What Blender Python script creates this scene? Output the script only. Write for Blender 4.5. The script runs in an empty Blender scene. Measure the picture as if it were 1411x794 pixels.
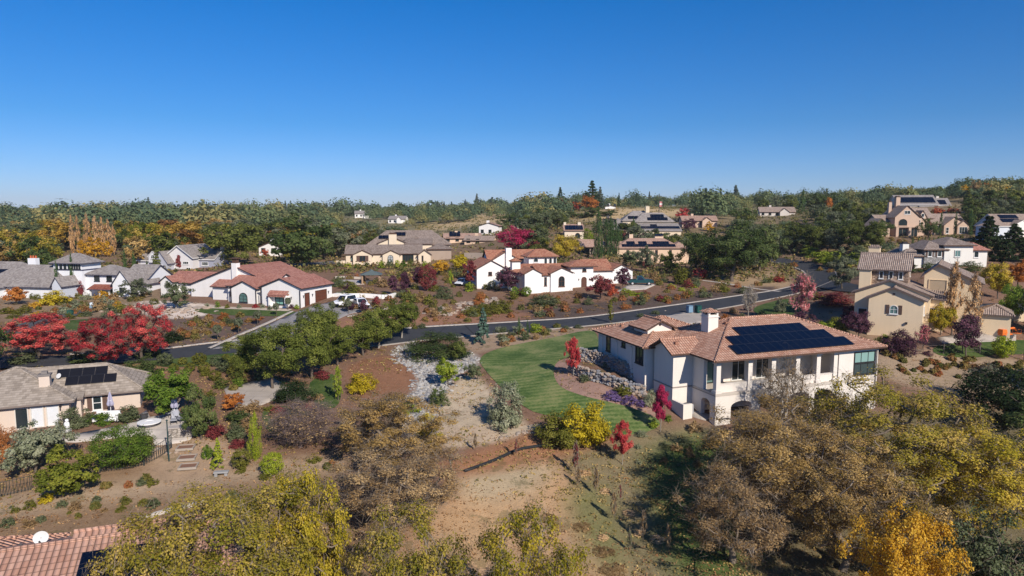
import numpy as np, math, random
F_PX=940.7; CXP=705.5; CYP=397.0; HCAM=22.0; PITCH=math.atan((397-292)/F_PX)
CP_,SP_=math.cos(PITCH),math.sin(PITCH)
def ray(px,py):
    u=(px-CXP)/F_PX; v=(CYP-py)/F_PX
    return np.array([u, CP_+v*SP_, -SP_+v*CP_])
def at_d(px,py,d):
    r=ray(px,py); return r/r[1]*d+np.array([0,0,HCAM])
def at_z(px,py,z):
    r=ray(px,py); return r*((z-HCAM)/r[2])+np.array([0,0,HCAM])
def proj(p):
    x,y,z=p[0],p[1],p[2]-HCAM
    w=y*CP_-z*SP_; v=y*SP_+z*CP_
    return CXP+x/w*F_PX, CYP-v/w*F_PX
# terrain control points: pixel and depth
GC=[(705,794,46),(300,794,43),(1100,794,45),(1411,794,47),(0,794,43),(0,690,52),(250,680,53),(450,690,52),(650,640,60),(900,650,60),(1150,650,61),(1411,640,63),
(60,600,62),(230,600,62),(450,600,64),(640,560,73),(800,600,66),(1000,577,69),(1210,552,77),(1411,520,86),(1300,495,92),
(0,470,92),(230,487,92),(300,480,94),(500,470,98),(640,457,104),(730,448,108),(830,440,113),(950,425,122),(1080,402,142),(1120,390,158),(1090,362,195),
(230,425,119),(400,428,114),(500,415,120),(600,420,122),(690,404,140),(860,398,142),(760,425,124),
(480,365,188),(600,362,190),(1190,462,100),(1290,458,98),(1385,440,106),(1000,378,170),(870,362,200),(880,335,250),(890,312,300),
(1260,325,232),(1310,322,232),(1395,328,200),(1330,366,142),(1400,385,135),(1210,372,150),(1180,335,215),
(50,412,132),(150,408,135),(240,372,172),(350,372,165),(0,352,220),(0,312,420),(300,312,420),(0,297,800),(300,296,800),(500,325,330),(700,328,300),
(500,302,560),(660,297,520),(700,292,700),(860,287,520),(820,293,420),(1000,285,480),(1100,293,340),(1200,280,420),(1310,272,330),(1390,268,330),(1250,290,280),
(700,288,1100),(1300,270,600),(0,294,1600),(1411,272,700),(1000,284,1200),(1411,284,1700),(600,291,2200),(760,470,97),(820,489,86),(850,520,77),(600,480,94),(560,520,82),
(780,326,225),(800,350,195),(1047,299,330),(940,313,280),(660,324,275),(612,336,240),(640,338,232),(489,300,520),(535,308,470),(357,352,205),(834,287,340),(698,318,330),(830,310,262),(908,296,320)]
_P=np.array([at_d(*c) for c in GC])
def _uw(x,y):
    y=np.maximum(y,25.0); return np.stack([np.clip(x/y,-1.6,1.6)*2.2,np.log(y)*1.6],-1)
_Q=_uw(_P[:,0],_P[:,1])
def _phi(r2): return 0.5*r2*np.log(r2+1e-12)
_n=len(_Q)
_A=np.zeros((_n+3,_n+3)); _d=((_Q[:,None]-_Q[None])**2).sum(-1); _A[:_n,:_n]=_phi(_d)+np.eye(_n)*0.004
_A[:_n,_n]=1; _A[:_n,_n+1:]=_Q; _A[_n,:_n]=1; _A[_n+1:,:_n]=_Q.T
_w=np.linalg.solve(_A,np.concatenate([_P[:,2],[0,0,0]]))
PADS=[]   # (cx,cy,yaw,ha,hb,z,blend): flattened ground under houses
def gz(x,y):
    x=np.asarray(x,float); y=np.asarray(y,float); sh=x.shape
    q=_uw(x.ravel(),y.ravel()); out=np.empty(len(q))
    for i in range(0,len(q),20000):
        d=((q[i:i+20000,None]-_Q[None])**2).sum(-1)
        out[i:i+20000]=_phi(d)@_w[:_n]+_w[_n]+q[i:i+20000]@_w[_n+1:]
    out=np.clip(out,-8,60)
    xr,yr=x.ravel(),y.ravel()
    for cx,cy,a,ha,hb,z,bl in PADS:
        dx,dy=xr-cx,yr-cy; c,s=math.cos(a),math.sin(a)
        la=np.abs(dx*c+dy*s)-ha; lb=np.abs(-dx*s+dy*c)-hb
        dd=np.maximum(0,np.maximum(la,lb)); t=np.clip(1-dd/bl,0,1); t=t*t*(3-2*t)
        out=out*(1-t)+z*t
    return out.reshape(sh)
_ds=np.exp(np.linspace(math.log(30),math.log(1500),420))
def hit(px,py):
    r=ray(px,py); r=r/r[1]
    P=r[None]*_ds[:,None]; g=gz(P[:,0],P[:,1])-(P[:,2]+HCAM)
    k=np.nonzero(g>0)[0]
    if len(k)==0: i=len(_ds)-1; lo=hi=_ds[-1]
    else:
        i=k[0]; lo=_ds[max(i-1,0)]; hi=_ds[i]
    ds=np.linspace(lo,hi,24); P=r[None]*ds[:,None]; g=gz(P[:,0],P[:,1])-(P[:,2]+HCAM)
    k=np.nonzero(g>0)[0]; d=ds[k[0]] if len(k) else hi
    p=r*d; return np.array([p[0],p[1],float(gz(p[0],p[1]))])
class Fr:
    "house frame: origin, yaw; a right along the front, b back"
    def __init__(s,o,yaw): s.o=np.array(o,float); s.y=math.radians(yaw); c,n=math.cos(s.y),math.sin(s.y); s.F=np.array([c,n,0]); s.B=np.array([-n,c,0])
    def w(s,a,b,z=0): return s.o+s.F*a+s.B*b+np.array([0,0,z])
    def loc(s,p): d=np.array(p)-s.o; return round(float(d@s.F),2),round(float(d@s.B),2),round(float(d[2]),2)
    def onb(s,px,py,b):   # ray with plane b=const
        r=ray(px,py); o=np.array([0,0,HCAM])-s.o; t=(b-o@s.B)/(r@s.B); return s.loc(np.array([0,0,HCAM])+r*t)
    def ona(s,px,py,a):
        r=ray(px,py); o=np.array([0,0,HCAM])-s.o; t=(a-o@s.F)/(r@s.F); return s.loc(np.array([0,0,HCAM])+r*t)
    def onz(s,px,py,z): return s.loc(at_z(px,py,s.o[2]+z))
    def pr(s,a,b,z): q=proj(s.w(a,b,z)); return round(q[0],1),round(q[1],1)
import bpy, bmesh
from mathutils import Vector, Matrix
sc=bpy.context.scene; COL=sc.collection
R=math.radians
# ------------------------------------------------------------------ materials
def nt(name):
    m=bpy.data.materials.new(name); m.use_nodes=True; t=m.node_tree; b=t.nodes['Principled BSDF']
    b.inputs['Roughness'].default_value=.85; b.inputs['Specular IOR Level'].default_value=.25
    return m,t,b
def N(t,kind,**k):
    n=t.nodes.new(kind)
    for a,v in k.items():
        if a in n.inputs.keys(): n.inputs[a].default_value=v
        else: setattr(n,a,v)
    return n
def ramp(t,fac,stops):
    r=t.nodes.new('ShaderNodeValToRGB'); e=r.color_ramp.elements
    while len(e)<len(stops): e.new(.5)
    for q,(p,c) in zip(e,stops): q.position=p; q.color=(*c,1)
    t.links.new(fac,r.inputs[0]); return r.outputs[0]
def mix(t,f,a,b,mode='MIX'):
    m=t.nodes.new('ShaderNodeMix'); m.data_type='RGBA'; m.blend_type=mode
    for s,v in ((m.inputs[0],f),(m.inputs[6],a),(m.inputs[7],b)):
        if hasattr(v,'links') or hasattr(v,'is_linked'): t.links.new(v,s)
        elif isinstance(v,(int,float)): s.default_value=v
        else: s.default_value=(*v,1)
    return m.outputs[2]
def mth(t,op,a,b=0.0,c=0.0):
    m=t.nodes.new('ShaderNodeMath'); m.operation=op
    for i,v in enumerate((a,b,c)):
        if isinstance(v,(int,float)): m.inputs[i].default_value=v
        else: t.links.new(v,m.inputs[i])
    return m.outputs[0]
def noise(t,scale,detail=3,vec=None,rough=.55):
    n=N(t,'ShaderNodeTexNoise'); n.inputs['Scale'].default_value=scale; n.inputs['Detail'].default_value=detail; n.inputs['Roughness'].default_value=rough
    if vec is not None: t.links.new(vec,n.inputs['Vector'])
    return n.outputs[0]
def bump(t,b,h,strength=.5,dist=.05):
    k=N(t,'ShaderNodeBump'); k.inputs['Strength'].default_value=strength; k.inputs['Distance'].default_value=dist
    t.links.new(h,k.inputs['Height']); t.links.new(k.outputs[0],b.inputs['Normal'])
def objco(t): return N(t,'ShaderNodeTexCoord').outputs['Object']
def geopos(t): return N(t,'ShaderNodeNewGeometry').outputs['Position']
MC={}
def memo(f):
    def g(*a,**k):
        key=(f.__name__,a,tuple(sorted(k.items())))
        if key not in MC: MC[key]=f(*a,**k)
        return MC[key]
    return g
@memo
def plain(c,rough=.8,spec=.25,var=.12,metal=0):
    m,t,b=nt('plain'); b.inputs['Roughness'].default_value=rough; b.inputs['Specular IOR Level'].default_value=spec; b.inputs['Metallic'].default_value=metal
    n=noise(t,2.3,4,objco(t)); v=mth(t,'MULTIPLY_ADD',n,2*var,1-var)
    t.links.new(mix(t,1.0,c,(0,0,0),'MIX') if False else _scale(t,c,v),b.inputs['Base Color']); return m
def _scale(t,c,v):
    k=t.nodes.new('ShaderNodeVectorMath'); k.operation='SCALE'
    if hasattr(c,'is_linked'): t.links.new(c,k.inputs[0])
    else: k.inputs[0].default_value=c
    if isinstance(v,(int,float)): k.inputs['Scale'].default_value=v
    else: t.links.new(v,k.inputs['Scale'])
    return k.outputs[0]
@memo
def stucco(c):
    m,t,b=nt('stucco'); o=objco(t); b.inputs['Roughness'].default_value=.92
    n1=noise(t,.45,4,o); n2=noise(t,7,3,o)
    # rain streaks: noise stretched along z
    mp=N(t,'ShaderNodeMapping'); t.links.new(o,mp.inputs[0]); mp.inputs['Scale'].default_value=(2.2,2.2,.16)
    n3=noise(t,1,3,mp.outputs[0])
    v=mth(t,'ADD',mth(t,'MULTIPLY_ADD',n1,.16,.80),mth(t,'ADD',mth(t,'MULTIPLY',n2,.07),mth(t,'MULTIPLY',n3,.12)))
    t.links.new(_scale(t,c,v),b.inputs['Base Color']); bump(t,b,n2,.15,.02); return m
@memo
def tile(c1,c2,c3,pitch=.3,row=.42,barrel=True,dark=.45,streak=.3):
    m,t,b=nt('roof_tile'); uv=N(t,'ShaderNodeUVMap'); uv.uv_map='UVMap'; s=N(t,'ShaderNodeSeparateXYZ'); t.links.new(uv.outputs[0],s.inputs[0])
    u=mth(t,'DIVIDE',s.outputs[0],pitch); v=mth(t,'DIVIDE',s.outputs[1],row)
    fv=mth(t,'FRACT',v)
    if not barrel:  # flat tile: offset alternate rows
        u=mth(t,'ADD',u,mth(t,'MULTIPLY',mth(t,'MODULO',mth(t,'FLOOR',v),2.0),.5))
    fu=mth(t,'FRACT',u)
    cell=N(t,'ShaderNodeCombineXYZ'); t.links.new(mth(t,'FLOOR',u),cell.inputs[0]); t.links.new(mth(t,'FLOOR',v),cell.inputs[1])
    w=N(t,'ShaderNodeTexWhiteNoise'); w.noise_dimensions='2D'; t.links.new(cell.outputs[0],w.inputs['Vector'])
    big=noise(t,.25,4,uv.outputs[0]); mid=noise(t,1.3,3,uv.outputs[0])
    f=mth(t,'ADD',mth(t,'MULTIPLY',w.outputs[0],.55),mth(t,'ADD',mth(t,'MULTIPLY',big,streak*1.6),mth(t,'MULTIPLY',mid,.28-streak*.3)))
    col=ramp(t,f,[(.2,c1),(.5,c2),(.85,c3)])
    edge=mth(t,'GREATER_THAN',fv,.86)  # painted shadow of the row step; barrel valleys darkened likewise below
    if barrel:
        h=mth(t,'SINE',mth(t,'MULTIPLY',fu,math.pi)); gap=mth(t,'LESS_THAN',h,.28)
        hh=mth(t,'ADD',mth(t,'MULTIPLY',h,1.0),mth(t,'MULTIPLY',fv,.5))
        k=mth(t,'SUBTRACT',1.0,mth(t,'MULTIPLY',mth(t,'MAXIMUM',gap,mth(t,'MULTIPLY',edge,.8)),1-dark))
        bump(t,b,hh,.9,pitch*.35)
    else:
        gap=mth(t,'LESS_THAN',fu,.05); hh=fv
        k=mth(t,'SUBTRACT',1.0,mth(t,'MULTIPLY',mth(t,'MAXIMUM',mth(t,'MULTIPLY',gap,.6),edge),1-dark)); bump(t,b,hh,.7,.06)
    t.links.new(_scale(t,col,k),b.inputs['Base Color']); return m
@memo
def stone(c1,c2,c3,scale=2.2,mort=.5):
    m,t,b=nt('stone_veneer'); o=objco(t)
    mp=N(t,'ShaderNodeMapping'); t.links.new(o,mp.inputs[0]); mp.inputs['Scale'].default_value=(1,1,1.7)
    v=N(t,'ShaderNodeTexVoronoi'); v.inputs['Scale'].default_value=scale; t.links.new(mp.outputs[0],v.inputs['Vector'])
    e=N(t,'ShaderNodeTexVoronoi'); e.feature='DISTANCE_TO_EDGE'; e.inputs['Scale'].default_value=scale; t.links.new(mp.outputs[0],e.inputs['Vector'])
    s=N(t,'ShaderNodeSeparateColor'); t.links.new(v.outputs['Color'],s.inputs[0])
    col=ramp(t,s.outputs[0],[(0,c1),(.5,c2),(1,c3)])
    g=mth(t,'LESS_THAN',e.outputs['Distance'],.06)
    col=mix(t,g,col,tuple(x*mort for x in c2)); t.links.new(_scale(t,col,mth(t,'MULTIPLY_ADD',noise(t,9,3,o),.5,.75)),b.inputs['Base Color'])
    bump(t,b,e.outputs['Distance'],.8,.12); return m
@memo
def glass(c=(.02,.03,.035),rough=.06):
    m,t,b=nt('window_glass'); b.inputs['Base Color'].default_value=(*c,1); b.inputs['Roughness'].default_value=rough; b.inputs['Specular IOR Level'].default_value=.7; return m
@memo
def solar():
    m,t,b=nt('solar_cells'); uv=N(t,'ShaderNodeUVMap'); uv.uv_map='UVMap'; s=N(t,'ShaderNodeSeparateXYZ'); t.links.new(uv.outputs[0],s.inputs[0])
    a=mth(t,'LESS_THAN',mth(t,'FRACT',mth(t,'DIVIDE',s.outputs[0],.16)),.06); c=mth(t,'LESS_THAN',mth(t,'FRACT',mth(t,'DIVIDE',s.outputs[1],.16)),.06)
    col=mix(t,mth(t,'MAXIMUM',a,c),(.0015,.0045,.016),(.003,.007,.020)); t.links.new(col,b.inputs['Base Color'])
    b.inputs['Roughness'].default_value=.3; b.inputs['Specular IOR Level'].default_value=.22; return m
@memo
def leafm(c1,c2,c3,var=.25,trans=.35):
    m,t,b=nt('foliage'); b.inputs['Roughness'].default_value=.75; b.inputs['Specular IOR Level'].default_value=.15
    a=N(t,'ShaderNodeAttribute'); a.attribute_name='v'
    oi=N(t,'ShaderNodeObjectInfo'); f=mth(t,'ADD',a.outputs['Fac'],mth(t,'MULTIPLY_ADD',oi.outputs['Random'],var,-var/2))
    col=ramp(t,f,[(.08,c1),(.5,c2),(.95,c3)])
    tr=N(t,'ShaderNodeBsdfTranslucent'); ms=N(t,'ShaderNodeMixShader'); ms.inputs[0].default_value=trans
    t.links.new(col,b.inputs['Base Color']); t.links.new(col,tr.inputs[0])
    t.links.new(b.outputs[0],ms.inputs[1]); t.links.new(tr.outputs[0],ms.inputs[2]); t.links.new(ms.outputs[0],t.nodes['Material Output'].inputs[0]); return m
@memo
def bark(c):
    m,t,b=nt('bark'); o=objco(t); mp=N(t,'ShaderNodeMapping'); t.links.new(o,mp.inputs[0]); mp.inputs['Scale'].default_value=(6,6,1.5)
    n=noise(t,3,5,mp.outputs[0]); t.links.new(_scale(t,c,mth(t,'MULTIPLY_ADD',n,1.2,.4)),b.inputs['Base Color']); bump(t,b,n,.6,.05); return m
# ------------------------------------------------------------------ objects
def tag(o,label=None,cat=None,group=None,kind=None):
    if label: o['label']=label
    if cat: o['category']=cat
    if group: o['group']=group
    if kind: o['kind']=kind
    return o
def empty(name,loc,rz=0):
    o=bpy.data.objects.new(name,None); COL.objects.link(o); o.location=loc; o.rotation_euler=(0,0,rz); o.empty_display_size=.3; return o
class MB:
    "collects polygons with material slots; build() makes one mesh object"
    def __init__(s): s.v=[]; s.f=[]; s.mi=[]; s.uv=[]
    def poly(s,pts,mi=0,uv=None):
        i=len(s.v); s.v+= [tuple(map(float,p)) for p in pts]; s.f.append(tuple(range(i,i+len(pts)))); s.mi.append(mi); s.uv.append(uv); return s
    def mesh(s,V,F,mi=0):
        i=len(s.v); s.v+=[tuple(map(float,p)) for p in V]; 
        for f in F: s.f.append(tuple(k+i for k in f)); s.mi.append(mi); s.uv.append(None)
        return s
    def box(s,x0,x1,y0,y1,z0,z1,mi=0,taper=0):
        t=taper; V=[(x0,y0,z0),(x1,y0,z0),(x1,y1,z0),(x0,y1,z0),(x0+t,y0+t,z1),(x1-t,y0+t,z1),(x1-t,y1-t,z1),(x0+t,y1-t,z1)]
        return s.mesh(V,[(0,3,2,1),(4,5,6,7),(0,1,5,4),(1,2,6,5),(2,3,7,6),(3,0,4,7)],mi)
    def prism(s,pts,vec,mi=0):
        "extrude a planar polygon along vec"
        n=len(pts); A=[Vector(p) for p in pts]; B=[p+Vector(vec) for p in A]
        return s.mesh(A+B,[tuple(range(n))[::-1],tuple(range(n,2*n))]+[(i,(i+1)%n,n+(i+1)%n,n+i) for i in range(n)],mi)
    def tube(s,p,q,r0,r1=None,n=8,mi=0,cap=True):
        r1=r0 if r1 is None else r1; p=Vector(p); q=Vector(q); d=(q-p)
        if d.length<1e-6: return s
        d.normalize(); u=d.orthogonal().normalized(); w=d.cross(u)
        V=[p+(u*math.cos(a)+w*math.sin(a))*r0 for a in [2*math.pi*i/n for i in range(n)]]+[q+(u*math.cos(a)+w*math.sin(a))*r1 for a in [2*math.pi*i/n for i in range(n)]]
        F=[(i,(i+1)%n,n+(i+1)%n,n+i) for i in range(n)]
        if cap: F+=[tuple(range(n))[::-1],tuple(range(n,2*n))]
        return s.mesh(V,F,mi)
    def lathe(s,prof,n=16,mi=0,c=(0,0,0)):
        V=[];F=[]
        for r,z in prof: V+=[(c[0]+r*math.cos(2*math.pi*i/n),c[1]+r*math.sin(2*math.pi*i/n),c[2]+z) for i in range(n)]
        for k in range(len(prof)-1):
            for i in range(n): F.append((k*n+i,k*n+(i+1)%n,(k+1)*n+(i+1)%n,(k+1)*n+i))
        F.append(tuple(range(n))[::-1]); F.append(tuple((len(prof)-1)*n+i for i in range(n)))
        return s.mesh(V,F,mi)
    def blob(s,c,r,sub=2,mi=0,amp=.25,seed=0):
        bm=bmesh.new(); bmesh.ops.create_icosphere(bm,subdivisions=sub,radius=1); rg=random.Random(seed); o=Vector((rg.uniform(-9,9),rg.uniform(-9,9),rg.uniform(-9,9)))
        from mathutils import noise as mn
        V=[]
        for v in bm.verts:
            k=1+amp*mn.noise(v.co*1.6+o)*1.6; V.append((c[0]+v.co.x*r[0]*k,c[1]+v.co.y*r[1]*k,c[2]+v.co.z*r[2]*k))
        bm.verts.index_update(); F=[tuple(v.index for v in f.verts) for f in bm.faces]; bm.free(); return s.mesh(V,F,mi)
    def build(s,name,mats,parent=None,label=None,cat=None,group=None,kind=None,loc=None,rz=None,autouv=True,smooth=False,bevel=0):
        me=bpy.data.meshes.new(name); me.from_pydata(s.v,[],s.f)
        if not isinstance(mats,(list,tuple)): mats=[mats]
        for m in mats: me.materials.append(m)
        me.polygons.foreach_set('material_index',s.mi)
        if smooth: me.polygons.foreach_set('use_smooth',[True]*len(s.f))
        if autouv:
            ul=me.uv_layers.new(name='UVMap'); Z=Vector((0,0,1))
            for k,p in enumerate(me.polygons):
                n=p.normal; u=Z.cross(n)
                u=Vector((1,0,0)) if u.length<1e-4 else u.normalized()
                w=u.cross(n) if abs(n.z)<.9999 else Vector((0,1,0))
                for j,li in enumerate(p.loop_indices):
                    co=me.vertices[me.loops[li].vertex_index].co
                    ul.data[li].uv=s.uv[k][j] if s.uv[k] else (co.dot(u),co.dot(w))
        o=bpy.data.objects.new(name,me); COL.objects.link(o)
        if parent: o.parent=parent
        if loc is not None: o.location=loc
        if rz is not None: o.rotation_euler=(0,0,rz)
        if bevel:
            md=o.modifiers.new('edge','BEVEL'); md.width=bevel; md.segments=1; md.limit_method='ANGLE'
        return tag(o,label,cat,group,kind)
def copyo(o,parent=None):
    c=o.copy(); COL.objects.link(c); c.parent=parent
    for ch in o.children: copyo(ch,c)
    return c
def g(px,py):
    h=hit(px,py); return Vector(h)
# ------------------------------------------------------------------ ground
def catmull(P,closed=False,step=4):
    P=[np.array(p,float) for p in P]; n=len(P); out=[]
    for i in range(n if closed else n-1):
        p0,p1,p2,p3=(P[(i-1)%n],P[i],P[(i+1)%n],P[(i+2)%n]) if closed else (P[max(i-1,0)],P[i],P[i+1],P[min(i+2,n-1)])
        for k in range(step):
            t=k/step; out.append(.5*((2*p1)+(-p0+p2)*t+(2*p0-5*p1+4*p2-p3)*t*t+(-p0+3*p1-3*p2+p3)*t**3))
    if not closed: out.append(P[-1])
    return out
def wpoly(pts,smooth=True):
    w=[hit(*p)[:2] for p in pts]; return catmull(w,True,3) if smooth else w
def inside(poly,X,Y):
    poly=np.array(poly); n=len(poly); ins=np.zeros(X.shape,bool); dist=np.full(X.shape,1e9)
    for i in range(n):
        x0,y0=poly[i]; x1,y1=poly[(i+1)%n]
        c=((y0>Y)!=(y1>Y)); xs=(x1-x0)*(Y-y0)/(y1-y0+1e-12)+x0; ins^=c&(X<xs)
        dx,dy=x1-x0,y1-y0; t=np.clip(((X-x0)*dx+(Y-y0)*dy)/(dx*dx+dy*dy+1e-12),0,1); dist=np.minimum(dist,np.hypot(X-x0-t*dx,Y-y0-t*dy))
    return ins,dist
MULCH=(.155,.092,.063); DIRT=(.33,.21,.118); DRY=(.23,.165,.105); SANDC=(.37,.30,.215); OLIVE=(.125,.115,.055); RED=(.23,.115,.062); GRASS=(.07,.10,.028); GOLD=(.37,.27,.15); PALE=(.25,.185,.125); DARKM=(.075,.055,.048)
ZONES=[ # pixel outline, colour, feather in metres
 ([(-40,600),(200,640),(470,632),(500,700),(520,810),(-40,810)],(.175,.115,.07),2.0),
 ([(-20,690),(120,670),(300,648),(460,628),(460,648),(300,668),(150,693),(-20,716)],(.27,.20,.135),1.2),
 ([(200,620),(300,600),(340,640),(250,665),(210,655)],(.27,.19,.125),1.2),
 ([(560,810),(590,720),(640,660),(700,640),(775,635),(815,690),(850,740),(890,810)],DIRT,1.5),
 ([(600,735),(660,690),(730,665),(760,700),(700,760),(640,800)],(.34,.225,.125),2.5),
 ([(640,655),(720,640),(760,650),(720,680),(650,690)],(.30,.235,.15),1.2),
 ([(780,625),(870,595),(980,590),(1030,650),(1030,810),(880,810),(815,690)],(.165,.135,.075),1.5),
 ([(890,630),(985,600),(1040,690),(1040,800),(930,790),(900,700)],GRASS,1.5),
 ([(780,690),(830,670),(870,760),(830,790)],(.15,.14,.06),1.2),
 ([(610,640),(690,610),(755,592),(850,602),(775,628),(640,656)],RED,.9),
 ([(590,600),(612,545),(650,515),(690,555),(725,590),(640,608)],SANDC,.5),
 ([(545,480),(575,472),(600,492),(650,486),(660,502),(625,520),(600,560),(575,580),(555,560),(575,520),(545,500)],(.28,.255,.225),.5),
 ([(535,560),(590,545),(600,600),(560,600)],SANDC,.7),
 ([(480,505),(545,490),(575,525),(530,560),(490,545)],(.19,.095,.055),.6),
 ([(1210,488),(1300,487),(1411,498),(1440,550),(1330,545),(1215,520)],PALE,1.0),
 ([(1060,600),(1411,560),(1440,700),(1411,810),(1060,810)],(.12,.10,.055),2),
 ([(1000,378),(1060,372),(1092,385),(1085,398),(1040,398),(990,388)],(.27,.19,.115),1.2),
 ([(690,440),(720,428),(900,408),(1060,395),(1050,405),(950,418),(830,432),(700,446)],DARKM,.9),
 ([(470,440),(600,425),(720,430),(720,442),(620,452),(500,462)],(.20,.105,.068),1.5),
 ([(460,380),(640,375),(700,400),(600,425),(520,420),(500,400)],(.155,.095,.065),2),
 ([(0,395),(200,390),(215,420),(100,440),(0,440)],(.20,.145,.095),2),
 ([(230,440),(330,430),(390,440),(300,475),(240,482)],(.10,.07,.06),1),
 ([(195,415),(290,420),(295,432),(230,440),(195,430)],(.48,.41,.35),.6),
 ([(760,500),(785,495),(830,530),(900,560),(905,575),(850,560),(790,545),(765,525)],(.26,.165,.13),.4),
 ([(210,495),(340,490),(345,530),(260,545),(215,520)],(.17,.10,.062),1),
 ([(640,300),(672,293),(705,296),(700,306),(650,310)],GOLD,8),
 ([(580,312),(620,303),(660,300),(650,310),(600,318)],GOLD,6),
 ([(790,296),(840,288),(940,289),(945,296),(880,302),(800,305)],GOLD,8),
 ([(1195,340),(1330,335),(1330,352),(1200,360)],(.22,.17,.09),4),
 ([(1040,440),(1200,430),(1210,480),(1100,470)],(.20,.135,.09),1.5),
 ([(640,465),(800,452),(815,458),(700,478),(650,486)],(.25,.18,.125),.8),
 ([(560,590),(720,585),(700,605),(600,618)],(.36,.28,.20),.5),
]
def ground_material():
    m,t,b=nt('ground_soil'); a=N(t,'ShaderNodeAttribute'); a.attribute_name='soil'; p=geopos(t)
    n1=noise(t,.12,5,p); n2=noise(t,.9,6,p,.65); n3=noise(t,6,4,p,.7); n4=noise(t,22,2,p)
    v=mth(t,'ADD',mth(t,'MULTIPLY_ADD',n1,.5,.10),mth(t,'ADD',mth(t,'MULTIPLY',n2,.55),mth(t,'ADD',mth(t,'MULTIPLY',n3,.42),mth(t,'MULTIPLY',n4,.3))))
    c=_scale(t,a.outputs['Color'],mth(t,'MULTIPLY',v,1.35))
    # scattered dry tufts and leaf litter
    sp=mth(t,'MULTIPLY',mth(t,'GREATER_THAN',n3,.60),.45); c=mix(t,sp,c,(.32,.24,.15)); c=mix(t,mth(t,'MULTIPLY',mth(t,'LESS_THAN',noise(t,1.7,6,p,.75),.41),.55),c,_scale(t,c,.55))
    gs=mth(t,'MULTIPLY',mth(t,'GREATER_THAN',noise(t,.35,5,p,.7),.60),.4); c=mix(t,gs,c,(.10,.10,.04))
    t.links.new(c,b.inputs['Base Color']); b.inputs['Roughness'].default_value=.97; b.inputs['Specular IOR Level'].default_value=.08
    bump(t,b,mth(t,'ADD',n3,mth(t,'MULTIPLY',n2,.7)),.8,.09); return m
def build_ground():
    ys=[18.0]
    while ys[-1]<150: ys.append(ys[-1]+.38)
    while ys[-1]<5200: ys.append(ys[-1]*1.028)
    ys=np.array(ys); us=np.linspace(-1.35,1.35,470); Y,U=np.meshgrid(ys,us,indexing='ij'); X=U*np.maximum(Y,60)+0*U; Z=gz(X,Y)
    far=np.clip((Y-150)/250,0,1)[...,None]; col=np.array(MULCH)*(1-far)+np.array((.17,.15,.085))*far
    for pts,c,f in ZONES:
        w=np.array(wpoly(pts)); lo=w.min(0)-f*1.5; hi=w.max(0)+f*1.5
        s=(X>lo[0])&(X<hi[0])&(Y>lo[1])&(Y<hi[1])
        if not s.any(): continue
        ins,d=inside(w,X[s],Y[s]); k=np.where(ins,.5+.5*np.clip(d/f,0,1),.5-.5*np.clip(d/f,0,1))[:,None]
        col[s]=col[s]*(1-k)+np.array(c)*k
    for w in SINK:
        w=np.array(w); lo=w.min(0)-1; hi=w.max(0)+1; s=(X>lo[0])&(X<hi[0])&(Y>lo[1])&(Y<hi[1])
        if s.any():
            ins,d=inside(w,X[s],Y[s]); zz=Z[s]; zz=zz-np.where(ins,.05+.25*np.clip(d/.8,0,1),0); Z[s]=zz
    # small roughness away from built sheets
    V=np.stack([X,Y,Z],-1).reshape(-1,3); nr,nc=Y.shape
    i=np.arange(nr-1)[:,None]*nc+np.arange(nc-1)[None]; F=np.stack([i,i+1,i+nc+1,i+nc],-1).reshape(-1,4)
    me=fastmesh('ground',V,F); a=me.attributes.new('soil','FLOAT_COLOR','POINT'); a.data.foreach_set('color',np.concatenate([col.reshape(-1,3),np.ones((len(V),1))],1).astype(np.float32).ravel())
    me.polygons.foreach_set('use_smooth',np.ones(len(F),bool)); me.materials.append(ground_material())
    o=bpy.data.objects.new('ground',me); COL.objects.link(o); tag(o,kind='structure')
def fastmesh(name,V,F):
    me=bpy.data.meshes.new(name); F=np.asarray(F,np.int32); k=F.shape[1]; me.vertices.add(len(V)); me.vertices.foreach_set('co',np.asarray(V,np.float32).ravel())
    me.loops.add(F.size); me.loops.foreach_set('vertex_index',F.ravel()); me.polygons.add(len(F)); me.polygons.foreach_set('loop_start',np.arange(0,F.size,k,dtype=np.int32)); me.polygons.foreach_set('loop_total',np.full(len(F),k,np.int32)); me.update(calc_edges=True); return me
SINK=[]; SHEETS=[]
def sheet(name,outline,mat,dz=.03,step=1.5,thick=0,kind='structure',label=None,cat=None,sink=False):
    "flat area draped on the terrain; outline in world xy"
    SHEETS.append(outline); bm=bmesh.new(); vs=[bm.verts.new((x,y,0)) for x,y in outline]; f=bm.faces.new(vs)
    bm.normal_update()
    if f.normal.z<0: f.normal_flip()
    bmesh.ops.triangulate(bm,faces=bm.faces[:])
    A=np.array(outline); lo,hi=A.min(0),A.max(0)
    for ax in (0,1):
        x=lo[ax]+step
        while x<hi[ax]:
            co=[0,0,0]; co[ax]=x; no=[0,0,0]; no[ax]=1; bmesh.ops.bisect_plane(bm,geom=bm.verts[:]+bm.edges[:]+bm.faces[:],plane_co=co,plane_no=no); x+=step
    if thick:
        ed=[e for e in bm.edges if e.is_boundary]; r=bmesh.ops.extrude_edge_only(bm,edges=ed); low=set(v for v in r['geom'] if isinstance(v,bmesh.types.BMVert))
    else: low=set()
    bm.verts.ensure_lookup_table(); xy=np.array([v.co[:2] for v in bm.verts]); z=gz(xy[:,0],xy[:,1])
    for v,h in zip(bm.verts,z): v.co.z=h+dz-(thick if v in low else 0)
    me=bpy.data.meshes.new(name); bm.to_mesh(me); bm.free(); me.polygons.foreach_set('use_smooth',[True]*len(me.polygons)); me.materials.append(mat)
    o=bpy.data.objects.new(name,me); COL.objects.link(o); return tag(o,label,cat,None,kind)
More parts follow.
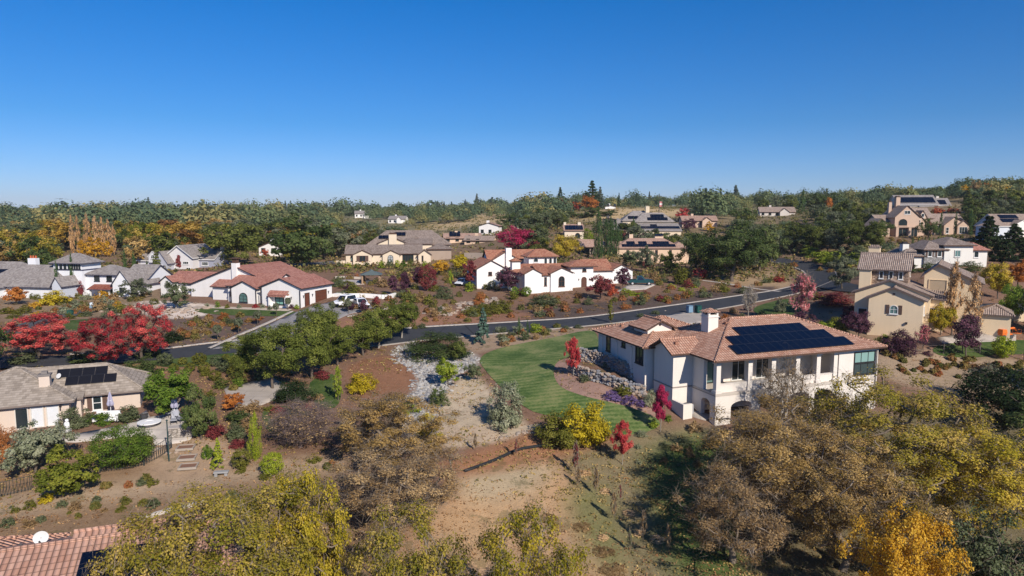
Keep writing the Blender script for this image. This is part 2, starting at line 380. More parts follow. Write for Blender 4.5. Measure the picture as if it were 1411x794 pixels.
def strip(name,pts,half,mat,dz=.03,off=0,hgt=0,kind='structure',pix=True,step=6,sink=False,label=None,cat=None,group=None):
    "ribbon along a ground line: half width, lateral offset, optional height"
    w=catmull([hit(*p)[:2] for p in pts] if pix else pts,False,step); w=np.array(w); d=np.gradient(w,axis=0); d/=np.linalg.norm(d,axis=1)[:,None]+1e-9; nrm=np.stack([-d[:,1],d[:,0]],1)
    hw=np.full(len(w),float(half)) if np.isscalar(half) else np.interp(np.linspace(0,1,len(w)),np.linspace(0,1,len(half)),half)
    if sink: SINK.append(np.concatenate([w+nrm*(off+hw+.3)[:,None], (w+nrm*(off-hw-.3)[:,None])[::-1]]))
    K=5; V=[];F=[]; n=len(w)
    for k in range(K+1):
        q=w+nrm*((off-hw+2*hw*k/K)[:,None]); z=gz(q[:,0],q[:,1])+dz+hgt; V.append(np.concatenate([q,z[:,None]],1))
    if hgt:
        q=w+nrm*((off+hw)[:,None]); V.append(np.concatenate([q,(gz(q[:,0],q[:,1])-.3)[:,None]],1)); q=w+nrm*((off-hw)[:,None]); V.insert(0,np.concatenate([q,(gz(q[:,0],q[:,1])-.3)[:,None]],1))
    m=len(V); V=np.concatenate(V)
    for k in range(m-1):
        for i in range(n-1): F.append((k*n+i,(k+1)*n+i,(k+1)*n+i+1,k*n+i+1)[::-1])
    me=fastmesh(name,V,F); me.materials.append(mat); o=bpy.data.objects.new(name,me); COL.objects.link(o); return tag(o,label,cat,group,kind)
@memo
def asphalt(c=(.045,.047,.052)):
    m,t,b=nt('asphalt'); p=geopos(t); n=noise(t,.5,5,p); n2=noise(t,14,3,p); cr=N(t,'ShaderNodeTexVoronoi'); cr.feature='DISTANCE_TO_EDGE'; cr.inputs['Scale'].default_value=.12; t.links.new(p,cr.inputs['Vector'])
    col=_scale(t,c,mth(t,'MULTIPLY_ADD',n,.7,mth(t,'MULTIPLY_ADD',n2,.4,.45))); col=mix(t,mth(t,'LESS_THAN',cr.outputs['Distance'],.006),col,(.02,.02,.02))
    t.links.new(col,b.inputs['Base Color']); b.inputs['Roughness'].default_value=.8; return m
@memo
def concrete(c,joint=3.0):
    m,t,b=nt('concrete'); p=geopos(t); n=noise(t,.6,5,p); n2=noise(t,9,3,p); br=N(t,'ShaderNodeTexBrick'); br.inputs['Scale'].default_value=1.0; br.inputs['Brick Width'].default_value=joint; br.inputs['Row Height'].default_value=joint*.6; br.inputs['Mortar Size'].default_value=.03
    br.inputs['Color1'].default_value=(1,1,1,1); br.inputs['Color2'].default_value=(.9,.9,.9,1); br.inputs['Mortar'].default_value=(.62,.62,.62,1); t.links.new(p,br.inputs['Vector'])
    col=mix(t,1.0,_scale(t,c,mth(t,'MULTIPLY_ADD',n,.5,mth(t,'MULTIPLY_ADD',n2,.25,.62))),br.outputs[0],'MULTIPLY'); t.links.new(col,b.inputs['Base Color']); bump(t,b,n2,.2,.02); return m
@memo
def lawn_mat(c1,c2,c3,stripes=True):
    m,t,b=nt('lawn_grass'); p=geopos(t); n=noise(t,.25,5,p,.6); n2=noise(t,3,5,p,.7); n3=noise(t,16,2,p)
    w=N(t,'ShaderNodeTexWave'); w.wave_type='RINGS'; w.inputs['Scale'].default_value=.42; w.inputs['Distortion'].default_value=1.5; w.inputs['Detail'].default_value=1.5; mp=N(t,'ShaderNodeMapping'); t.links.new(p,mp.inputs[0]); mp.inputs['Location'].default_value=(-19,-84,0); t.links.new(mp.outputs[0],w.inputs['Vector'])
    f=mth(t,'ADD',mth(t,'MULTIPLY',n,.6),mth(t,'ADD',mth(t,'MULTIPLY',n2,.38),mth(t,'ADD',mth(t,'MULTIPLY',n3,.16),mth(t,'MULTIPLY',w.outputs[0],.075 if stripes else 0))))
    t.links.new(ramp(t,f,[(.50,c1),(.60,c2),(.74,c3)]),b.inputs['Base Color']); bump(t,b,n3,.6,.06); b.inputs['Specular IOR Level'].default_value=.1; return m
def build_sheets():
    lm=lawn_mat((.055,.10,.026),(.125,.175,.055),(.25,.245,.105))
    sheet('lawn',wpoly([(662,494),(690,480),(760,466),(812,456),(824,466),(826,488),(797,490),(770,498),(763,514),(772,533),(800,545),(832,553),(880,566),(908,580),(902,592),(868,600),(838,598),(795,580),(735,568),(697,540),(670,512)]),lm,.05,1.2)
    lm2=lawn_mat((.04,.075,.018),(.075,.11,.03),(.12,.14,.05),False)
    for nm,pts in (('lawn',[(268,428),(300,424),(400,428),(392,436),(300,434)]),('lawn',[(427,528),(458,516),(470,540),(462,562),(436,560)]),('lawn',[(362,568),(400,560),(440,575),(430,600),(375,600)]),('lawn',[(1040,424),(1085,412),(1110,425),(1085,436),(1050,436)]),('lawn',[(1290,478),(1345,470),(1380,478),(1360,492),(1295,490)]),('lawn',[(85,444),(130,440),(135,452),(95,455)]),('lawn',[(1350,472),(1425,470),(1425,486),(1380,488)]),('lawn',[(215,492),(330,484),(345,497),(225,506)])):
        sheet(nm,wpoly(pts),lm2,.05,1.4)
    conc=concrete((.42,.37,.32)); conc2=concrete((.50,.45,.40)); pav=concrete((.27,.26,.26),.9)
    def flat(nm,pts,mat,sm=False,**k): sheet(nm,wpoly(pts,sm),mat,.07,1.5,thick=.2,**k)
    flat('driveway',[(292,482),(345,477),(400,463),(450,447),(482,433),(522,425),(516,415),(462,415),(428,423),(407,431),(372,447),(330,465)],pav)
    flat('driveway',[(900,438),(955,429),(992,438),(965,447),(900,448)],conc)
    flat('patio',[(308,534),(375,520),(405,540),(352,562),(318,562)],conc)
    flat('patio',[(84,604),(140,592),(172,586),(200,577),(252,570),(266,585),(262,606),(214,614),(204,600),(104,610)],conc2,True)
    flat('path',[(186,576),(202,566),(208,578),(196,586)],conc2); flat('terrace',[(462,386),(497,386),(502,392),(468,394)],conc2)
    flat('driveway',[(868,392),(905,392),(890,399),(850,402)],conc2); flat('road',[(1340,420),(1425,416),(1425,436),(1385,426),(1350,428)],asphalt((.07,.07,.075)))
    flat('patio',[(1290,466),(1345,458),(1400,462),(1400,470),(1300,474)],conc)
    flat('patio',[(955,566),(985,574),(972,580),(945,572)],conc)
    main=[(-80,507),(100,497),(230,489),(330,478),(420,473),(520,467),(640,456),(730,449),(830,441),(950,425),(1030,412),(1090,401),(1128,388),(1128,374),(1100,364),(1075,359),(1050,357)]
    strip('road',main,[2.7,2.7,2.8,3.0,3.2,3.3,3.3,3.3,3.3,3.3,3.3,3.6,3.8,3.6,3.2,3.0,3.0],asphalt(),.06,sink=True,step=10)
    strip('road',[(1118,384),(1150,394),(1185,399),(1230,398)],2.6,asphalt(),.075,sink=True,step=8)
    kb=plain((.40,.36,.32),.95,.2,.5)
    strip('kerb',main[4:],.22,kb,.0,off=3.55,hgt=.14,step=10); strip('kerb',main[1:5],.16,kb,.0,off=3.5,hgt=.12,step=10); strip('kerb',main[3:14],.14,plain((.3,.27,.24),.9,.2,.3),.0,off=-3.5,hgt=.1,step=10)
    strip('kerb',[(292,481),(330,464),(372,446),(406,430)],.25,kb,.0,off=.5,hgt=.15); strip('kerb',[(478,437),(520,428),(550,424)],.2,kb,.0,hgt=.14)
    strip('path',[(968,387),(1000,391),(1040,398),(1075,402)],.6,conc2,.07); strip('path',[(268,423),(320,425),(400,428)],.7,concrete((.5,.42,.34)),.07)
    strip('road',[(300,378),(350,371),(400,366),(470,361)],2.8,asphalt((.12,.12,.125)),.08,sink=True); strip('road',[(-30,474),(20,456),(60,443),(100,433),(150,423)],1.8,asphalt((.09,.09,.095)),.07,sink=True)
    strip('path',[(690,600),(720,592),(745,588)],.5,plain((.42,.34,.25),.9,.1,.4),.07)
# ------------------------------------------------------------------ houses
WHITE=(.80,.78,.75); TRIM_BROWN=plain((.09,.05,.035)); TRIM_DARK=plain((.035,.03,.035)); TRIM_WHITE=plain((.75,.74,.72)); TRIM_GREY=plain((.2,.18,.17))
FR_WHITE=plain((.7,.7,.68),.5); FR_DARK=plain((.03,.03,.03),.5); FR_BROWN=plain((.10,.045,.03),.6); DOOR_BROWN=plain((.13,.045,.025),.6); SHUT=plain((.12,.075,.06))
GL=glass(); GL_TEAL=glass((.10,.19,.18),.12); GL_BRIGHT=glass((.35,.37,.38),.15); SOL=solar(); SOLFRAME=plain((.02,.022,.03),.4,.4)
HOUSES=[]; HB={}
class House:
    def __init__(s,label,o,yaw,wall,roof,trim,frame=FR_WHITE,zb=-2.5,pane=GL,cat='house',name='house',cap=0):
        s.e=tag(empty(name,o,R(yaw)),label,cat); s.wall,s.roofm,s.trim,s.frame,s.zb,s.pane,s.cap=wall,roof,trim,frame,zb,pane,cap
        HOUSES.append((o,yaw,s))
    def part(s,mb,name,mats,label=None,parent=None,**k): return mb.build(name,mats,parent or s.e,label=label,**k)
    def block(s,a0,a1,b0,b1,eave,roof='gable_b',rise=1.5,over=.5,wall=None,roofm=None,zb=None,rp=None,eave2=None,gov=None,walls=True,trim=None,cap=None,base=None):
        q0=HB.get(id(s),(a0,a1,b0,b1)); HB[id(s)]=(min(q0[0],a0),max(q0[1],a1),min(q0[2],b0),max(q0[3],b1))
        wall=wall or s.wall; roofm=roofm or s.roofm; zb=s.zb if zb is None else zb; trim=trim or s.trim; cap=s.cap if cap is None else cap
        e1=eave if eave2 is None else eave2; gov=over*.7 if gov is None else gov; zr=eave+rise; m=MB()
        if walls:
            if roof=='gable_b':
                r=(a0+a1)/2 if rp is None else rp; m.prism([(a0,b0,zb),(a1,b0,zb),(a1,b0,e1),(r,b0,zr),(a0,b0,eave)],(0,b1-b0,0))
            elif roof=='gable_a':
                r=(b0+b1)/2 if rp is None else rp; m.prism([(a0,b0,zb),(a0,b0,eave),(a0,r,zr),(a0,b1,e1),(a0,b1,zb)],(a1-a0,0,0))
            else: m.box(a0,a1,b0,b1,zb,eave)
            s.part(m,'wall',wall)
        th=.18; L=th+.02; q=MB()
        if roof in('gable_b','gable_a'):
            A=roof=='gable_b'; x0,x1,y0,y1=(a0,a1,b0,b1) if A else (b0,b1,a0,a1)
            r=(x0+x1)/2 if rp is None else rp; s0=(zr-eave)/(r-x0); s1=(zr-e1)/(x1-r)
            pr=[(x0-over,eave-over*s0+L),(r,zr+L),(x1+over,e1-over*s1+L)]
            P=(lambda x,y,z:(x,y,z)) if A else (lambda x,y,z:(y,x,z))
            ya,yb=y0-gov,y1+gov
            def quad(p,k,mi,dz0,dz1):
                pts=[P(p[0],ya,p[1]+dz0),P(k[0],ya,k[1]+dz1),P(k[0],yb,k[1]+dz1),P(p[0],yb,p[1]+dz0)]
                return pts
            def face(pts,mi,up):
                n=(Vector(pts[1])-Vector(pts[0])).cross(Vector(pts[2])-Vector(pts[0]))
                q.poly(pts if (n.dot(Vector(up))>0) else pts[::-1],mi)
            face(quad(pr[0],pr[1],0,0,0),0,(0,0,1)); face(quad(pr[1],pr[2],0,0,0),0,(0,0,1))
            face(quad(pr[0],pr[1],1,-th,-th),1,(0,0,-1)); face(quad(pr[1],pr[2],1,-th,-th),1,(0,0,-1))
            for k,sx in ((0,-1),(2,1)):
                x,z=pr[k]; face([P(x,ya,z),P(x,yb,z),P(x,yb,z-th),P(x,ya,z-th)],1,P(sx,0,0))
            for y,sy in ((ya,-1),(yb,1)):
                for i in (0,1):
                    (x,z),(x2,z2)=pr[i],pr[i+1]; face([P(x,y,z),P(x2,y,z2),P(x2,y,z2-th),P(x,y,z-th)],1,P(0,sy,0))
            if cap:
                c=cap; nseg=max(2,int((yb-ya)/.45))
                for i in range(nseg):
                    t0=ya+(yb-ya)*i/nseg; t1=ya+(yb-ya)*(i+1)/nseg; q.tube(P(r,t0,pr[1][1]+.0),P(r,t1,pr[1][1]+.0),c*1.08,c*.9,7,0)
        elif roof=='hip':
            w=a1-a0; d=b1-b0; hs=min(w,d)/2; sl=rise/hs; ze=eave-over*sl+L
            c=[Vector((a0-over,b0-over,ze)),Vector((a1+over,b0-over,ze)),Vector((a1+over,b1+over,ze)),Vector((a0-over,b1+over,ze))]
            zt=zr+L
            if w>=d: r0=Vector((a0+hs,(b0+b1)/2,zt)); r1=Vector((a1-hs,(b0+b1)/2,zt)); F=[(c[0],c[1],r1,r0),(c[1],c[2],r1),(c[2],c[3],r0,r1),(c[3],c[0],r0)]; hips=[(c[0],r0),(c[3],r0),(c[1],r1),(c[2],r1),(r0,r1)]
            else: r0=Vector(((a0+a1)/2,b0+hs,zt)); r1=Vector(((a0+a1)/2,b1-hs,zt)); F=[(c[0],c[1],r0),(c[1],c[2],r1,r0),(c[2],c[3],r1),(c[3],c[0],r0,r1)]; hips=[(c[0],r0),(c[1],r0),(c[2],r1),(c[3],r1),(r0,r1)]
            for f in F:
                pts=[]; 
                for p in f:
                    if not pts or (p-pts[-1]).length>1e-4: pts.append(p)
                if len(pts)>=3: q.poly(pts,0)
            dn=Vector((0,0,-th))
            for i in range(4): q.poly([c[i]+dn,c[(i+1)%4]+dn,c[(i+1)%4],c[i]],1)
            q.poly([x+dn for x in c[::-1]],1)
            if cap:
                for p,k in hips:
                    Ln=(k-p).length
                    if Ln<.3: continue
                    nseg=max(2,int(Ln/.45))
                    for i in range(nseg): q.tube(p.lerp(k,i/nseg),p.lerp(k,(i+1)/nseg),cap*1.1,cap*.88,7,0)
        elif roof=='shed':   # eave = front (b0) height, back = eave+rise
            sl=rise/(b1-b0); pts=[(a0-over,b0-over,eave-over*sl+L),(a1+over,b0-over,eave-over*sl+L),(a1+over,b1+over*.2,zr+over*.2*sl+L),(a0-over,b1+over*.2,zr+over*.2*sl+L)]
            q.poly(pts,0); dn=Vector((0,0,-th)); D=[Vector(p)+dn for p in pts]
            for i in range(4): q.poly([D[i],D[(i+1)%4],pts[(i+1)%4],pts[i]],1)
            q.poly(D[::-1],1)
        elif roof=='flat': q.box(a0-over,a1+over,b0-over,b1+over,eave+.01,eave+.25,1)
        return s.part(q,'roof',[roofm,trim])
    def fp(s,face,pos):
        return {'f':lambda u,z,o:(u,pos-o,z),'k':lambda u,z,o:(u,pos+o,z),'r':lambda u,z,o:(pos+o,u,z),'l':lambda u,z,o:(pos-o,u,z)}[face]
    def win(s,face,pos,u0,u1,z0,z1,arch=False,mull=(2,2),pane=None,frame=None,shut=False,door=None,bar=.09,name=None,sill=True):
        P=s.fp(face,pos); pane=pane or s.pane; frame=frame or s.frame; w=u1-u0
        def outline(k):
            a0,a1,zb,zt=u0+k,u1-k,z0+(k if not door else 0),z1-k
            if not arch: return [(a0,zb),(a1,zb),(a1,zt),(a0,zt)]
            rr=(a1-a0)/2; h=min(rr,(zt-zb)*.5); c=(a0+a1)/2
            return [(a0,zb),(a1,zb)]+[(c+rr*math.cos(t),zt-h+h*math.sin(t)) for t in [math.pi*i/10 for i in range(11)]]
        O=outline(0); I=outline(bar); m=MB(); n=len(O); dp=.1
        for i in range(n):
            j=(i+1)%n
            m.poly([P(*O[i],dp),P(*O[j],dp),P(*I[j],dp),P(*I[i],dp)]); m.poly([P(*O[i],0),P(*O[j],0),P(*O[j],dp),P(*O[i],dp)]); m.poly([P(*I[i],dp),P(*I[j],dp),P(*I[j],0),P(*I[i],0)])
        for i in range(1,mull[0]): u=u0+w*i/mull[0]; m.prism([P(u-.03,z0+.02,.06),P(u+.03,z0+.02,.06),P(u+.03,z1-(w*.2 if arch else .02),.06),P(u-.03,z1-(w*.2 if arch else .02),.06)],Vector(P(0,0,.03))-Vector(P(0,0,.06)))
        for i in range(1,mull[1]): z=z0+(z1-z0)*i/mull[1]; m.prism([P(u0+.03,z-.03,.055),P(u1-.03,z-.03,.055),P(u1-.03,z+.03,.055),P(u0+.03,z+.03,.055)],Vector(P(0,0,.03))-Vector(P(0,0,.055)))
        if sill and not door: m.prism([P(u0-.08,z0-.1,.16),P(u1+.08,z0-.1,.16),P(u1+.08,z0-.003,.16),P(u0-.08,z0-.003,.16)],Vector(P(0,0,-.16))-Vector(P(0,0,0)))
        f=s.part(m,name or ('door' if door else 'window'),frame)
        q=MB(); q.poly([P(*p,.025) for p in I]); s.part(q,'door_leaf' if door else 'pane',door or pane,parent=f)
        if shut:
            sw=shut if isinstance(shut,float) else w*.42
            for x0,x1 in ((u0-sw-.04,u0-.04),(u1+.04,u1+sw+.04)):
                k=MB(); k.prism([P(x0,z0,.002),P(x1,z0,.002),P(x1,z1,.002),P(x0,z1,.002)],Vector(P(0,0,.07))-Vector(P(0,0,.002)))
                ns=max(4,int((z1-z0)/.16))
                for i in range(ns): z=z0+.05+(z1-z0-.1)*i/ns; k.prism([P(x0+.05,z,.07),P(x1-.05,z,.07),P(x1-.05,z+.07,.09),P(x0+.05,z+.07,.09)],Vector(P(0,0,.01))-Vector(P(0,0,.03)))
                s.part(k,'shutter',SHUT if shut is True or isinstance(shut,float) else shut)
        return f
    def chim(s,a0,a1,b0,b1,z0,z1,mat=None,capm=None,style='cap'):
        m=MB().box(a0,a1,b0,b1,z0,z1); c=s.part(m,'chimney',mat or s.wall); k=MB()
        if style=='tile':
            k.box(a0-.08,a1+.08,b0-.08,b1+.08,z1-.28,z1-.2,1)
            for i in range(4):
                for (x,y) in ((a0+(a1-a0)*(i+.5)/4,None),(None,b0+(b1-b0)*(i+.5)/4)): pass
            for x in (a0+.12,a1-.12):
                for y in (b0+.12,b1-.12): k.box(x-.12,x+.12,y-.12,y+.12,z1,z1+.3,1)
            k.box(a0+.3,a1-.3,b0+.3,b1-.3,z1,z1+.3,2)
            e=.22; zc=z1+.3; ap=((a0+a1)/2,(b0+b1)/2,zc+.42); cs=[(a0-e,b0-e,zc),(a1+e,b0-e,zc),(a1+e,b1+e,zc),(a0-e,b1+e,zc)]
            for i in range(4): k.poly([cs[i],cs[(i+1)%4],ap],0)
            k.poly(cs[::-1],0)
            s.part(k,'chimney_cap',[s.roofm,mat or s.wall,TRIM_DARK],parent=c)
        elif style=='cap':
            k.box(a0-.1,a1+.1,b0-.1,b1+.1,z1+.002,z1+.16); k.box(a0+.2,a1-.2,b0+.2,b1-.2,z1+.16,z1+.42); s.part(k,'chimney_cap',capm or s.trim,parent=c)
        elif style=='pot':
            for x in (a0+.3,(a0+a1)/2,a1-.3): k.lathe([(.14,0),(.17,.1),(.13,.5),(.18,.55)],8,0,(x,(b0+b1)/2,z1))
            s.part(k,'chimney_pot',plain((.5,.12,.05)),parent=c)
        return c
    def panel(s,p,u,v,w,h,uv=True,lift=.1):
        "solar panel: lower corner p, across u, up the slope v (unit vectors, local)"
        p,u,v=Vector(p),Vector(u).normalized(),Vector(v).normalized(); n=u.cross(v); n=n if n.z>0 else -n
        b=p+n*lift; t=n*.045; m=MB(); C=[b,b+u*w,b+u*w+v*h,b+v*h]
        e=.03; I=[b+t+u*e+v*e,b+t+u*(w-e)+v*e,b+t+u*(w-e)+v*(h-e),b+t+u*e+v*(h-e)]; T=[c+t for c in C]
        m.poly(I,0,[(0,0),(w,0),(w,h),(0,h)])
        for i in range(4): j=(i+1)%4; m.poly([T[i],T[j],I[j],I[i]],1); m.poly([C[i],C[j],T[j],T[i]],1)
        m.poly(C[::-1],1)
        return s.part(m,'solar_panel',[s.sol if hasattr(s,'sol') else SOL,SOLFRAME])
TERRA=tile((.39,.19,.125),(.50,.27,.185),(.59,.36,.26),dark=.38); TERRA_RED=tile((.34,.135,.10),(.44,.195,.145),(.53,.26,.20)); TERRA_V=tile((.33,.13,.08),(.43,.18,.115),(.50,.25,.16))
TERRA_K=tile((.42,.22,.15),(.50,.28,.20),(.58,.35,.26),pitch=.3,row=.42)
SHAKE=tile((.21,.175,.14),(.31,.26,.21),(.40,.34,.28),pitch=.34,row=.36,barrel=False,dark=.62); SHAKE_GREY=tile((.19,.17,.16),(.26,.23,.215),(.33,.30,.28),pitch=.34,row=.36,barrel=False,dark=.6)
TILE_TAUPE=tile((.20,.155,.13),(.28,.22,.185),(.36,.29,.25),pitch=.32,row=.42,dark=.5); TILE_PINK=tile((.36,.22,.165),(.45,.29,.22),(.52,.35,.28)); TILE_TAUPE2=tile((.25,.185,.15),(.33,.25,.205),(.41,.32,.265),pitch=.26,row=.42,dark=.72)
def build_houses():
    # ---- large cream house with terracotta roof and covered deck
    st=stucco((.72,.665,.60)); h=House('large cream house with terracotta roof, dark solar array and columned deck',(20.6,67.4,1.2),20,st,TERRA,TRIM_BROWN,FR_DARK,-3,cap=.13)
    h.block(-.02,21.3,0,13.6,6.1,'hip',2.6,.7,walls=False)
    m=MB().box(0,21.3,3.0,13.6,-3,2.3); h.part(m,'wall',st,'lower storey wall set back behind the arches')
    m=MB().box(0,21.3,4.0,13.59,2.3,6.05); m.box(15.9,21.28,.02,4.0,2.3,6.05); m.box(0.01,.42,2.1,4.0,2.3,6.05); h.part(m,'wall',st)
    m=MB().box(-.05,21.35,-.05,4.3,2.2,2.48); h.part(m,'deck',plain((.5,.45,.39)))
    # arcade of the lower storey
    m=MB(); x=0.0; z0,z1=-3,2.19; y0,y1=0.0,.45
    for c,w,top in ((3.2,2.6,1.5),(7.0,2.8,1.7),(10.6,2.8,1.7),(14.0,2.6,1.7)):
        l,r=c-w/2,c+w/2; m.box(x,l,y0,y1,z0,z1); rr=w/2; hs=rr*.45
        arc=[(c+rr*math.cos(t),top-hs+hs*math.sin(t)) for t in [math.pi*i/10 for i in range(11)]]
        m.prism([(r,y0,z1),(l,y0,z1)]+[(a,y0,z) for a,z in arc[::-1]],(0,y1-y0,0)); x=r
    m.box(x,21.3,y0,y1,z0,z1); h.part(m,'wall',st,'white front arcade under the deck')
    m=MB(); m.box(0,.45,.46,.9,-3,2.19); m.box(0,.45,2.4,3.0,-3,2.19); arc=[(1.65+.75*math.cos(t),1.2+.45*math.sin(t)) for t in [math.pi*i/8 for i in range(9)]]
    m.prism([(0,2.4,2.19),(0,.9,2.19)]+[(0,a,z) for a,z in arc[::-1]],(.45,0,0)); h.part(m,'wall',st)
    h.block(-2.4,1.0,4.1,7.8,6.1,'gable_a',.95,.5,zb=-3,gov=.55)
    h.block(-3.3,8,8.2,19.4,6.1,'hip',2.05,.6,zb=1)
    m=MB()   # thin band course
    m.box(-2.46,-2.4,4.04,7.8,2.3,2.42); m.box(-2.46,0,4.04,4.1,2.3,2.42); m.box(-.06,0,.0,4.04,2.3,2.2); h.part(m,'band_course',plain((.30,.26,.23)))
    for a in (.36,4.26,7.23,10.4,13.2,15.55):
        m=MB().box(a-.26,a+.26,.1,.62,2.48,5.5); m.box(a-.36,a+.36,0.0,.72,2.48,2.75); m.box(a-.34,a+.34,.02,.7,5.5,5.62); m.box(a-.42,a+.42,-.06,.78,5.62,5.75); h.part(m,'column',st)
    m=MB().box(0,15.9,.12,.6,5.76,6.06); h.part(m,'beam',st)
    for a0,a1 in ((.62,4.0),(4.52,6.97),(7.49,10.14),(10.66,12.94),(13.46,15.29)):
        m=MB().box(a0,a1,.25,.47,2.481,3.3); m.box(a0,a1,.2,.52,3.3,3.38); h.part(m,'parapet',st)
    for a0,a1 in ((4.9,6.7),(8.1,9.9)): h.win('f',4.0,a0,a1,2.5,4.9,mull=(2,1),sill=False,frame=FR_WHITE)
    h.win('f',4.0,1.4,2.6,2.5,4.9,mull=(1,1),pane=GL_TEAL); h.win('f',4.0,11.6,13.0,3.3,4.9,mull=(2,2),frame=FR_WHITE,pane=GL_BRIGHT)
    h.win('f',.02,18.0,21.0,4.25,5.5,mull=(3,1),pane=glass((.22,.36,.33),.2),sill=False); h.win('f',.02,18.0,21.0,2.95,4.22,mull=(3,1),pane=glass((.05,.07,.07),.1))
    h.win('l',-3.3,16.2,17.2,3.9,5.75,mull=(1,2)); h.win('l',-3.3,12.6,13.4,5.1,5.65,mull=(1,1)); h.win('l',-3.3,8.6,10.2,3.9,5.8,mull=(2,1))
    for b in (18.4,14.6,11.2): m=MB().box(-3.42,-3.3,b-.25,b+.25,1,5.5); h.part(m,'pilaster',st)
    h.chim(3.3,4.6,6.1,7.4,6.5,9.5,style='tile')
    h.block(-1.6,1.6,10.6,13.6,7.55,'gable_b',.75,.5,zb=6.2,gov=.5)
    m=MB().lathe([(.16,0),(.16,.05)],10); o=h.part(m,'vent_grille',TRIM_DARK); o.location=(0,10.6,7.95); o.rotation_euler=(R(90),0,0)
    sl=2.6/6.8; n=math.hypot(1,sl); u=(1,0,0); v=(0,1/n,sl/n)
    for r,(a0,cnt) in enumerate(((2.5,15),(3.3,13),(5.4,9))):
        for i in range(cnt):
            t=.75+r*1.72; b=-.7+t/n; z=6.1+.2+sl*b; h.panel((a0+i*1.03,b,z),u,v,1.02,1.7)
    for a,b in ((-2.3,7.72),(.1,4.0),(21.2,-.06)): m=MB().box(a-.06,a+.06,b-.14,b-.02,-1,5.9); h.part(m,'downpipe',plain((.55,.5,.45),.5))
    for (a,b) in ((5.6,6.0),(1.2,15),(-1.6,16.5),(-1.5,5.0)):   # roof vents
        z=6.3+ (min(a+.02,b,13.6-b)*sl if a>0 and b<13 else min(a+3.3,19.4-b)*.36 if b>8 else .55)
        m=MB().box(a-.18,a+.18,b-.15,b+.15,z-.1,z+.22); h.part(m,'roof_vent',plain((.3,.15,.1)))
    # ---- beige ranch house
    sl_=stucco((.60,.50,.42)); h=House('beige ranch house with tan flat-tile hip roof and eight black solar panels',(-37.9,68.5,1.2),23,sl_,SHAKE,plain((.2,.16,.14)),FR_WHITE,-2.5,cap=.11)
    h.block(-14,-.35,.55,7.2,2.75,'hip',2.0,.55); h.block(-16.6,-6.2,-1.75,8.6,2.75,'hip',2.35,.55); h.block(-25,-12.5,-5.2,6,2.75,'hip',2.3,.55)
    h.block(-7.6,-5.4,-.6,1.3,2.45,'shed',.5,.25)
    h.win('f',.55,-4.6,-3.75,.85,2.35,mull=(1,2),shut=.42)
    for a0 in (-10.6,-9.35,-8.1): h.win('f',-1.75,a0,a0+1.1,.3,2.35,mull=(1,1),pane=(GL if a0<-10 else plain((.62,.64,.66),.4)),frame=plain((.6,.56,.5)),sill=False)
    h.chim(-8.9,-8.0,.1,.9,3,4.85,capm=TRIM_GREY)
    h.sol=plain((.012,.012,.016),.35,.25,.1); s2=2.0/3.32; n=math.hypot(1,s2)
    for r,(a0,cnt) in enumerate(((-7.0,4),(-7.9,4))):
        for i in range(cnt):
            t=1.55+r*1.22; b=0+t/n; h.panel((a0+i*1.13,b,2.75+.2+s2*(b-.55)),(1,0,0),(0,1/n,s2/n),1.1,1.18)
    m=MB().tube((0,0,0),(0,0,.35),.05); m.blob((0,0,.45),(.13,.13,.16),1); h.part(m,'wall_lamp',TRIM_DARK,loc=(-6.9,-1.9,1.8))
    m=MB().lathe([(.05,0),(.42,.12),(.45,.16),(.3,.2)],12); m.tube((0,0,-.4),(0,0,.02),.03); o=h.part(m,'antenna_dish',plain((.6,.6,.6))); o.scale=(.6,.6,.6); o.location=(-7.6,2.2,4.3); o.rotation_euler=(R(60),0,R(-30))
    # ---- near terracotta house
    h=House('terracotta-tiled house roof with solar panels and a white satellite dish partly under the oak',(-21.3,33.9,1.0),20,stucco((.7,.62,.54)),TERRA_K,plain((.6,.52,.45)),FR_DARK,-4,cap=.11)
    h.block(-14,6.5,-6.5,4.5,1.7,'gable_a',2.3,.5,rp=0.0,eave2=2.3); h.block(-1.3,4.6,-.3,2.0,3.72,'gable_a',.4,.25); h.block(-14,-3.6,.5,6.5,1.7,'hip',1.6,.4)
    s3=2.3/6.5; n=math.hypot(1,s3)
    for r in range(2):
        for i in range(5):
            b=-2.62-r*1.66; h.panel((-.72+i*1.04,b,1.7+.2+s3*(b+6.5)),(1,0,0),(0,1/n,s3/n),1.02,1.7)
    
    # ---- white hacienda with garage
    sw=stucco(WHITE); h=House('white stucco hacienda with red tile roof and two brown garage doors',(-36.0,115.5,5.6),-20,sw,TERRA_RED,TRIM_DARK,FR_DARK,-3,pane=glass((.05,.09,.10),.1))
    h.block(-8.1,0,0,9,3.4,'gable_b',1.5,.45); h.block(-17,-7.5,1.6,9.4,3.2,'gable_a',1.9,.45); h.block(-15.4,-10.0,.7,6,2.9,'gable_b',1.15,.4)
    h.block(-21.5,-14.5,2.6,9.2,2.75,'gable_a',1.55,.4); h.block(-28.6,-7.2,4.6,17,2.6,'gable_b',3.7,.5,rp=-17.9,eave2=2.6)
    h.block(-36.5,-27,6.2,13.5,2.7,'gable_a',1.7,.45); h.block(-36.2,-33.2,4.6,8.5,2.9,'gable_b',1.0,.3)
    h.block(-40,-36.0,8.5,12.5,2.2,'hip',1.0,.5,walls=False)
    m=MB().box(-39.7,-38.5,8.6,9.8,-3,2.2); h.part(m,'pillar',sw)
    c=h.chim(-18.2,-17.1,4.0,5.0,2,7.0,style='none'); m=MB().box(-18.1,-17.2,4.1,4.9,7.0,7.8); m.box(-18.35,-16.95,3.85,5.15,7.8,7.98); h.part(m,'chimney_cap',TRIM_BROWN,parent=c)
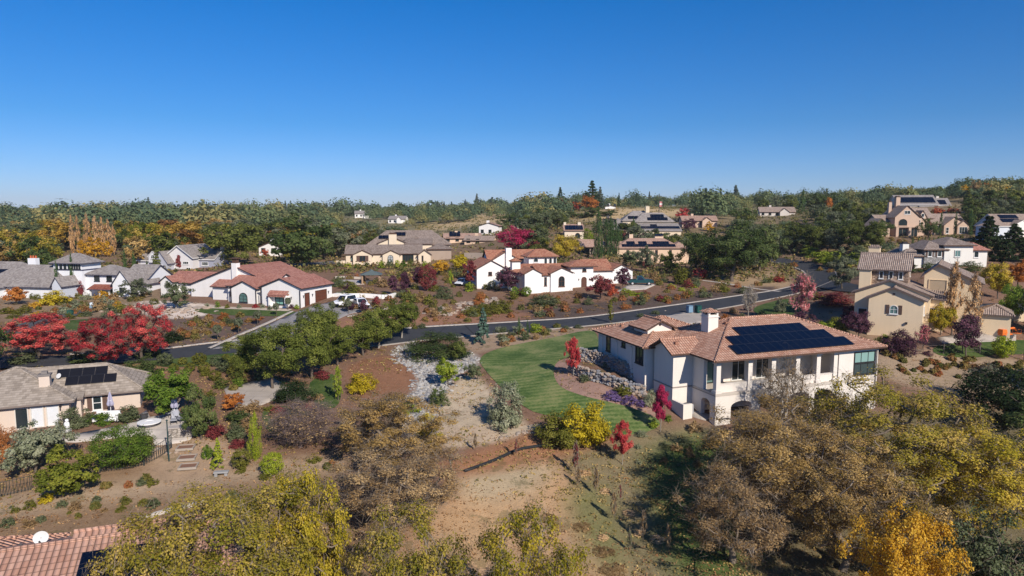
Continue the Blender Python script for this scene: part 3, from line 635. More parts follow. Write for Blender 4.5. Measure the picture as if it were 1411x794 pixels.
    h.win('f',.7,-13.7,-11.9,.4,2.1,arch=True,mull=(2,3),pane=GL_TEAL); h.win('f',0,-5.3,-3.5,.45,2.0,mull=(2,3),pane=glass((.20,.42,.36),.15))
    m=MB(); q=[(-6.3,0,2.35),(-2.4,0,2.35),(-2.6,-1.0,2.05),(-6.1,-1.0,2.05)]; m.poly(q[::-1]); m.poly([(a,b,z-.15) for a,b,z in q]); 
    for i in range(4): j=(i+1)%4; m.poly([q[i],q[j],(q[j][0],q[j][1],q[j][2]-.15),(q[i][0],q[i][1],q[i][2]-.15)])
    m.poly([(-6.35,-.002,2.36),(-6.1,-1,2.07),(-2.6,-1,2.07),(-2.35,-.002,2.36)]); m.poly([(-6.35,-.004,2.9),(-6.35,-.9,2.2),(-2.35,-.9,2.2),(-2.35,-.004,2.9)],0); h.part(m,'awning_roof',[TERRA_RED,TRIM_DARK])
    m=MB().box(-6.2,-2.5,-.8,0,-2,.3); m.box(-6.2,-5.9,-.8,0,.3,2.2); m.box(-2.8,-2.5,-.8,0,.3,2.2); h.part(m,'bay_wall',sw)
    h.win('f',1.6,-16.6,-15.9,1.3,2.0,mull=(1,1)); h.win('f',4.6,-21.8,-21.3,1.2,2.2,mull=(1,1))
    h.win('r',0,1.0,2.3,-.2,2.5,door=DOOR_BROWN,mull=(1,1),bar=.06); h.win('r',0,4.0,7.3,-.2,2.6,door=DOOR_BROWN,mull=(1,5),bar=.06,frame=FR_BROWN)
    for b in (.6,3.1,7.8): m=MB().tube((0,0,0),(0,0,.32),.07,.05,6); m.box(-.1,.1,-.1,.1,.32,.4); h.part(m,'wall_lamp',TRIM_DARK,loc=(.12,b,1.75))
    for a,b in ((-8.25,-.12),(-15.5,.58),(-.1,-.12),(-9.95,.58)): m=MB().box(a-.06,a+.06,b-.06,b+.06,-1,3.1); h.part(m,'downpipe',TRIM_DARK)
    for a in (-6.9,-1.9): m=MB().tube((0,0,0),(0,0,.32),.07,.05,6); m.box(-.1,.1,-.1,.1,.32,.4); h.part(m,'wall_lamp',TRIM_DARK,loc=(a,-.12,1.5))
    m=MB().box(-.02,.9,9.05,12.5,-3,1.5); h.part(m,'garden_wall',sw)
    # ---- white villa
    h=House('white villa with terracotta roofs, arched entry tower and three arched upper windows',(6.1,140,5.6),15,sw,TERRA_V,TRIM_BROWN,FR_BROWN,-2.5)
    h.block(-5.5,17.4,4.3,11.5,3.7,'hip',1.35,.45)
    h.block(-3.7,-.1,-.3,8,3.75,'gable_b',.95,.3); h.block(-.12,1.95,0.1,6,3.3,'shed',1.7,.3,zb=-2); h.block(1.9,6.7,-.3,8,3.75,'gable_b',1.05,.35)
    h.block(7.3,12.4,2.6,8,5.0,'hip',.9,.8); h.block(12.0,18,5.5,13,3.5,'gable_a',2.2,.4); h.block(17.2,22.5,4.6,14,3.5,'gable_b',1.25,.35)
    h.block(-12,-5.7,7.6,18,4.3,'gable_b',1.7,.4); h.block(-.4,5.9,7.9,12,6.9,'hip',1.2,.6); h.block(-8,3,14,19,5.9,'gable_a',1.8,.5); h.block(-7.5,-1,13.2,18,5.6,'gable_b',1.9,.4)
    h.chim(-4.3,-3.0,12.6,13.6,3,8.4,style='none'); m=None
    h.block(-4.8,-3.0,5.5,7.2,6.0,'hip',.5,.25,zb=4)
    h.win('f',-.3,3.6,4.9,1.0,3.15,arch=True,mull=(2,2)); h.win('f',.1,.6,1.15,1.2,3.0,mull=(1,2))
    h.win('f',2.6,9.7,10.9,.3,2.6,arch=True,door=FR_BROWN,mull=(1,1)); h.win('f',2.6,9.9,10.8,3.7,4.45,arch=True,mull=(1,1))
    for a in (3.0,4.1,5.1): h.win('f',7.9,a,a+.75,5.0,6.5,arch=True,mull=(1,1),frame=FR_WHITE)
    h.win('f',7.9,.6,1.7,5.5,6.5,arch=True,mull=(1,1),frame=FR_WHITE); h.win('f',7.6,-9.5,-8.7,2.9,3.7,mull=(2,1)); h.win('f',7.6,-6.9,-5.95,1.4,4.0,mull=(1,1))
    h.win('f',4.6,19.2,20.4,1.0,2.6,mull=(2,1))
    for a in (9.1,11.5): m=MB().tube((0,0,0),(0,0,.4),.08,.05,6); h.part(m,'wall_lamp',TRIM_DARK,loc=(a,2.45,1.9))
    # ---- tan house
    h=House('tan stucco house with long brown tile roof, three front gables and a stout chimney',(-45.6,188,7.6),8,stucco((.68,.57,.43)),TILE_TAUPE,TRIM_BROWN,FR_BROWN,-2.5)
    h.block(-.2,20.5,0,8.4,2.9,'gable_a',2.1,.5); h.block(1.8,6.9,-1,5,2.6,'gable_b',1.2,.4); h.block(9.8,14.4,-.8,5,2.6,'gable_b',1.1,.4); h.block(19.6,23,-1.2,4,2.5,'gable_b',1.2,.4)
    h.block(8.2,16.4,7.6,14,5.3,'gable_b',1.7,.5); h.block(16,23.5,7.2,14,5.2,'gable_a',1.3,.5); h.block(5,29,10.5,21,5.0,'hip',3.7,.6); h.block(22.4,29,4,12,3.8,'hip',1.2,.5,wall=stucco((.36,.28,.22)))  # right wing: shade put into its wall colour as darker stucco
    m=MB().box(-3,-.25,.5,.8,-2.5,1.0); h.part(m,'garden_wall',stucco((.68,.57,.43)))
    h.chim(11.3,13.5,6.8,8.2,3,8.0)
    h.win('f',-1,3.5,5.2,.8,2.4,mull=(2,1),shut=True); h.win('f',-.8,11.2,12.7,.6,2.5,arch=True,mull=(2,3),pane=GL_BRIGHT,frame=FR_DARK); h.win('f',0,15.2,18.3,.5,2.6,mull=(4,1)); h.win('f',0,1.1,1.55,.8,2.3,mull=(1,1),pane=GL_TEAL); h.win('f',-1.2,20.5,21.0,.6,2.3,mull=(1,1)); h.win('f',7.5,17,22.5,3.6,4.3,mull=(6,1))
    sA=3.9/5.75; n=math.hypot(1,sA)
    for i in range(3): h.panel((12.7+i*1.1,13.2,4.85+sA*3.7),(1,0,0),(0,1/n,sA/n),1.05,1.6)
    for i in range(3): h.panel((8.2+i*1.05,12.0+.0,4.85+sA*2.5),(1,0,0),(0,1/n,sA/n),1.0,1.5)
    # ---- white house with grey roof and tower
    swb=stucco((.74,.75,.77)); h=House('white house with grey shingle roofs and a square tower ringed with small windows',(-88.7,132,4.6),-10,swb,SHAKE_GREY,plain((.06,.06,.09)),FR_DARK,-2.5)
    h.block(-18,0,0,10,2.95,'hip',3.6,.5); h.block(-26,-9.5,2,13,2.9,'hip',4.0,.5); h.block(-20,-11.5,-2.2,5,2.6,'gable_b',2.0,.4)
    h.block(-4.1,2.4,4,9.0,7.4,'hip',1.5,.6)
    m=MB().box(-4.18,2.48,3.92,9.08,5.75,5.95); h.part(m,'band_course',plain((.05,.05,.1)))
    for i in range(4): h.win('f',4,-3.6+i*.95,-3.0+i*.95,6.05,7.0,mull=(1,1),bar=.05); h.win('f',4,.05+i*.55,.45+i*.55,6.05,7.0,mull=(1,1),bar=.05)
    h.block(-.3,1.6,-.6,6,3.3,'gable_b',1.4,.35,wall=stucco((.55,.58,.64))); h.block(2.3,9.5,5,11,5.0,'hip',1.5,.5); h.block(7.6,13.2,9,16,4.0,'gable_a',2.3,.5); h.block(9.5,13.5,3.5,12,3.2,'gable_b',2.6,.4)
    h.block(4.4,9.0,3.2,5,2.1,'shed',.7,.3,walls=False,roofm=tile((.22,.05,.03),(.30,.09,.06),(.36,.13,.09)))
    for a in (4.6,6.7,8.8): m=MB().box(a-.12,a+.12,3.2,3.44,-2,2.1); h.part(m,'post',FR_WHITE)
    m=MB().box(4.6,8.8,4.0,4.98,-2,2.0); h.win('f',5,5.2,6.4,.6,2.0,mull=(2,1)); h.win('f',5,7.0,8.2,3.6,5.0,arch=True,mull=(2,2),frame=FR_DARK); h.win('f',5,4.2,5.4,3.6,5.0,arch=True,mull=(2,2),frame=FR_DARK)
    h.win('f',-.6,.4,1.1,.5,1.9,mull=(1,2)); h.win('f',0,-9.2,-7.6,.6,2.4,mull=(2,1)); h.win('f',3.5,11.0,12.0,1.6,2.6,mull=(2,1))
    h.chim(-11,-9.2,5,6,4,8.0,style='pot'); h.chim(-5.4,-4.2,6,7.2,5,7.6,style='none')
    s5=4.0/5.5; n=math.hypot(1,s5)
    for i in range(7): h.panel((-21.5+i*1.06,2.6,2.9+.2+s5*.6),(1,0,0),(0,1/n,s5/n),1.02,1.7); h.panel((-21.5+i*1.06,2.6+1.75/n,2.9+.2+s5*(.6+1.75/n)),(1,0,0),(0,1/n,s5/n),1.02,1.7)
    # ---- grey gabled house
    h=House('pale grey two-storey house with steep white-edged front gable and dormer wing',(-80.8,172,7.0),-12,stucco((.62,.62,.64)),SHAKE_GREY,TRIM_WHITE,FR_WHITE,-2.5)
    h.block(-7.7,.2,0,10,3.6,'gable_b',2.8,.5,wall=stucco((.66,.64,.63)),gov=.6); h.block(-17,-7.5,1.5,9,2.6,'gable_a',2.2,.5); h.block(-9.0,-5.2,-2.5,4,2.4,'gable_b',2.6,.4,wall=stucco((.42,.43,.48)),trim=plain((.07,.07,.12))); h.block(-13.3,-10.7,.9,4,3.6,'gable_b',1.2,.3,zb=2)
    h.block(.19,4.6,2.5,10,3.0,'gable_a',2.4,.4,wall=stucco((.34,.35,.42))); h.chim(4.3,5.3,5.5,7,2,7.6)  # right wing: blue-grey siding, darkened in colour for the eave shadow
    h.win('f',0,-2.6,-.9,1.8,2.5,mull=(3,1)); h.win('f',0,-1.7,-.4,-.2,1.0,mull=(2,1)); h.win('f',.9,-12.6,-11.4,3.0,4.0,arch=True,mull=(2,2)); h.win('f',2.5,1.0,2.8,1.3,2.3,mull=(3,1)); h.win('f',-2.5,-7.8,-6.6,.3,1.9,mull=(2,1))
    # ---- beige house with stone tower
    sb=stucco((.80,.63,.42)); stn=stone((.13,.09,.07),(.30,.21,.155),(.46,.36,.28),1.7); h=House('beige two-storey house with stone-faced tower and taupe tile roofs',(52.7,100,4.3),-34,sb,TILE_TAUPE2,plain((.14,.10,.09)),FR_WHITE,-3,pane=glass((.03,.03,.035),.1),cap=.12)
    h.block(0,6.95,0,8,5.15,'gable_b',1.55,.5,rp=3.2,gov=.45); h.block(-2.2,7.6,2.6,12,5.6,'gable_b',1.9,.5,rp=2.4,gov=.4); h.block(-2.0,4.5,5.4,10.4,9.2,'gable_a',1.9,.55,wall=stn)
    m=MB().box(-2.02,-.4,4.7,5.4,2,8.9); h.part(m,'wall',sb); q=MB(); q.poly([(-2.2,4.5,8.9),(-.2,4.5,8.9),(-.2,5.39,9.3),(-2.2,5.39,9.3)]); q.poly([(-2.2,5.39,9.0),(-.2,5.39,9.0),(-.2,4.5,8.8),(-2.2,4.5,8.8)]); h.part(q,'roof',TILE_TAUPE2)
    h.block(6.4,13.6,9,19,8.1,'gable_b',1.6,.5,rp=8.2,eave2=7.2,gov=.45); h.block(6.9,9.3,4.2,9.2,4.9,'shed',.8,.35); h.block(13.7,17.5,9,14,2.8,'hip',1.0,.4)
    h.chim(-1.6,.0,10.6,11.8,8,12.0,capm=TILE_TAUPE2)
    for a in (.6,1.9,3.2): h.win('f',5.4,a,a+.62,7.55,8.75,mull=(1,1))
    h.win('f',0,2.75,3.85,2.95,4.25,arch=True,mull=(2,2),shut=True,pane=GL_TEAL); h.win('r',6.95,.8,2.2,2.9,4.2,mull=(2,1)); h.win('r',4.5,7.4,8.4,7.9,9.2,arch=True,mull=(2,1),frame=plain((.55,.5,.45))); h.win('f',9,7.0,9.4,5.6,7.5,mull=(1,1),pane=plain((.45,.35,.24)),frame=sb)  # last window is a wall recess, its shade painted as darkened beige
    h.win('f',2.6,-1.7,-.4,.2,3.2,mull=(1,1)); h.win('f',4.2,7.5,8.6,2.4,3.7,mull=(2,1)); m=MB().box(-.12,.12,-.12,.12,0,.3); h.part(m,'wall_lamp',TRIM_DARK,loc=(5.0,-.13,1.6)); m=MB().box(-.15,.15,-.02,.02,0,.3); h.part(m,'vent_grille',SHUT,loc=(3.2,-.03,5.7))
    # ---- stone and white house behind
    h=House('white and grey-stone house with dark hip roofs and green shutters behind the beige tower house',(86.2,142,9.0),0,stucco((.70,.68,.63)),TILE_TAUPE,TRIM_BROWN,FR_WHITE,-3)
    h.block(-4.6,-.2,.5,7,4.0,'hip',1.6,.5); h.block(-.3,4.0,0,7,5.4,'hip',1.4,.6,wall=stone((.2,.19,.18),(.3,.29,.28),(.42,.4,.38),2.6)); h.block(3.6,9.5,-.3,7,6.2,'hip',1.3,.6); h.block(9.3,13,.4,7,5.2,'hip',1.2,.5,roofm=TERRA_RED)
    h.chim(-3.8,-2.5,2,3.2,3,6.3,style='cap',capm=TRIM_DARK)
    for a in (.3,2.3): h.win('f',0,a,a+.9,3.7,5.0,mull=(1,1),shut=.3)
    h.win('f',-.3,5.7,6.9,3.7,5.1,mull=(2,1),frame=FR_WHITE,pane=GL_TEAL,shut=.02); h.win('f',.4,10.2,11.2,3.5,4.8,mull=(1,1))
    for i in range(3): h.panel((-3.6+i*1.05,.9,4.2+.2),(1,0,0),(0,.9,.42),1.0,1.6)
    # ---- pink house with blue panels
    spk=stucco((.68,.50,.36)); h=House('long peach stucco house with pink tile roof and stepped rows of blue solar panels',(29.4,205,7.7),0,spk,TILE_PINK,plain((.3,.2,.15)),FR_BROWN,-2)
    h.block(2,21.5,0,9,3.6,'hip',2.5,.5); h.block(-1.6,4,1.5,8,3.5,'gable_a',1.6,.4); h.block(19,24,1.0,9,3.5,'hip',1.5,.4)
    s6=2.5/4.5; n=math.hypot(1,s6)
    for i in range(13): h.panel((3.7+i*1.24,.0,3.6+.2),(1,0,0),(0,1/n,s6/n),1.2,1.5)
    for a0,c in ((5.3,2),(8.9,2),(13.2,4)):
        for i in range(c): h.panel((a0+i*1.24,1.4,3.8+s6*1.4),(1,0,0),(0,1/n,s6/n),1.2,1.5)
    for a in (5,9.4,13.6,17.8): h.win('f',0,a,a+.8,1.2,2.9,mull=(1,2))
    h.chim(6.8,8.0,6.2,7.2,4,7.4,style='none'); h.chim(14.6,17.2,5.6,7.5,4,6.9,style='none')
    for i in range(2): h.panel((14.7+i*1.25,5.3,6.9),(1,0,0),(0,.8,.3),1.2,1.4)
    # ---- upper house
    h=House('sprawling cream hillside house with grey roof terraces crowded with solar panels',(47.2,255,10.9),0,stucco((.70,.58,.42)),SHAKE_GREY,plain((.3,.26,.22)),FR_BROWN,-2)
    h.block(0,15.8,0,7,4.0,'shed',2.6,.4); h.block(-10,-3,1,8,4.4,'hip',2.6,.4); h.block(-.1,14.5,7,14,7.6,'hip',3.0,.5); h.block(-4.5,9,9,18,7.9,'hip',3.4,.5); h.block(-9,-3,9,16,6.8,'hip',1.6,.5)
    s7=2.6/7; n=math.hypot(1,s7)
    for i in range(12): h.panel((.7+i*1.26,1.6,4.2+s7*1.6),(1,0,0),(0,1/n,s7/n),1.22,2.3)
    for i in range(2): h.panel((5.2+i*1.26,4.0,4.2+s7*4.0),(1,0,0),(0,1/n,s7/n),1.22,1.7)
    s8=3.0/3.5; n=math.hypot(1,s8)
    for r in range(2):
        for i in range(4+2*(1-r)): h.panel((4.6+r*1.4+i*1.3,7.0+r*1.35,7.8+s8*r*1.35),(1,0,0),(0,1/n,s8/n),1.25,1.7)
        for i in range(4-2*r): h.panel((-7.6+i*1.2+r,1.2+1.4*r,4.6+s8*r*1.4),(1,0,0),(0,1/n,s8/n),1.15,1.6)
    for i in range(3): h.panel((-2.4+i*1.3,9.3,8.3),(1,0,0),(0,1/n,s8/n),1.25,1.7)
    h.chim(4.6,6.0,11,12.2,8,13.2,style='none'); h.win('f',0,8.8,9.5,1.6,2.8,mull=(1,1)); h.win('f',0,13.2,14,1.6,2.8,mull=(1,1)); h.win('f',0,3,3.8,1.6,2.8,mull=(1,1))
    # ---- small house with five panels
    o=at_d(780,326,225); h=House('small cream outbuilding with five dark solar panels on its lean-to roof',o,0,stucco((.7,.6,.47)),TILE_PINK,TRIM_BROWN,FR_BROWN,-3)
    h.block(-.5,5.8,0,5,1.8,'shed',2.0,.3)
    for i in range(5): h.panel((-.2+i*1.2,.3,2.15),(1,0,0),(0,.93,.37),1.1,3.6)
    h.win('f',0,3.0,4.6,-1,1.2,arch=True,mull=(1,1)); h.chim(-.5,.3,4.2,5,2,4.6,style='none'); h.chim(4.2,5.2,4.2,5,2,4.6,style='none')
    # ---- pavilion
    o=at_d(800,350,195); h=House('open garden pavilion with pink tile roof on posts beside tall cypresses',o,5,spk,TILE_PINK,TRIM_BROWN,cat='pavilion',name='pavilion')
    h.block(0,5.6,0,5,2.2,'gable_a',1.7,.6,walls=False)
    for a,b in ((.2,.2),(5.4,.2),(.2,4.8),(5.4,4.8),(2.8,.2)): m=MB().box(a-.18,a+.18,b-.18,b+.18,-2,2.3); h.part(m,'post',plain((.25,.2,.16)))
    m=MB().box(.4,5.2,4.5,4.7,-2,2.2); h.part(m,'wall',plain((.12,.1,.09)))
    # ---- mansion on the right hill
    sr=stucco((.52,.38,.29)); h=House('large tan hillside mansion with steep gables, turret and arched loggia',(129.2,230,14.0),0,sr,TILE_TAUPE2,TRIM_BROWN,FR_WHITE,-3)
    h.block(-.8,7.4,0,9,6.3,'gable_b',3.7,.5,rp=3.1); h.block(4.2,10,1.2,9,4.8,'gable_b',3.2,.4,rp=7.2); h.block(6.5,14,3.5,12,6.0,'gable_a',3.2,.5); h.block(8.6,11.2,2.5,7,6.3,'gable_b',2.0,.3)
    h.block(13,24,2,10,4.2,'gable_a',3.0,.5); h.block(15.6,24,-.4,7,3.6,'gable_b',2.6,.5,rp=18.8); h.block(19.6,23.4,-1.2,4,3.4,'gable_b',1.6,.4); h.block(-8.6,-2.6,-.5,6,3.0,'gable_b',2.6,.4); h.block(-5,-.5,3,10,4.6,'gable_a',2.2,.4,trim=TRIM_DARK)
    h.win('f',0,.4,3.4,3.3,5.7,arch=True,mull=(1,1),frame=sr); h.win('f',0,.4,3.4,-.5,2.4,mull=(2,1),frame=sr); h.win('f',0,4.6,7.0,-.5,2.4,mull=(2,1),frame=sr)
    m=MB().box(3.55,4.4,-.9,0,-3,2.8); m.box(-.7,.2,-.9,0,-3,2.8); m.box(-.8,7.4,-.95,0,2.8,3.1); h.part(m,'loggia',sr)
    for a in (5.0,6.3,7.6): h.win('f',1.2,a,a+.9,3.7,5.3,mull=(1,2))
    h.win('f',0,2.2,4.2,7.2,8.4,mull=(2,1)); h.win('f',2.5,9.4,10.4,6.2,7.4,mull=(1,1)); h.win('f',-1.2,20.2,22.8,.8,3.0,mull=(3,1)); h.win('f',-.4,16.2,17.2,.8,2.8,mull=(1,2)); h.win('f',2,13.6,15.2,1.2,3.4,mull=(2,2))
    h.chim(2.6,4.0,6,7.4,8,13.0); h.chim(.2,1.2,6,7,7,11.3)
    # ---- hilltop house
    o=at_d(1252,290,290); h=House('pale hilltop house with broad blue-black solar roof above the tan mansion',o,-14,stucco((.66,.60,.54)),SHAKE_GREY,TRIM_WHITE,FR_WHITE,-8)
    h.block(-4,11,0,12,2.4,'gable_a',4.0,.6,rp=8,eave2=4.4); h.block(9,16,1,11,2.0,'gable_a',3.0,.5); h.block(4,9,-2.5,5,.6,'gable_a',2.0,.4)
    for r in range(3):
        for i in range(11): h.panel((-3.2+i*1.25,1.2+r*1.55,2.4+.2+.5*(1.2+r*1.55)),(1,0,0),(0,.894,.447),1.2,1.7)
    for r in range(2):
        for i in range(4): h.panel((9.8+i*1.25,1.5+r*1.5,2.2+.6*(.5+r*1.5)),(1,0,0),(0,.857,.514),1.2,1.7)
    h.win('r',16,4,6,.2,1.6,mull=(2,1)); h.win('f',1,11,13,.2,1.6,mull=(2,1)); h.chim(12,13,6,7,3,6,style='none')
    # ---- house at right edge
    h=House('pale blue-grey house with white walls and angled solar panels by the dark pines',(142.6,200,15.3),6,stucco((.62,.66,.72)),TILE_TAUPE2,TRIM_WHITE,FR_WHITE,-4)
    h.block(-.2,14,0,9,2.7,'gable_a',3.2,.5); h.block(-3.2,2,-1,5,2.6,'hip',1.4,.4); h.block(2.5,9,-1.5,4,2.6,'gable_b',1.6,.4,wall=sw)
    for r in range(2):
        for i in range(5): h.panel((1.5+i*1.2+r*.5,1.0+r*1.6,2.9+.71*(1.0+r*1.6)),(1,0,0),(0,.815,.58),1.15,1.7)
    h.win('f',-1.5,4,5.4,.4,2.2,mull=(2,1)); h.win('f',0,.8,2.0,.5,2.2,mull=(1,1)); h.win('f',-1,-2.4,-1.2,.5,2.2,mull=(1,1))
    # ---- far houses
    far=[((1047,299),330,'long low taupe-roofed house on the ridge behind the evergreen wall',16,8,2.4,2.2,TILE_TAUPE2,stucco((.6,.55,.5)),0),
     ((940,313),280,'salmon-roofed hillside house beside the crimson tree',14,8,2.6,1.8,TILE_PINK,stucco((.62,.45,.34)),0),
     ((660,324),275,'small white two-storey house with dark windows below the golden field',8,6,3.6,1.2,TILE_PINK,sw,0),
     ((612,336),240,'pink-roofed rambling house with blue roof panels below the golden field',13,6,1.9,1.5,TILE_PINK,spk,6),
     ((640,338),232,'low mauve-roofed annex in front of the white two-storey house',10,5,1.7,1.3,TILE_TAUPE2,spk,0),
     ((489,300),520,'tiny white farmhouse far among the woods',12,8,3,2,SHAKE_GREY,sw,0),
     ((535,308),470,'tiny white barn among grey-green oaks in the distance',12,8,3,2,SHAKE_GREY,sw,0),
     ((357,352),205,'half-hidden white cottage beside the orange-red maple',7,6,2.4,1.4,TILE_TAUPE2,sw,0),
     ((834,287),340,'tiny white hilltop house roof beside the red autumn tree',5,4,.7,.6,SHAKE_GREY,sw,0),
     ((698,318),330,'white gabled house half hidden behind red trees',6,6,3.0,1.6,SHAKE_GREY,sw,0),
     ((830,310),262,'dark flat-roofed pool house behind the row of cypresses',5,4,2.0,.5,SHAKE_GREY,plain((.1,.09,.09)),0)]
    for (p,d,lab,w,dp,ev,ri,rf,wl,np_) in far:
        o=at_d(*p,d); h=House(lab,o,random.Random(p[0]).uniform(-12,12),wl,rf,TRIM_BROWN,FR_DARK,-2)
        h.block(0,w,0,dp,ev,'gable_a' if w>9 else 'gable_b',ri,.5)
        if w>10: h.block(w*.55,w*.8,-2,dp*.6,ev,'gable_b',ri*.7,.4)
        for i in range(max(2,int(w/3.5))): h.win('f',0,.8+i*3.2,2.0+i*3.2,.9,2.2,mull=(2,1))
        for i in range(np_): h.panel((2+i%3*1.3,.5+i//3*1.6,ev+.4+(.5+i//3*1.6)*ri/(dp/2)),(1,0,0),(0,.9,.45),1.2,1.7)
        h.chim(w*.3,w*.3+1,dp*.5,dp*.5+1,ev,ev+ri+1,style='none')
# ------------------------------------------------------------------ plants
PM={}
def leaf_mesh(name,C,nrm,size,val,rng,aspect=1.5):
    n=len(C); r=rng.normal(size=(n,3)); nn=nrm+r*.55; nn/=np.linalg.norm(nn,axis=1)[:,None]+1e-9
    t=np.cross(nn,rng.normal(size=(n,3))); t/=np.linalg.norm(t,axis=1)[:,None]+1e-9; b=np.cross(nn,t)
    s=(size*rng.uniform(.65,1.35,n))[:,None]
    V=np.stack([C-t*s*aspect*.5,C+b*s*.42,C+t*s*aspect*.5,C-b*s*.42],1).reshape(-1,3); F=np.arange(4*n).reshape(-1,4)
    me=fastmesh(name,V,F); a=me.attributes.new('v','FLOAT','FACE'); a.data.foreach_set('value',np.clip(val,0,1).astype(np.float32)); return me
def skeleton(C,rng,trunk_top,lean=(0,0),base=(0,0,0),gn=None,r0=.03,r_min=.004,bias=.5):
    "greedy tree over the clump centres from the trunk; tubes with tapering radii"
    nodes=[np.array(base,float)]; par=[-1]; m=max(2,int(trunk_top/.08))
    for i in range(1,m+1):
        f=i/m; nodes.append(np.array([lean[0]*f+rng.normal()*.006,lean[1]*f+rng.normal()*.006,trunk_top*f])); par.append(len(nodes)-2)
    ft=m; order=np.argsort(np.linalg.norm(C-nodes[-1],axis=1)); depth=[0]*len(nodes)
    for i in order:
        A=np.array(nodes[ft:]); dd=np.linalg.norm(A-C[i],axis=1)+bias*np.array([depth[k] for k in range(ft,len(nodes))])*.02; k=ft+int(np.argmin(dd)); p=nodes[k]
        mid=(p+C[i])/2+rng.normal(size=3)*.12*np.linalg.norm(C[i]-p); mid[2]+=.05*np.linalg.norm(C[i]-p)
        nodes.append(mid); par.append(k); depth.append(depth[k]+1); nodes.append(C[i].copy()); par.append(len(nodes)-2); depth.append(depth[k]+2)
    n=len(nodes); w=np.zeros(n); ch=np.zeros(n,int)
    for i in range(n-1,0,-1):
        if ch[i]==0: w[i]=1
        w[par[i]]+=w[i]; ch[par[i]]+=1
    rad=np.maximum(r_min,r0*(w/w[0])**.45); return nodes,par,rad
def tubes(nodes,par,rad,sides=5):
    V=[];F=[]
    for i in range(1,len(nodes)):
        p,q=nodes[par[i]],nodes[i]; d=q-p; L=np.linalg.norm(d)
        if L<1e-5: continue
        d=d/L; u=np.cross(d,[.3,.5,.8]); u/=np.linalg.norm(u)+1e-9; w=np.cross(d,u); r1=rad[i]; r0=min(rad[par[i]],r1*1.35) if par[i]>0 else rad[0]*1.25
        k=len(V)
        for rr,c in ((r0,p),(r1,q)):
            for a in range(sides): t=2*math.pi*a/sides; V.append(c+(u*math.cos(t)+w*math.sin(t))*rr)
        for a in range(sides): F.append((k+a,k+(a+1)%sides,k+sides+(a+1)%sides,k+sides+a))
    return V,F
def twigs(C,rad,n,rng,L,th,up=.3):
    "thin tapering double-sided twigs fanning out from the clump centres"
    k=rng.integers(0,len(C),n); d=rng.normal(size=(n,3)); d[:,2]+=up; d/=np.linalg.norm(d,axis=1)[:,None]; o=C[k]+rng.normal(size=(n,3))*rad*.55
    l=(L*rng.uniform(.4,1.2,n))[:,None]; s=np.cross(d,rng.normal(size=(n,3))); s/=np.linalg.norm(s,axis=1)[:,None]; s=s*th
    V=np.stack([o-s,o+s,o+d*l+s*.25,o+d*l-s*.25],1).reshape(-1,3); return V,np.arange(4*n).reshape(-1,4)
def env(kind,rng,k):
    "clump centres and radii in a crown one unit high, half a unit in radius"
    P=[];RR=[]
    def sph(): 
        d=rng.normal(size=3); return d/np.linalg.norm(d)
    tries=0
    while len(P)<k:
        tries+=1; d=sph(); r=rng.uniform(.0,1)**.42
        if kind in('broad','sparse','bare'): 
            p=d*r*np.array([.44,.44,.38])+[0,0,.58]
            if p[2]<.22+.1*np.hypot(p[0],p[1]) and rng.random()<.6: continue
            rr=rng.uniform(.075,.13)
        elif kind=='oak': 
            p=d*r*np.array([.46,.46,.41])+[0,0,.55]
            if p[2]<.12: continue
            rr=rng.uniform(.07,.12)
        elif kind=='bush':
            p=d*r*np.array([.43,.43,.66])+[0,0,.25]
            if p[2]<.08: continue
            rr=rng.uniform(.10,.16)
        elif kind=='round':
            p=d*(r**.3)*np.array([.42,.42,.42])+[0,0,.5]; rr=.10
        elif kind=='mound':
            p=d*(r**.5)*np.array([.45,.45,.9])
            if p[2]<.02: continue
            rr=rng.uniform(.08,.15)
        elif kind=='cypress':
            z=rng.random(); q=min(1,(1-z)*3.2)*(.82+.18*min(1,z*6))
            p=np.array([d[0]*.44*q*r,d[1]*.44*q*r,.03+z*.95]); rr=.06+.03*q
        elif kind=='poplar':
            z=rng.random(); q=(math.sin(math.pi*min(1,z*.92+.1))**.6)
            p=np.array([d[0]*.36*q*r,d[1]*.36*q*r,.12+z*.86]); rr=rng.uniform(.05,.09)
        elif kind=='conifer':
            z=rng.random()**.75; lay=round(z*11)/11+rng.normal()*.012; q=(1-lay)*.46+.02
            th=rng.random()*6.283; rr_=q*rng.uniform(.3,1); p=np.array([math.cos(th)*rr_,math.sin(th)*rr_,.06+lay*.92-.10*rr_]); rr=.045+.03*(1-lay)
        elif kind=='vase':
            z=rng.random(); q=math.sin(math.pi*min(1,.12+z*.85))**.75
            p=np.array([d[0]*.40*q*r,d[1]*.40*q*r,.32+z*.64]); rr=rng.uniform(.07,.12)
        elif kind=='standard':
            p=d*(r**.3)*np.array([.36,.36,.22])+[0,0,.74]; rr=.10
        elif kind=='pine':
            z=rng.random(); q=(1-z)**.6*.9; p=np.array([d[0]*.42*q*r,d[1]*.42*q*r,.28+z*.68]); rr=rng.uniform(.06,.11)
        P.append(p); RR.append(rr)
        if tries>k*60: break
    return np.array(P),np.array(RR)
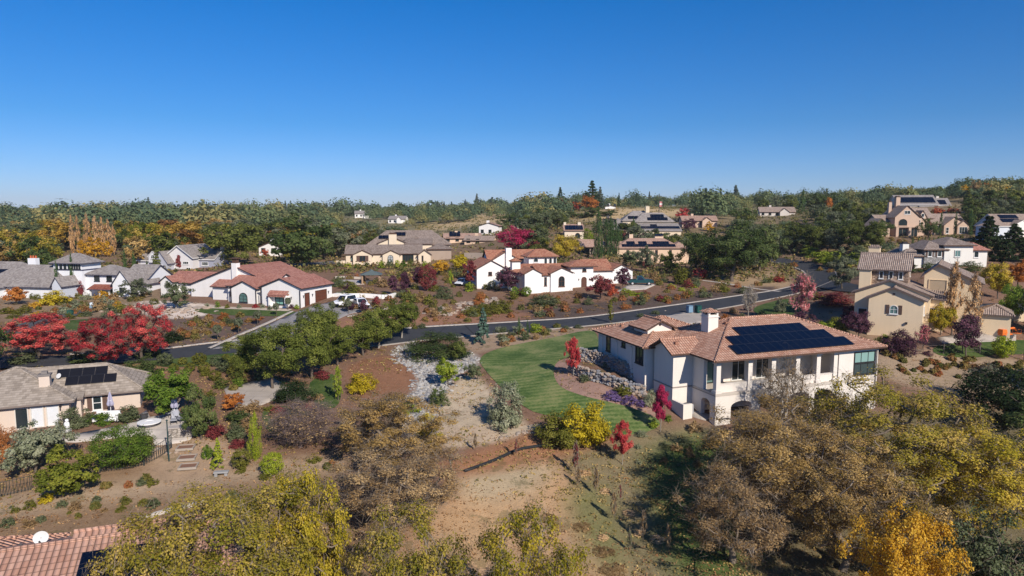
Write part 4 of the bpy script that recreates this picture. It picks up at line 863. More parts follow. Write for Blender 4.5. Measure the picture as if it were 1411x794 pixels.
def proto(kind,n,leaf,seed,clumps=None,twig=0,tw=.004,tl=.14,rs=1.0):
    "shared (crown mesh, trunk mesh) for a kind: n leaves of size leaf"
    key=(kind,n,leaf,seed,clumps,twig,rs)
    if key in PM: return PM[key]
    rng=np.random.default_rng(seed*7919+len(kind)*131+n); k=clumps or {'round':150,'mound':90,'cypress':90,'conifer':150,'poplar':70}.get(kind,60)
    C,RR=env(kind,rng,k); RR=RR*rs
    if kind in('broad','oak','sparse','bare','bush','vase'):   # uneven outline: push whole sectors in and out
        a=np.arctan2(C[:,1],C[:,0]); ph=rng.uniform(0,6.28,3); f=1+.16*np.sin(2*a+ph[0])+.12*np.sin(3*a+ph[1])+.1*np.sin(5*C[:,2]*6.28/2+ph[2]); C[:,0]*=f; C[:,1]*=f
    w=RR**2; idx=rng.choice(len(C),n,p=w/w.sum()); d=rng.normal(size=(n,3)); d/=np.linalg.norm(d,axis=1)[:,None]
    r=rng.uniform(0,1,n)**(.5); flat={'conifer':.55,'cypress':1.5}.get(kind,.85)
    off=d*(r*RR[idx])[:,None]; off[:,2]*=flat; L=C[idx]+off
    if kind=='conifer': L[:,2]-=.25*np.hypot(off[:,0],off[:,1])
    L[:,2]=np.maximum(L[:,2],.01)
    cen=np.array([0,0,{'mound':0,'bush':.2}.get(kind,.5)]); out=L-cen; out/=np.linalg.norm(out,axis=1)[:,None]+1e-9
    nr=out*.6+d*.6+np.array([0,0,.35]); cv=rng.uniform(.15,.85,len(C)); val=cv[idx]*.6+rng.uniform(0,1,n)*.4
    crown=leaf_mesh('crown',L,nr,leaf,val,rng,1.15 if n>20000 else 1.4) if n>2 else None
    tt={'broad':.22,'sparse':.22,'bare':.22,'oak':.18,'vase':.36,'standard':.55,'bush':.10,'mound':.04,'round':.12,'poplar':.2,'pine':.5,'conifer':.9,'cypress':.5}[kind]
    r0={'broad':.019,'oak':.024,'sparse':.03,'bare':.03,'vase':.017,'standard':.03,'cypress':.03,'poplar':.03,'conifer':.022,'pine':.018}.get(kind,.025)
    nodes,par,rad=skeleton(C,rng,tt,lean=(rng.normal()*.02,rng.normal()*.02),r0=r0); V,F=tubes(nodes,par,rad,6 if n>9000 else 4)
    V=np.array(V)
    # the foot of the trunk reaches below the ground
    V[:,2]=np.where(V[:,2]<.005,-.06,V[:,2])
    if twig:
        TV,TF=twigs(C,np.mean(RR),twig,rng,tl,tw); F=np.concatenate([np.array(F),TF+len(V)]); V=np.concatenate([V,TV])
    trunk=fastmesh('trunk',V,F); PM[key]=(crown,trunk); return PM[key]
BARK=bark((.12,.095,.075)); BARK_PALE=bark((.28,.25,.21)); BARK_GREY=bark((.20,.16,.12)); BARK_WHITE=bark((.45,.42,.38))
def lin(c): return tuple(((x/255)/12.92 if x/255<=.04045 else ((x/255+.055)/1.055)**2.4) for x in c)
def LM(a,b,c,var=.25,tr=.35,k=1.4): return leafm(*[tuple(min(.95,x*k) for x in lin(q)) for q in (a,b,c)],var,tr)
F_={ # foliage palettes (base colours, dark / mid / light leaf)
 'olive':LM((62,70,44),(88,96,66),(122,126,96)),'oak':LM((52,62,28),(82,90,40),(120,120,62)),'dkoak':LM((44,58,30),(70,84,44),(106,112,66)),'green':LM((50,72,22),(82,104,34),(124,140,56)),
 'bright':LM((80,98,24),(118,132,38),(158,164,68)),'yellow':LM((126,112,22),(166,148,32),(194,178,62)),'gold':LM((136,100,24),(178,136,36),(204,170,70)),'orange':LM((128,74,32),(168,104,48),(192,142,76)),
 'red':LM((98,24,34),(156,46,54),(206,108,96),.4),'crimson':LM((96,18,44),(150,34,72),(186,74,106)),'redor':LM((112,40,34),(150,66,48),(180,104,66)),'plum':LM((48,30,40),(78,48,62),(112,76,88)),'burg':LM((84,34,40),(118,54,56),(146,86,78)),
 'yoak':LM((78,84,26),(134,122,42),(182,156,88),.2,.4,1.45),'yoak2':LM((92,92,24),(154,138,38),(194,168,78),.2,.4,1.45),'golive':LM((58,68,22),(88,96,32),(134,134,52)),'boak':LM((82,68,36),(146,120,70),(194,166,112),.2,.4,1.5),'brown':LM((80,64,42),(134,110,76),(180,156,114),.25,.4,1.5),'rust':LM((120,72,36),(150,96,52),(176,126,78)),
 'conifer':LM((26,44,26),(42,64,36),(66,86,50)),'bluecon':LM((54,76,66),(88,112,98),(128,148,132)),'cypress':LM((40,62,34),(60,84,44),(90,110,62)),'pinefar':LM((50,64,60),(70,84,76),(96,106,92)),'greyoak':LM((66,74,56),(90,96,74),(118,120,96)),
 'poplar':LM((150,116,78),(184,146,100),(208,176,132)),'purple':LM((70,56,92),(104,84,130),(142,124,160)),'sage':LM((96,104,78),(126,130,104),(158,158,134)),'lime':LM((98,112,24),(132,144,36),(168,172,66)),'olivebush':LM((70,72,24),(98,98,36),(128,124,60)),'pink':LM((150,70,80),(186,112,116),(208,156,152)),'street':LM((62,72,28),(94,102,42),(134,136,66)),'goldf':LM((112,92,34),(150,120,48),(178,150,84)),'rustf':LM((98,70,38),(134,96,56),(164,128,84)),'dark':LM((22,34,18),(36,50,26),(56,70,38)),
}
def plant(kind,base,h,w,fol,name,cat,label,group=None,lod=(3500,.036),seed=1,bk=None,twig=0,rz=None,clumps=None,parts=True,tw=.004,tl=.14,rs=1.0):
    crown,trunk=proto(kind,lod[0],lod[1],seed,clumps,twig,tw,tl,rs); rz=random.Random(base[0]*13.7+base[1]).uniform(0,6.28) if rz is None else rz
    e=tag(empty(name,(base[0],base[1],base[2]-.05),rz),label,cat,group); e.scale=(w,w,h)
    for nm,me,mt in (('trunk',trunk,bk or BARK),('crown',crown,F_[fol] if isinstance(fol,str) else fol)):
        if me is None or (nm=='trunk' and kind in('round','mound','cypress','bush') and lod[0]<2600 and not twig): continue
        if not me.materials: me.materials.append(mt)
        o=bpy.data.objects.new(nm,me); COL.objects.link(o); o.parent=e; o.material_slots[0].link='OBJECT'; o.material_slots[0].material=mt
    return e
def lodn(a):
    L=[700,1400,2600,4500,7500,12000,18000]; return L[min(6,int(np.searchsorted(L,a*5.0)))]
def pp(kind,px,py,hp,wp,fol,name,cat,label,group=None,d=None,**k):
    "plant whose foot is at a photo pixel: height and width given in photo pixels there"
    b=g(px,py) if d is None else Vector(at_d(px,py,d)); s=b.y/F_PX*(1+((px-CXP)/F_PX)**2*.0); h=hp*s*1.03; w=wp*s
    if d is not None: pass
    if 'lod' not in k:
        n=lodn(hp*wp*.53)
        cov={'round':2.3,'mound':2.2,'cypress':1.6,'poplar':1.5,'conifer':2.2}.get(kind,2.7); k['lod']=(n,round(math.sqrt(cov*2.0/n),3))
    return plant(kind,b,h,w,fol,name,cat,label,group,**k)
def pp2(kind,px,top,d,wp,fol,name,cat,label,group=None,**k):
    "plant whose foot is hidden: stands on the ground at depth d, reaching up to photo row top"
    b=at_d(px,top,d); z=float(gz(b[0],d)); s=d/F_PX; h=max(.6,b[2]-z)
    if 'lod' not in k:
        n=lodn((h/s)*wp*.53)
        k['lod']=(n,round(math.sqrt({'round':2.3,'cypress':1.6,'poplar':1.5}.get(kind,2.0)*2.0/n),3))
    return plant(kind,(b[0],d,z),h,wp*s,fol,name,cat,label,group,**k)
def build_plants():
    S=[0]
    def P(kind,px,py,hp,wp,fol,name,cat,label,group=None,**k):
        S[0]+=1; k.setdefault('seed',1+S[0]%4); return pp(kind,px,py,hp,wp,fol,name,cat,label,group,**k)
    def Q(kind,px,top,d,wp,fol,name,cat,label,group=None,**k):
        S[0]+=1; k.setdefault('seed',1+S[0]%4); return pp2(kind,px,top,d,wp,fol,name,cat,label,group,**k)
    T='tree'
    # --- near oaks at the bottom of the picture
    big=(30000,.0155)
    Q('oak',305,645,34.5,360,'yoak','oak_tree',T,'yellow-green oak spreading over the terracotta roof with solar panels',lod=(70000,.0085),twig=6000,tw=.0008,tl=.08,clumps=230,rs=.62,seed=11,bk=BARK_GREY)
    Q('oak',205,715,31,190,'yoak','oak_tree',T,'lower yellow-green oak beside the satellite dish roof, partly hiding the solar panels',lod=(24000,.013),twig=2500,tw=.001,tl=.08,clumps=150,rs=.66,seed=12,bk=BARK_GREY)
    Q('oak',415,632,37,150,'yoak2','oak_tree',T,'tall narrow golden-green oak behind the tiled roof end, near the brown bare oak',lod=(21000,.0155),twig=1500,tw=.001,tl=.08,clumps=140,rs=.7,seed=13,bk=BARK_GREY)
    Q('oak',560,690,35,240,'yoak','oak_tree',T,'golden-green oak between the tiled roof and the dirt lot',lod=(30000,.012),twig=5000,tw=.0009,tl=.09,clumps=190,rs=.62,seed=14,bk=BARK_GREY)
    Q('oak',722,688,35,225,'yoak2','oak_tree',T,'yellow oak crown at the near edge of the bare dirt lot',lod=(30000,.012),twig=5000,tw=.0009,tl=.09,clumps=190,rs=.62,seed=15,bk=BARK_GREY)
    Q('oak',540,540,58,205,'boak','oak_tree',T,'broad tan-brown autumn oak in front of the dry creek bed',rs=.62,lod=(30000,.0115),twig=5000,tw=.0011,tl=.1,clumps=130,seed=16,bk=BARK_GREY)
    Q('oak',550,612,50,225,'brown','oak_tree',T,'thinning brown oak beside the black silt sock',rs=.62,lod=(24000,.0115),twig=6000,tw=.0011,tl=.11,clumps=130,seed=17,bk=BARK_GREY)
    Q('bare',412,553,61,112,'brown','bare_tree',T,'purplish leafless twiggy tree behind the round lime shrub',lod=(2500,.02),twig=12000,tw=.0014,tl=.12,clumps=110,seed=18,bk=bark((.17,.125,.115)))
    Q('oak',1085,546,53,285,'boak','oak_tree',T,'huge thinning tan-brown oak in front of the cream house deck',rs=.58,lod=(46000,.0085),twig=6500,tw=.0008,tl=.09,clumps=200,seed=19,bk=BARK_GREY)
    Q('oak',1015,645,47,200,'brown','oak_tree',T,'lower brown leaf-thin oak leaning over the shaded grass',rs=.62,lod=(22000,.0115),twig=5000,tw=.001,tl=.1,clumps=140,seed=20,bk=BARK_GREY)
    Q('oak',1235,508,55,285,'yoak','oak_tree',T,'tall yellow-green oak at the right corner of the cream house',rs=.58,lod=(38000,.0100),twig=4000,tw=.0008,tl=.09,clumps=200,seed=21,bk=BARK_GREY)
    Q('oak',1350,578,50,245,'yoak2','oak_tree',T,'golden oak on the right slope behind the bright yellow maple',rs=.58,lod=(34000,.0108),twig=3500,tw=.0009,tl=.09,clumps=180,seed=22,bk=BARK_GREY)
    Q('oak',1170,615,46,225,'boak','oak_tree',T,'dull brown oak behind the bright yellow maple, between two larger oaks',rs=.6,lod=(32000,.0105),twig=4500,tw=.0009,tl=.09,clumps=170,seed=23,bk=BARK_GREY)
    Q('broad',1255,690,39,155,'gold','maple_tree',T,'bright golden-yellow maple, the only vivid yellow crown on the near slope',rs=.75,lod=(26000,.0145),twig=1200,tw=.001,tl=.08,clumps=150,seed=24)
    Q('oak',1380,700,41,155,'olive','oak_tree',T,'grey-green oak beside the golden-yellow maple',lod=(14000,.02),twig=800,clumps=120,seed=25)
    Q('oak',1392,506,70,150,'dark','oak_tree',T,'dark shaded evergreen oak below the terraced slope',lod=(10000,.022),clumps=110,seed=26)
    Q('oak',1435,590,57,160,'dark','oak_tree',T,'dark evergreen oak cut by the frame beside the golden oak',lod=(10000,.022),clumps=110,seed=27)
    P('bare',1352,556,58,56,'sage','bare_tree',T,'thin grey-green sapling tree alone on the terraced slope',twig=2500,lod=(2200,.028),tw=.003)
    Q('bare',1045,560,63,70,'brown','bare_tree',T,'small leafless tree directly below the deck columns of the cream house',lod=(500,.03),twig=5000,tw=.0016,tl=.13,clumps=90,seed=31,bk=BARK_GREY)
    Q('bare',1085,488,66,75,'brown','bare_tree',T,'tall bare twiggy tree crossing the white deck columns',lod=(900,.022),twig=6000,tw=.0012,tl=.12,clumps=90,seed=32,bk=BARK_GREY)
    Q('oak',1150,520,62,90,'yoak2','oak_tree',T,'yellow leafy young oak in front of the corner room with teal window',lod=(4500,.026),twig=3000,tw=.0012,clumps=90,seed=33)
    # --- left garden
    P('round',170,644,64,92,'green','hedge','hedge','big rounded clipped hedge beside the white fire table patio')
    P('oak',98,684,78,90,'golive','oak_tree',T,'olive-green young oak beyond the patio hedge, beside the metal fence',lod=(7000,.03)); P('oak',50,655,86,92,'sage','olive_tree',T,'silvery grey-green tree in front of the beige ranch house',lod=(7000,.03))
    P('bush',8,634,60,52,'rust','shrub','shrub','rusty orange-brown shrub below the sliding doors of the beige house'); P('bush',64,692,17,22,'yellow','shrub','shrub','small yellow bush at the foot of the olive-green oak')
    P('bush',105,588,30,46,'olive','rose_bush','bush','leafy rose bush under the shuttered window of the beige house'); P('bush',140,585,22,34,'green','rose_bush','bush','low rose bush beside the white patio sofa'); P('bush',177,580,24,38,'olive','rose_bush','bush','broad rose bush at the right corner of the beige house')
    P('oak',236,574,74,84,'green','laurel_tree',T,'leafy green tree between the patio and the clipped mounds',lod=(7000,.03)); P('oak',277,606,82,56,'dkoak','hedge','hedge','tall dark clipped hedge behind the closed patio umbrella',lod=(7000,.03))
    P('bush',190,518,28,60,'dkoak','shrub','shrub','grey-green shrub behind the hip end of the beige house roof'); P('bush',296,602,24,32,'burg','shrub','shrub','burgundy mound shrub beside the tall clipped hedge'); P('bush',325,605,26,34,'olive','rose_bush','bush','white-flowering rose bush above the conical golden conifer')
    P('bush',330,582,18,46,'dkoak','shrub','shrub','flat dark shrub below the orange small tree'); P('conifer',301,645,44,27,'lime','conifer','shrub','conical yellow-green conifer beside the garden steps'); P('bush',287,632,24,18,'green','shrub','shrub','small green shrub left behind the conical yellow-green conifer')
    P('round',333,646,31,31,'olivebush','round_shrub','shrub','olive-green ball shrub between the conical conifer and the column conifer'); P('cypress',353,634,68,25,'lime','conifer','tree','columnar yellow-green conifer beside the purplish bare tree'); P('round',375,655,35,38,'lime','round_shrub','shrub','lime-green ball shrub below the column conifer')
    P('bush',328,616,14,26,'burg','shrub','shrub','dusky low shrub between the rose bush and the olive ball shrub'); P('broad',320,566,26,36,'orange','maple_tree',T,'little orange-leaved tree on the concrete pad edge')
    for i,(x,y,w) in enumerate([(228,504,24),(252,503,14),(275,503,22),(298,505,20),(262,512,16),(282,514,20),(308,513,22),(296,525,20),(325,522,26),(338,512,26),(312,502,18),(240,513,16)]): P('round',x,y,w*.85,w,'olivebush' if i%3 else 'olive','clipped_shrub','shrub','clipped olive-green mound in the bed below the road near the red maples','clipped mounds below the road')
    # --- green trees along the road
    gl='round green street tree in the row along the road below the white hacienda'
    for x,y,hp,wp,f in ((376,536,90,101,'street'),(430,522,90,98,'street'),(466,504,60,72,'street'),(501,490,54,72,'street'),(442,470,52,67,'street')): P('broad',x,y,hp,wp,f,'street_tree',T,gl,'green trees along the road')
    P('broad',348,520,62,80,'street','street_tree',T,gl,'green trees along the road'); P('broad',522,480,60,72,'street','street_tree',T,'dark green tree left of the pair beside the road bend',bk=BARK_PALE); P('broad',553,466,58,68,'street','street_tree',T,'dark green tree at the far end of the row beside the road',bk=BARK_PALE)
    P('bush',405,556,38,62,'dark','shrub','shrub','spreading dark green shrub below the row of street trees'); P('poplar',466,552,48,24,'bright','shrub','shrub','upright yellow-green shrub beside the bright yellow bush'); P('bush',497,540,32,46,'yellow','shrub','shrub','bright yellow bush above the tan-brown oak'); P('bush',383,572,16,30,'burg','shrub','shrub','dull brown shrub beside the dark green spreading shrub'); P('bush',346,592,20,40,'brown','shrub','shrub','brown low shrub at the foot of the concrete pad')
    # --- creek and lawn
    P('mound',603,490,36,100,'dkoak','ground_cover','shrub','wide dark green juniper mound above the dry creek bed'); P('broad',617,534,42,40,'bright','tree',T,'yellow-green young tree in the dry creek bed'); P('broad',653,526,28,26,'olive','tree',T,'small olive tree at the lawn edge beside the creek stones'); P('bush',604,560,30,30,'dkoak','shrub','shrub','round dark shrub below the yellow-green creek tree'); P('broad',630,499,32,28,'oak','tree',T,'small dark tree at the end of the juniper mound')
    P('bush',592,618,56,46,'yellow','shrub','shrub','yellow shrub rising behind the tan-brown oak'); P('bush',562,570,26,34,'bright','shrub','shrub','bright green shrub at the foot of the dry creek'); P('bush',698,588,72,62,'sage','olive_bush','bush','large silvery grey-green bush at the sand lot edge beside the lawn',lod=(7000,.03)); P('conifer',666,474,50,32,'bluecon','spruce','tree','blue-green spruce beside the road bend',lod=(4500,.04))
    P('bush',768,612,54,74,'olivebush','shrub','shrub','olive-yellow shrub, left half of the yellow pair below the lawn',lod=(7000,.03)); P('bush',806,611,74,74,'yellow','shrub','shrub','tall bright yellow shrub below the lawn',lod=(7000,.03))
    for x,y,hp,wp,f,l in ((790,519,54,29,'red','slender red maple beside the stone retaining wall'),(910,595,66,36,'crimson','crimson maple with bare white trunk at the corner of the cream house'),(857,640,63,38,'red','red maple standing below the lawn beside the tall yellow shrub')): P('vase',x,y,hp,wp,f,'maple_tree',T,l,bk=BARK_PALE)
    for x,y,w,h_ in ((842,549,24,13),(868,556,26,14),(852,553,14,9),(884,560,16,10)): P('mound',x,y,h_,w,'purple','flowering_shrub','shrub','purple-flowering shrub below the stone retaining wall','purple flowers below the retaining wall')
    P('bush',894,560,26,24,'sage','shrub','shrub','pale sage shrub beside the purple flowers'); P('bush',858,545,16,26,'olivebush','shrub','shrub','olive shrub behind the purple flowers'); P('bush',901,590,14,14,'bright','shrub','shrub','small bright green shrub at the lawn corner'); P('bush',921,580,10,12,'green','shrub','shrub','tiny green shrub behind the crimson maple')
    for x,y in ((838,505),(853,509),(826,520),(805,525),(853,530)): P('mound',x,y,10,20,'olive','shrub','shrub','low green shrub growing among the retaining wall stones','shrubs among the retaining wall stones')
    for i,x in enumerate((715,727)): P('cypress',x,462+i*3,26,5,'cypress','cypress_tree',T,'skinny young cypress at the roadside by the lawn','young cypresses by the lawn')
    P('bush',739,459,16,20,'bright','shrub','shrub','yellow-green shrub on the roadside bank by the young cypresses'); P('poplar',841,445,32,15,'olivebush','shrub','shrub','columnar olive shrub at the road edge behind the cream house')
    for x,y in ((705,462),(755,457),(780,454),(797,452),(690,465),(883,437),(903,433)): P('mound',x,y,6,15,'olive','shrub','shrub','low green shrub on the roadside verge above the lawn','verge shrubs above the lawn')
    # --- right of the cream house
    P('vase',1106,446,68,44,'pink','crape_myrtle',T,'pinkish sparse tree by the road behind the cream house',lod=(1600,.045),twig=1500,tw=.004,bk=BARK_GREY); P('bush',1108,462,36,46,'plum','shrub','shrub','plum shrub at the foot of the pinkish sparse tree'); P('bush',1136,462,26,36,'bright','shrub','shrub','yellow-green shrub behind the solar roof'); P('bush',1152,462,30,34,'olivebush','shrub','shrub','olive shrub between the yellow-green shrub and the plum tree')
    P('broad',1184,468,42,42,'plum','plum_tree',T,'plum tree in front of the blank beige gable wall corner'); P('bush',1171,440,22,26,'burg','shrub','shrub','burgundy shrub beside the beige house garage'); P('bush',1240,488,38,52,'plum','plum_bush','bush','dark plum bush below the beige gable'); P('bush',1217,478,20,24,'bright','shrub','shrub','bright green shrub between two plum bushes'); P('vase',1271,482,34,26,'pink','tree',T,'pale pink sparse tree below the beige gable corner',lod=(900,.05),twig=900,tw=.005)
    P('vase',1331,494,60,56,'plum','plum_tree',T,'round purple plum tree on the beige house lawn',lod=(4500,.034),twig=600); P('round',1381,494,33,33,'lime','lemon_tree',T,'ball-shaped lemon-yellow tree on the lawn near the orange lift',lod=(2800,.04)); P('broad',1296,462,44,40,'yoak2','tree',T,'golden-brown tree against the sunny beige wall'); P('poplar',1311,462,98,36,'poplar','poplar_tree',T,'taller thin golden poplar before the beige house',lod=(2200,.036),twig=700,tw=.004); P('poplar',1338,465,86,40,'poplar','poplar_tree',T,'sparser coppery poplar before the beige house wing',lod=(1600,.034),twig=900,tw=.004)
    P('broad',1394,446,60,44,'green','tree',T,'fresh green tree beyond the orange lift'); P('broad',1402,398,42,40,'orange','maple_tree',T,'orange maple by the dark pines'); P('broad',1375,412,52,48,'yoak2','tree',T,'olive-gold tree beside the orange maple'); Q('conifer',1364,298,150,80,'dark','pine_tree',T,'dark pine beside the white and grey-stone house',lod=(4500,.04)); Q('conifer',1399,308,155,72,'dark','pine_tree',T,'second dark pine, next to the pale house with angled panels',lod=(4500,.04)); Q('conifer',1424,328,150,66,'dark','pine_tree',T,'dark pine at the frame edge below the pale house')
    P('broad',1375,463,24,12,'brown','bare_tree',T,'small leafless tree by the low beige annex',lod=(500,.02),twig=1200,tw=.006)
    P('oak',1160,398,44,46,'greyoak','oak_tree',T,'grey-green oak at the road junction before the beige house'); 
    for x,y,w,h_ in ((1130,362,34,20),(1150,366,34,22),(1172,368,32,22),(1115,352,30,14)): P('bush',x,y,h_,w,'bright','hedge','hedge','bright green oleander hedge clump above the road junction','oleander hedge above the road junction')
    P('bush',1150,420,20,62,'burg','hedge','hedge','dark red clipped hedge at the beige house entrance'); P('bush',1076,430,22,20,'greyoak','shrub','shrub','grey-green shrub on the small lawn across the road'); P('bush',1123,412,10,26,'lime','shrub','shrub','lime-yellow mound shrub by the pinkish sparse tree'); P('bush',1218,375,22,28,'crimson','tree',T,'crimson tree behind the beige house chimney')
    for x,y,f in ((1010,432,'brown'),(1030,428,'plum'),(1050,436,'olive'),(1000,440,'rust'),(1022,440,'olive'),(1040,444,'brown'),(1072,446,'rust'),(1080,440,'bright'),(985,434,'olive'),(1062,440,'brown')): P('bush',x,y,9,14,f,'shrub','shrub','small mixed shrub on the verge across the road from the big oaks','verge shrubs behind the cream house')
    P('bare',1031,438,44,24,'brown','bare_tree',T,'little leafless pale tree by the road behind the chimney',lod=(500,.02),twig=1500,tw=.006,bk=BARK_PALE)
    # --- oaks and villa garden
    P('oak',1008,388,82,116,'dkoak','oak_tree',T,'massive dark evergreen oak beside the road junction'); P('oak',1046,374,72,70,'dkoak','oak_tree',T,'dark evergreen oak right behind the massive roadside oak',lod=(7000,.03)); P('oak',958,372,52,48,'dkoak','oak_tree',T,'smaller dark oak at the left flank of the massive oak'); P('oak',1118,348,46,66,'oak','oak_tree',T,'green oak above the road bend'); P('oak',1188,352,50,66,'oak','oak_tree',T,'green oak below the tan hillside mansion'); P('oak',1212,330,28,40,'dkoak','oak_tree',T,'dark oak by the small tan gable of the mansion')
    P('bare',958,372,34,22,'brown','bare_tree',T,'leafless grey tree before the dark oaks',lod=(500,.02),twig=1200,tw=.006); P('bush',963,384,18,26,'red','shrub','shrub','red shrub below the dark oaks'); P('bush',938,392,26,26,'olivebush','tree','tree','yellow-olive small tree beside the red shrub'); P('bush',958,395,14,20,'olive','shrub','shrub','olive shrub beside the yellow-olive small tree')
    P('broad',700,404,36,38,'plum','plum_tree',T,'plum tree before the left gable of the white villa'); P('vase',858,399,30,28,'plum','plum_tree',T,'plum tree beside the dark teal pickup'); P('broad',827,413,36,42,'burg','tree',T,'burgundy spreading tree before the arched entry of the villa'); P('bush',844,408,20,16,'redor','shrub','shrub','small orange-red shrub beside the burgundy spreading tree')
    P('round',709,408,14,15,'green','round_shrub','shrub','left of two green ball shrubs before the villa','ball shrubs before the villa'); P('round',725,409,15,18,'green','round_shrub','shrub','larger right one of two green ball shrubs before the villa','ball shrubs before the villa'); P('mound',748,422,16,48,'olive','juniper','shrub','broad flat juniper on the slope below the villa'); P('round',678,398,12,13,'greyoak','round_shrub','shrub','grey ball shrub below the villa side window')
    for x,y,w in ((866,404,13),(872,407,16),(884,408,17),(925,396,14),(939,401,12),(953,396,16),(860,402,10)): P('mound',x,y,6,w,'lime','shrub','shrub','bright lime-yellow mound in the bed near the dark teal pickup','lime-yellow mounds near the pickup')
    P('cypress',783,375,20,6,'cypress','cypress_tree',T,'tiny cypress on the villa roofline before the entry tower')
    P('round',589,401,38,30,'burg','maple_tree',T,'brick-red round tree between the gazebo and the villa'); P('vase',575,398,30,20,'plum','plum_tree',T,'plum tree left beside the brick-red round tree'); P('vase',542,407,27,22,'plum','plum_tree',T,'plum tree nearest the gazebo on the mulch slope'); P('vase',557,403,28,22,'plum','plum_tree',T,'plum tree in the middle between gazebo and brick-red tree'); P('vase',648,396,36,28,'burg','pear_tree',T,'copper-red pear tree at the left end of the villa'); P('broad',609,379,22,28,'gold','maple_tree',T,'orange-gold tree behind the plum trees'); P('broad',634,374,24,30,'yellow','tree',T,'yellow tree behind the copper-red pear tree')
    P('mound',611,411,18,32,'olive','juniper','shrub','juniper mound in the middle of the mulch slope'); P('mound',650,434,14,32,'olivebush','shrub','shrub','olive shrub at the right end of the boulder outcrop'); P('mound',668,434,18,36,'olivebush','shrub','shrub','larger olive shrub above the blue-green spruce'); P('mound',690,430,18,38,'olivebush','shrub','shrub','spreading olive shrub under the two ball shrubs'); P('vase',621,399,26,9,'bright','tree',T,'thin yellow-green young tree by the juniper mound'); P('bush',646,402,14,14,'bright','shrub','shrub','bright green shrub under the copper-red pear tree')
    P('broad',868,368,24,34,'olive','tree',T,'olive-green tree before the left half of the peach house'); P('oak',889,375,38,32,'greyoak','tree',T,'grey-green tree in the middle before the peach house'); P('oak',922,377,32,38,'oak','tree',T,'green tree before the right end of the peach house')
    Q('broad',710,311,195,64,'crimson','maple_tree',T,'large crimson tree behind the villa chimney'); Q('broad',778,321,180,56,'yoak2','tree',T,'large golden tree behind the villa entry tower'); Q('broad',735,330,190,40,'burg','tree',T,'rust-red tree right beside the large crimson tree')
    for x,t,d,w,l in ((825,287,188,18,'tallest cypress beside the pink pavilion'),(836,300,200,14,'slim cypress second in the row by the pavilion'),(842,296,202,14,'slim cypress third in the row by the pavilion'),(849,304,204,14,'slim cypress at the right end of the row by the pavilion'),(873,300,246,11,'lone cypress before the solar terraces'),(856,318,212,7,'short cypress between the pavilion row and the lone cypress')): Q('cypress',x,t,d,w,'cypress','cypress_tree',T,l)
    Q('bush',812,312,215,26,'bright','shrub','shrub','bright green shrubbery above the pink pavilion'); Q('bush',862,316,232,18,'burg','tree',T,'small maroon tree before the lower solar roof'); Q('vase',886,322,225,12,'plum','plum_tree',T,'maroon ball tree before the cream lower storey'); Q('bush',955,322,225,40,'bright','tree',T,'yellow-green tree at the right of the solar terraces'); Q('broad',942,285,300,22,'red','maple_tree',T,'vivid crimson-red maple by the salmon roof'); Q('broad',950,300,270,30,'plum','tree',T,'maroon tree in front of the salmon roof'); Q('bush',977,304,270,14,'gold','shrub','shrub','orange shrub at the end of the salmon-roofed house')
    # --- hacienda garden
    P('oak',243,426,40,42,'olive','olive_tree',T,'grey-green olive tree before the white hacienda',bk=BARK_PALE)
    for x,y,h_,w in ((300,470,23,16),(329,461,24,16),(355,449,21,15),(397,428,18,11),(381,436,19,12),(413,447,17,13),(458,434,19,12),(480,433,22,12),(413,456,20,13)): P('standard',x,y,h_,w,'greyoak','standard_tree',T,'little clipped ball-on-stem olive along the hacienda driveway','ball-on-stem olives along the driveway')
    P('vase',501,434,21,16,'plum','plum_tree',T,'plum tree at the end of the parking court'); P('vase',519,424,16,14,'burg','plum_tree',T,'maroon tree beside the white parked sedan')
    for i,(x,y,f) in enumerate(((300,424,'green'),(313,425,'olivebush'),(330,425,'sage'),(352,425,'red'),(362,425,'sage'),(372,427,'greyoak'),(402,425,'plum'),(409,426,'bright'),(285,424,'sage'))): P('bush',x,y,7 if i else 10,9,f,'shrub','shrub','small shrub planted against the hacienda front wall','shrubs against the hacienda wall')
    P('cypress',80,410,54,7,'cypress','cypress_tree',T,'first tall cypress before the white tower house'); P('cypress',101,408,58,8,'cypress','cypress_tree',T,'second, taller cypress before the white tower house'); P('cypress',174,395,50,7,'cypress','cypress_tree',T,'cypress at the right end of the tower house'); P('cypress',186,390,44,7,'cypress','cypress_tree',T,'cypress between the tower house and the grey gabled house'); P('conifer',217,388,46,26,'oak','conifer','tree','broad green cone tree before the grey gabled house'); P('conifer',204,390,30,14,'dkoak','conifer','tree','small dark cone tree beside the broad green cone tree'); P('vase',247,376,24,14,'burg','tree',T,'maroon small tree before the grey gable')
    P('oak',190,412,30,40,'greyoak','olive_tree',T,'spreading grey olive right of the white tower house'); P('bush',160,407,16,22,'greyoak','shrub','shrub','grey round shrub before the red porch roof'); P('bush',168,408,14,18,'bright','shrub','shrub','yellow-green round shrub beside the grey round shrub')
    P('bush',112,408,24,14,'burg','shrub','shrub','dark maroon shrub at the tower foot'); P('bush',122,404,26,9,'dark','shrub','shrub','dark upright evergreen shrub at the tower foot'); P('bush',72,420,22,42,'yellow','shrub','shrub','sprawling yellow shrub before the white tower house'); P('broad',22,420,26,36,'orange','maple_tree',T,'orange-red small maple before the grey-roofed house'); P('broad',14,408,22,20,'redor','maple_tree',T,'redder maple behind the orange-red small maple')
    for x,y,w in ((8,432,26),(20,438,24),(32,432,26),(45,412,10),(52,413,10)): P('mound',x,y,9,w,'olivebush','shrub','shrub','olive clipped mound before the grey-roofed house','olive mounds before the tower house')
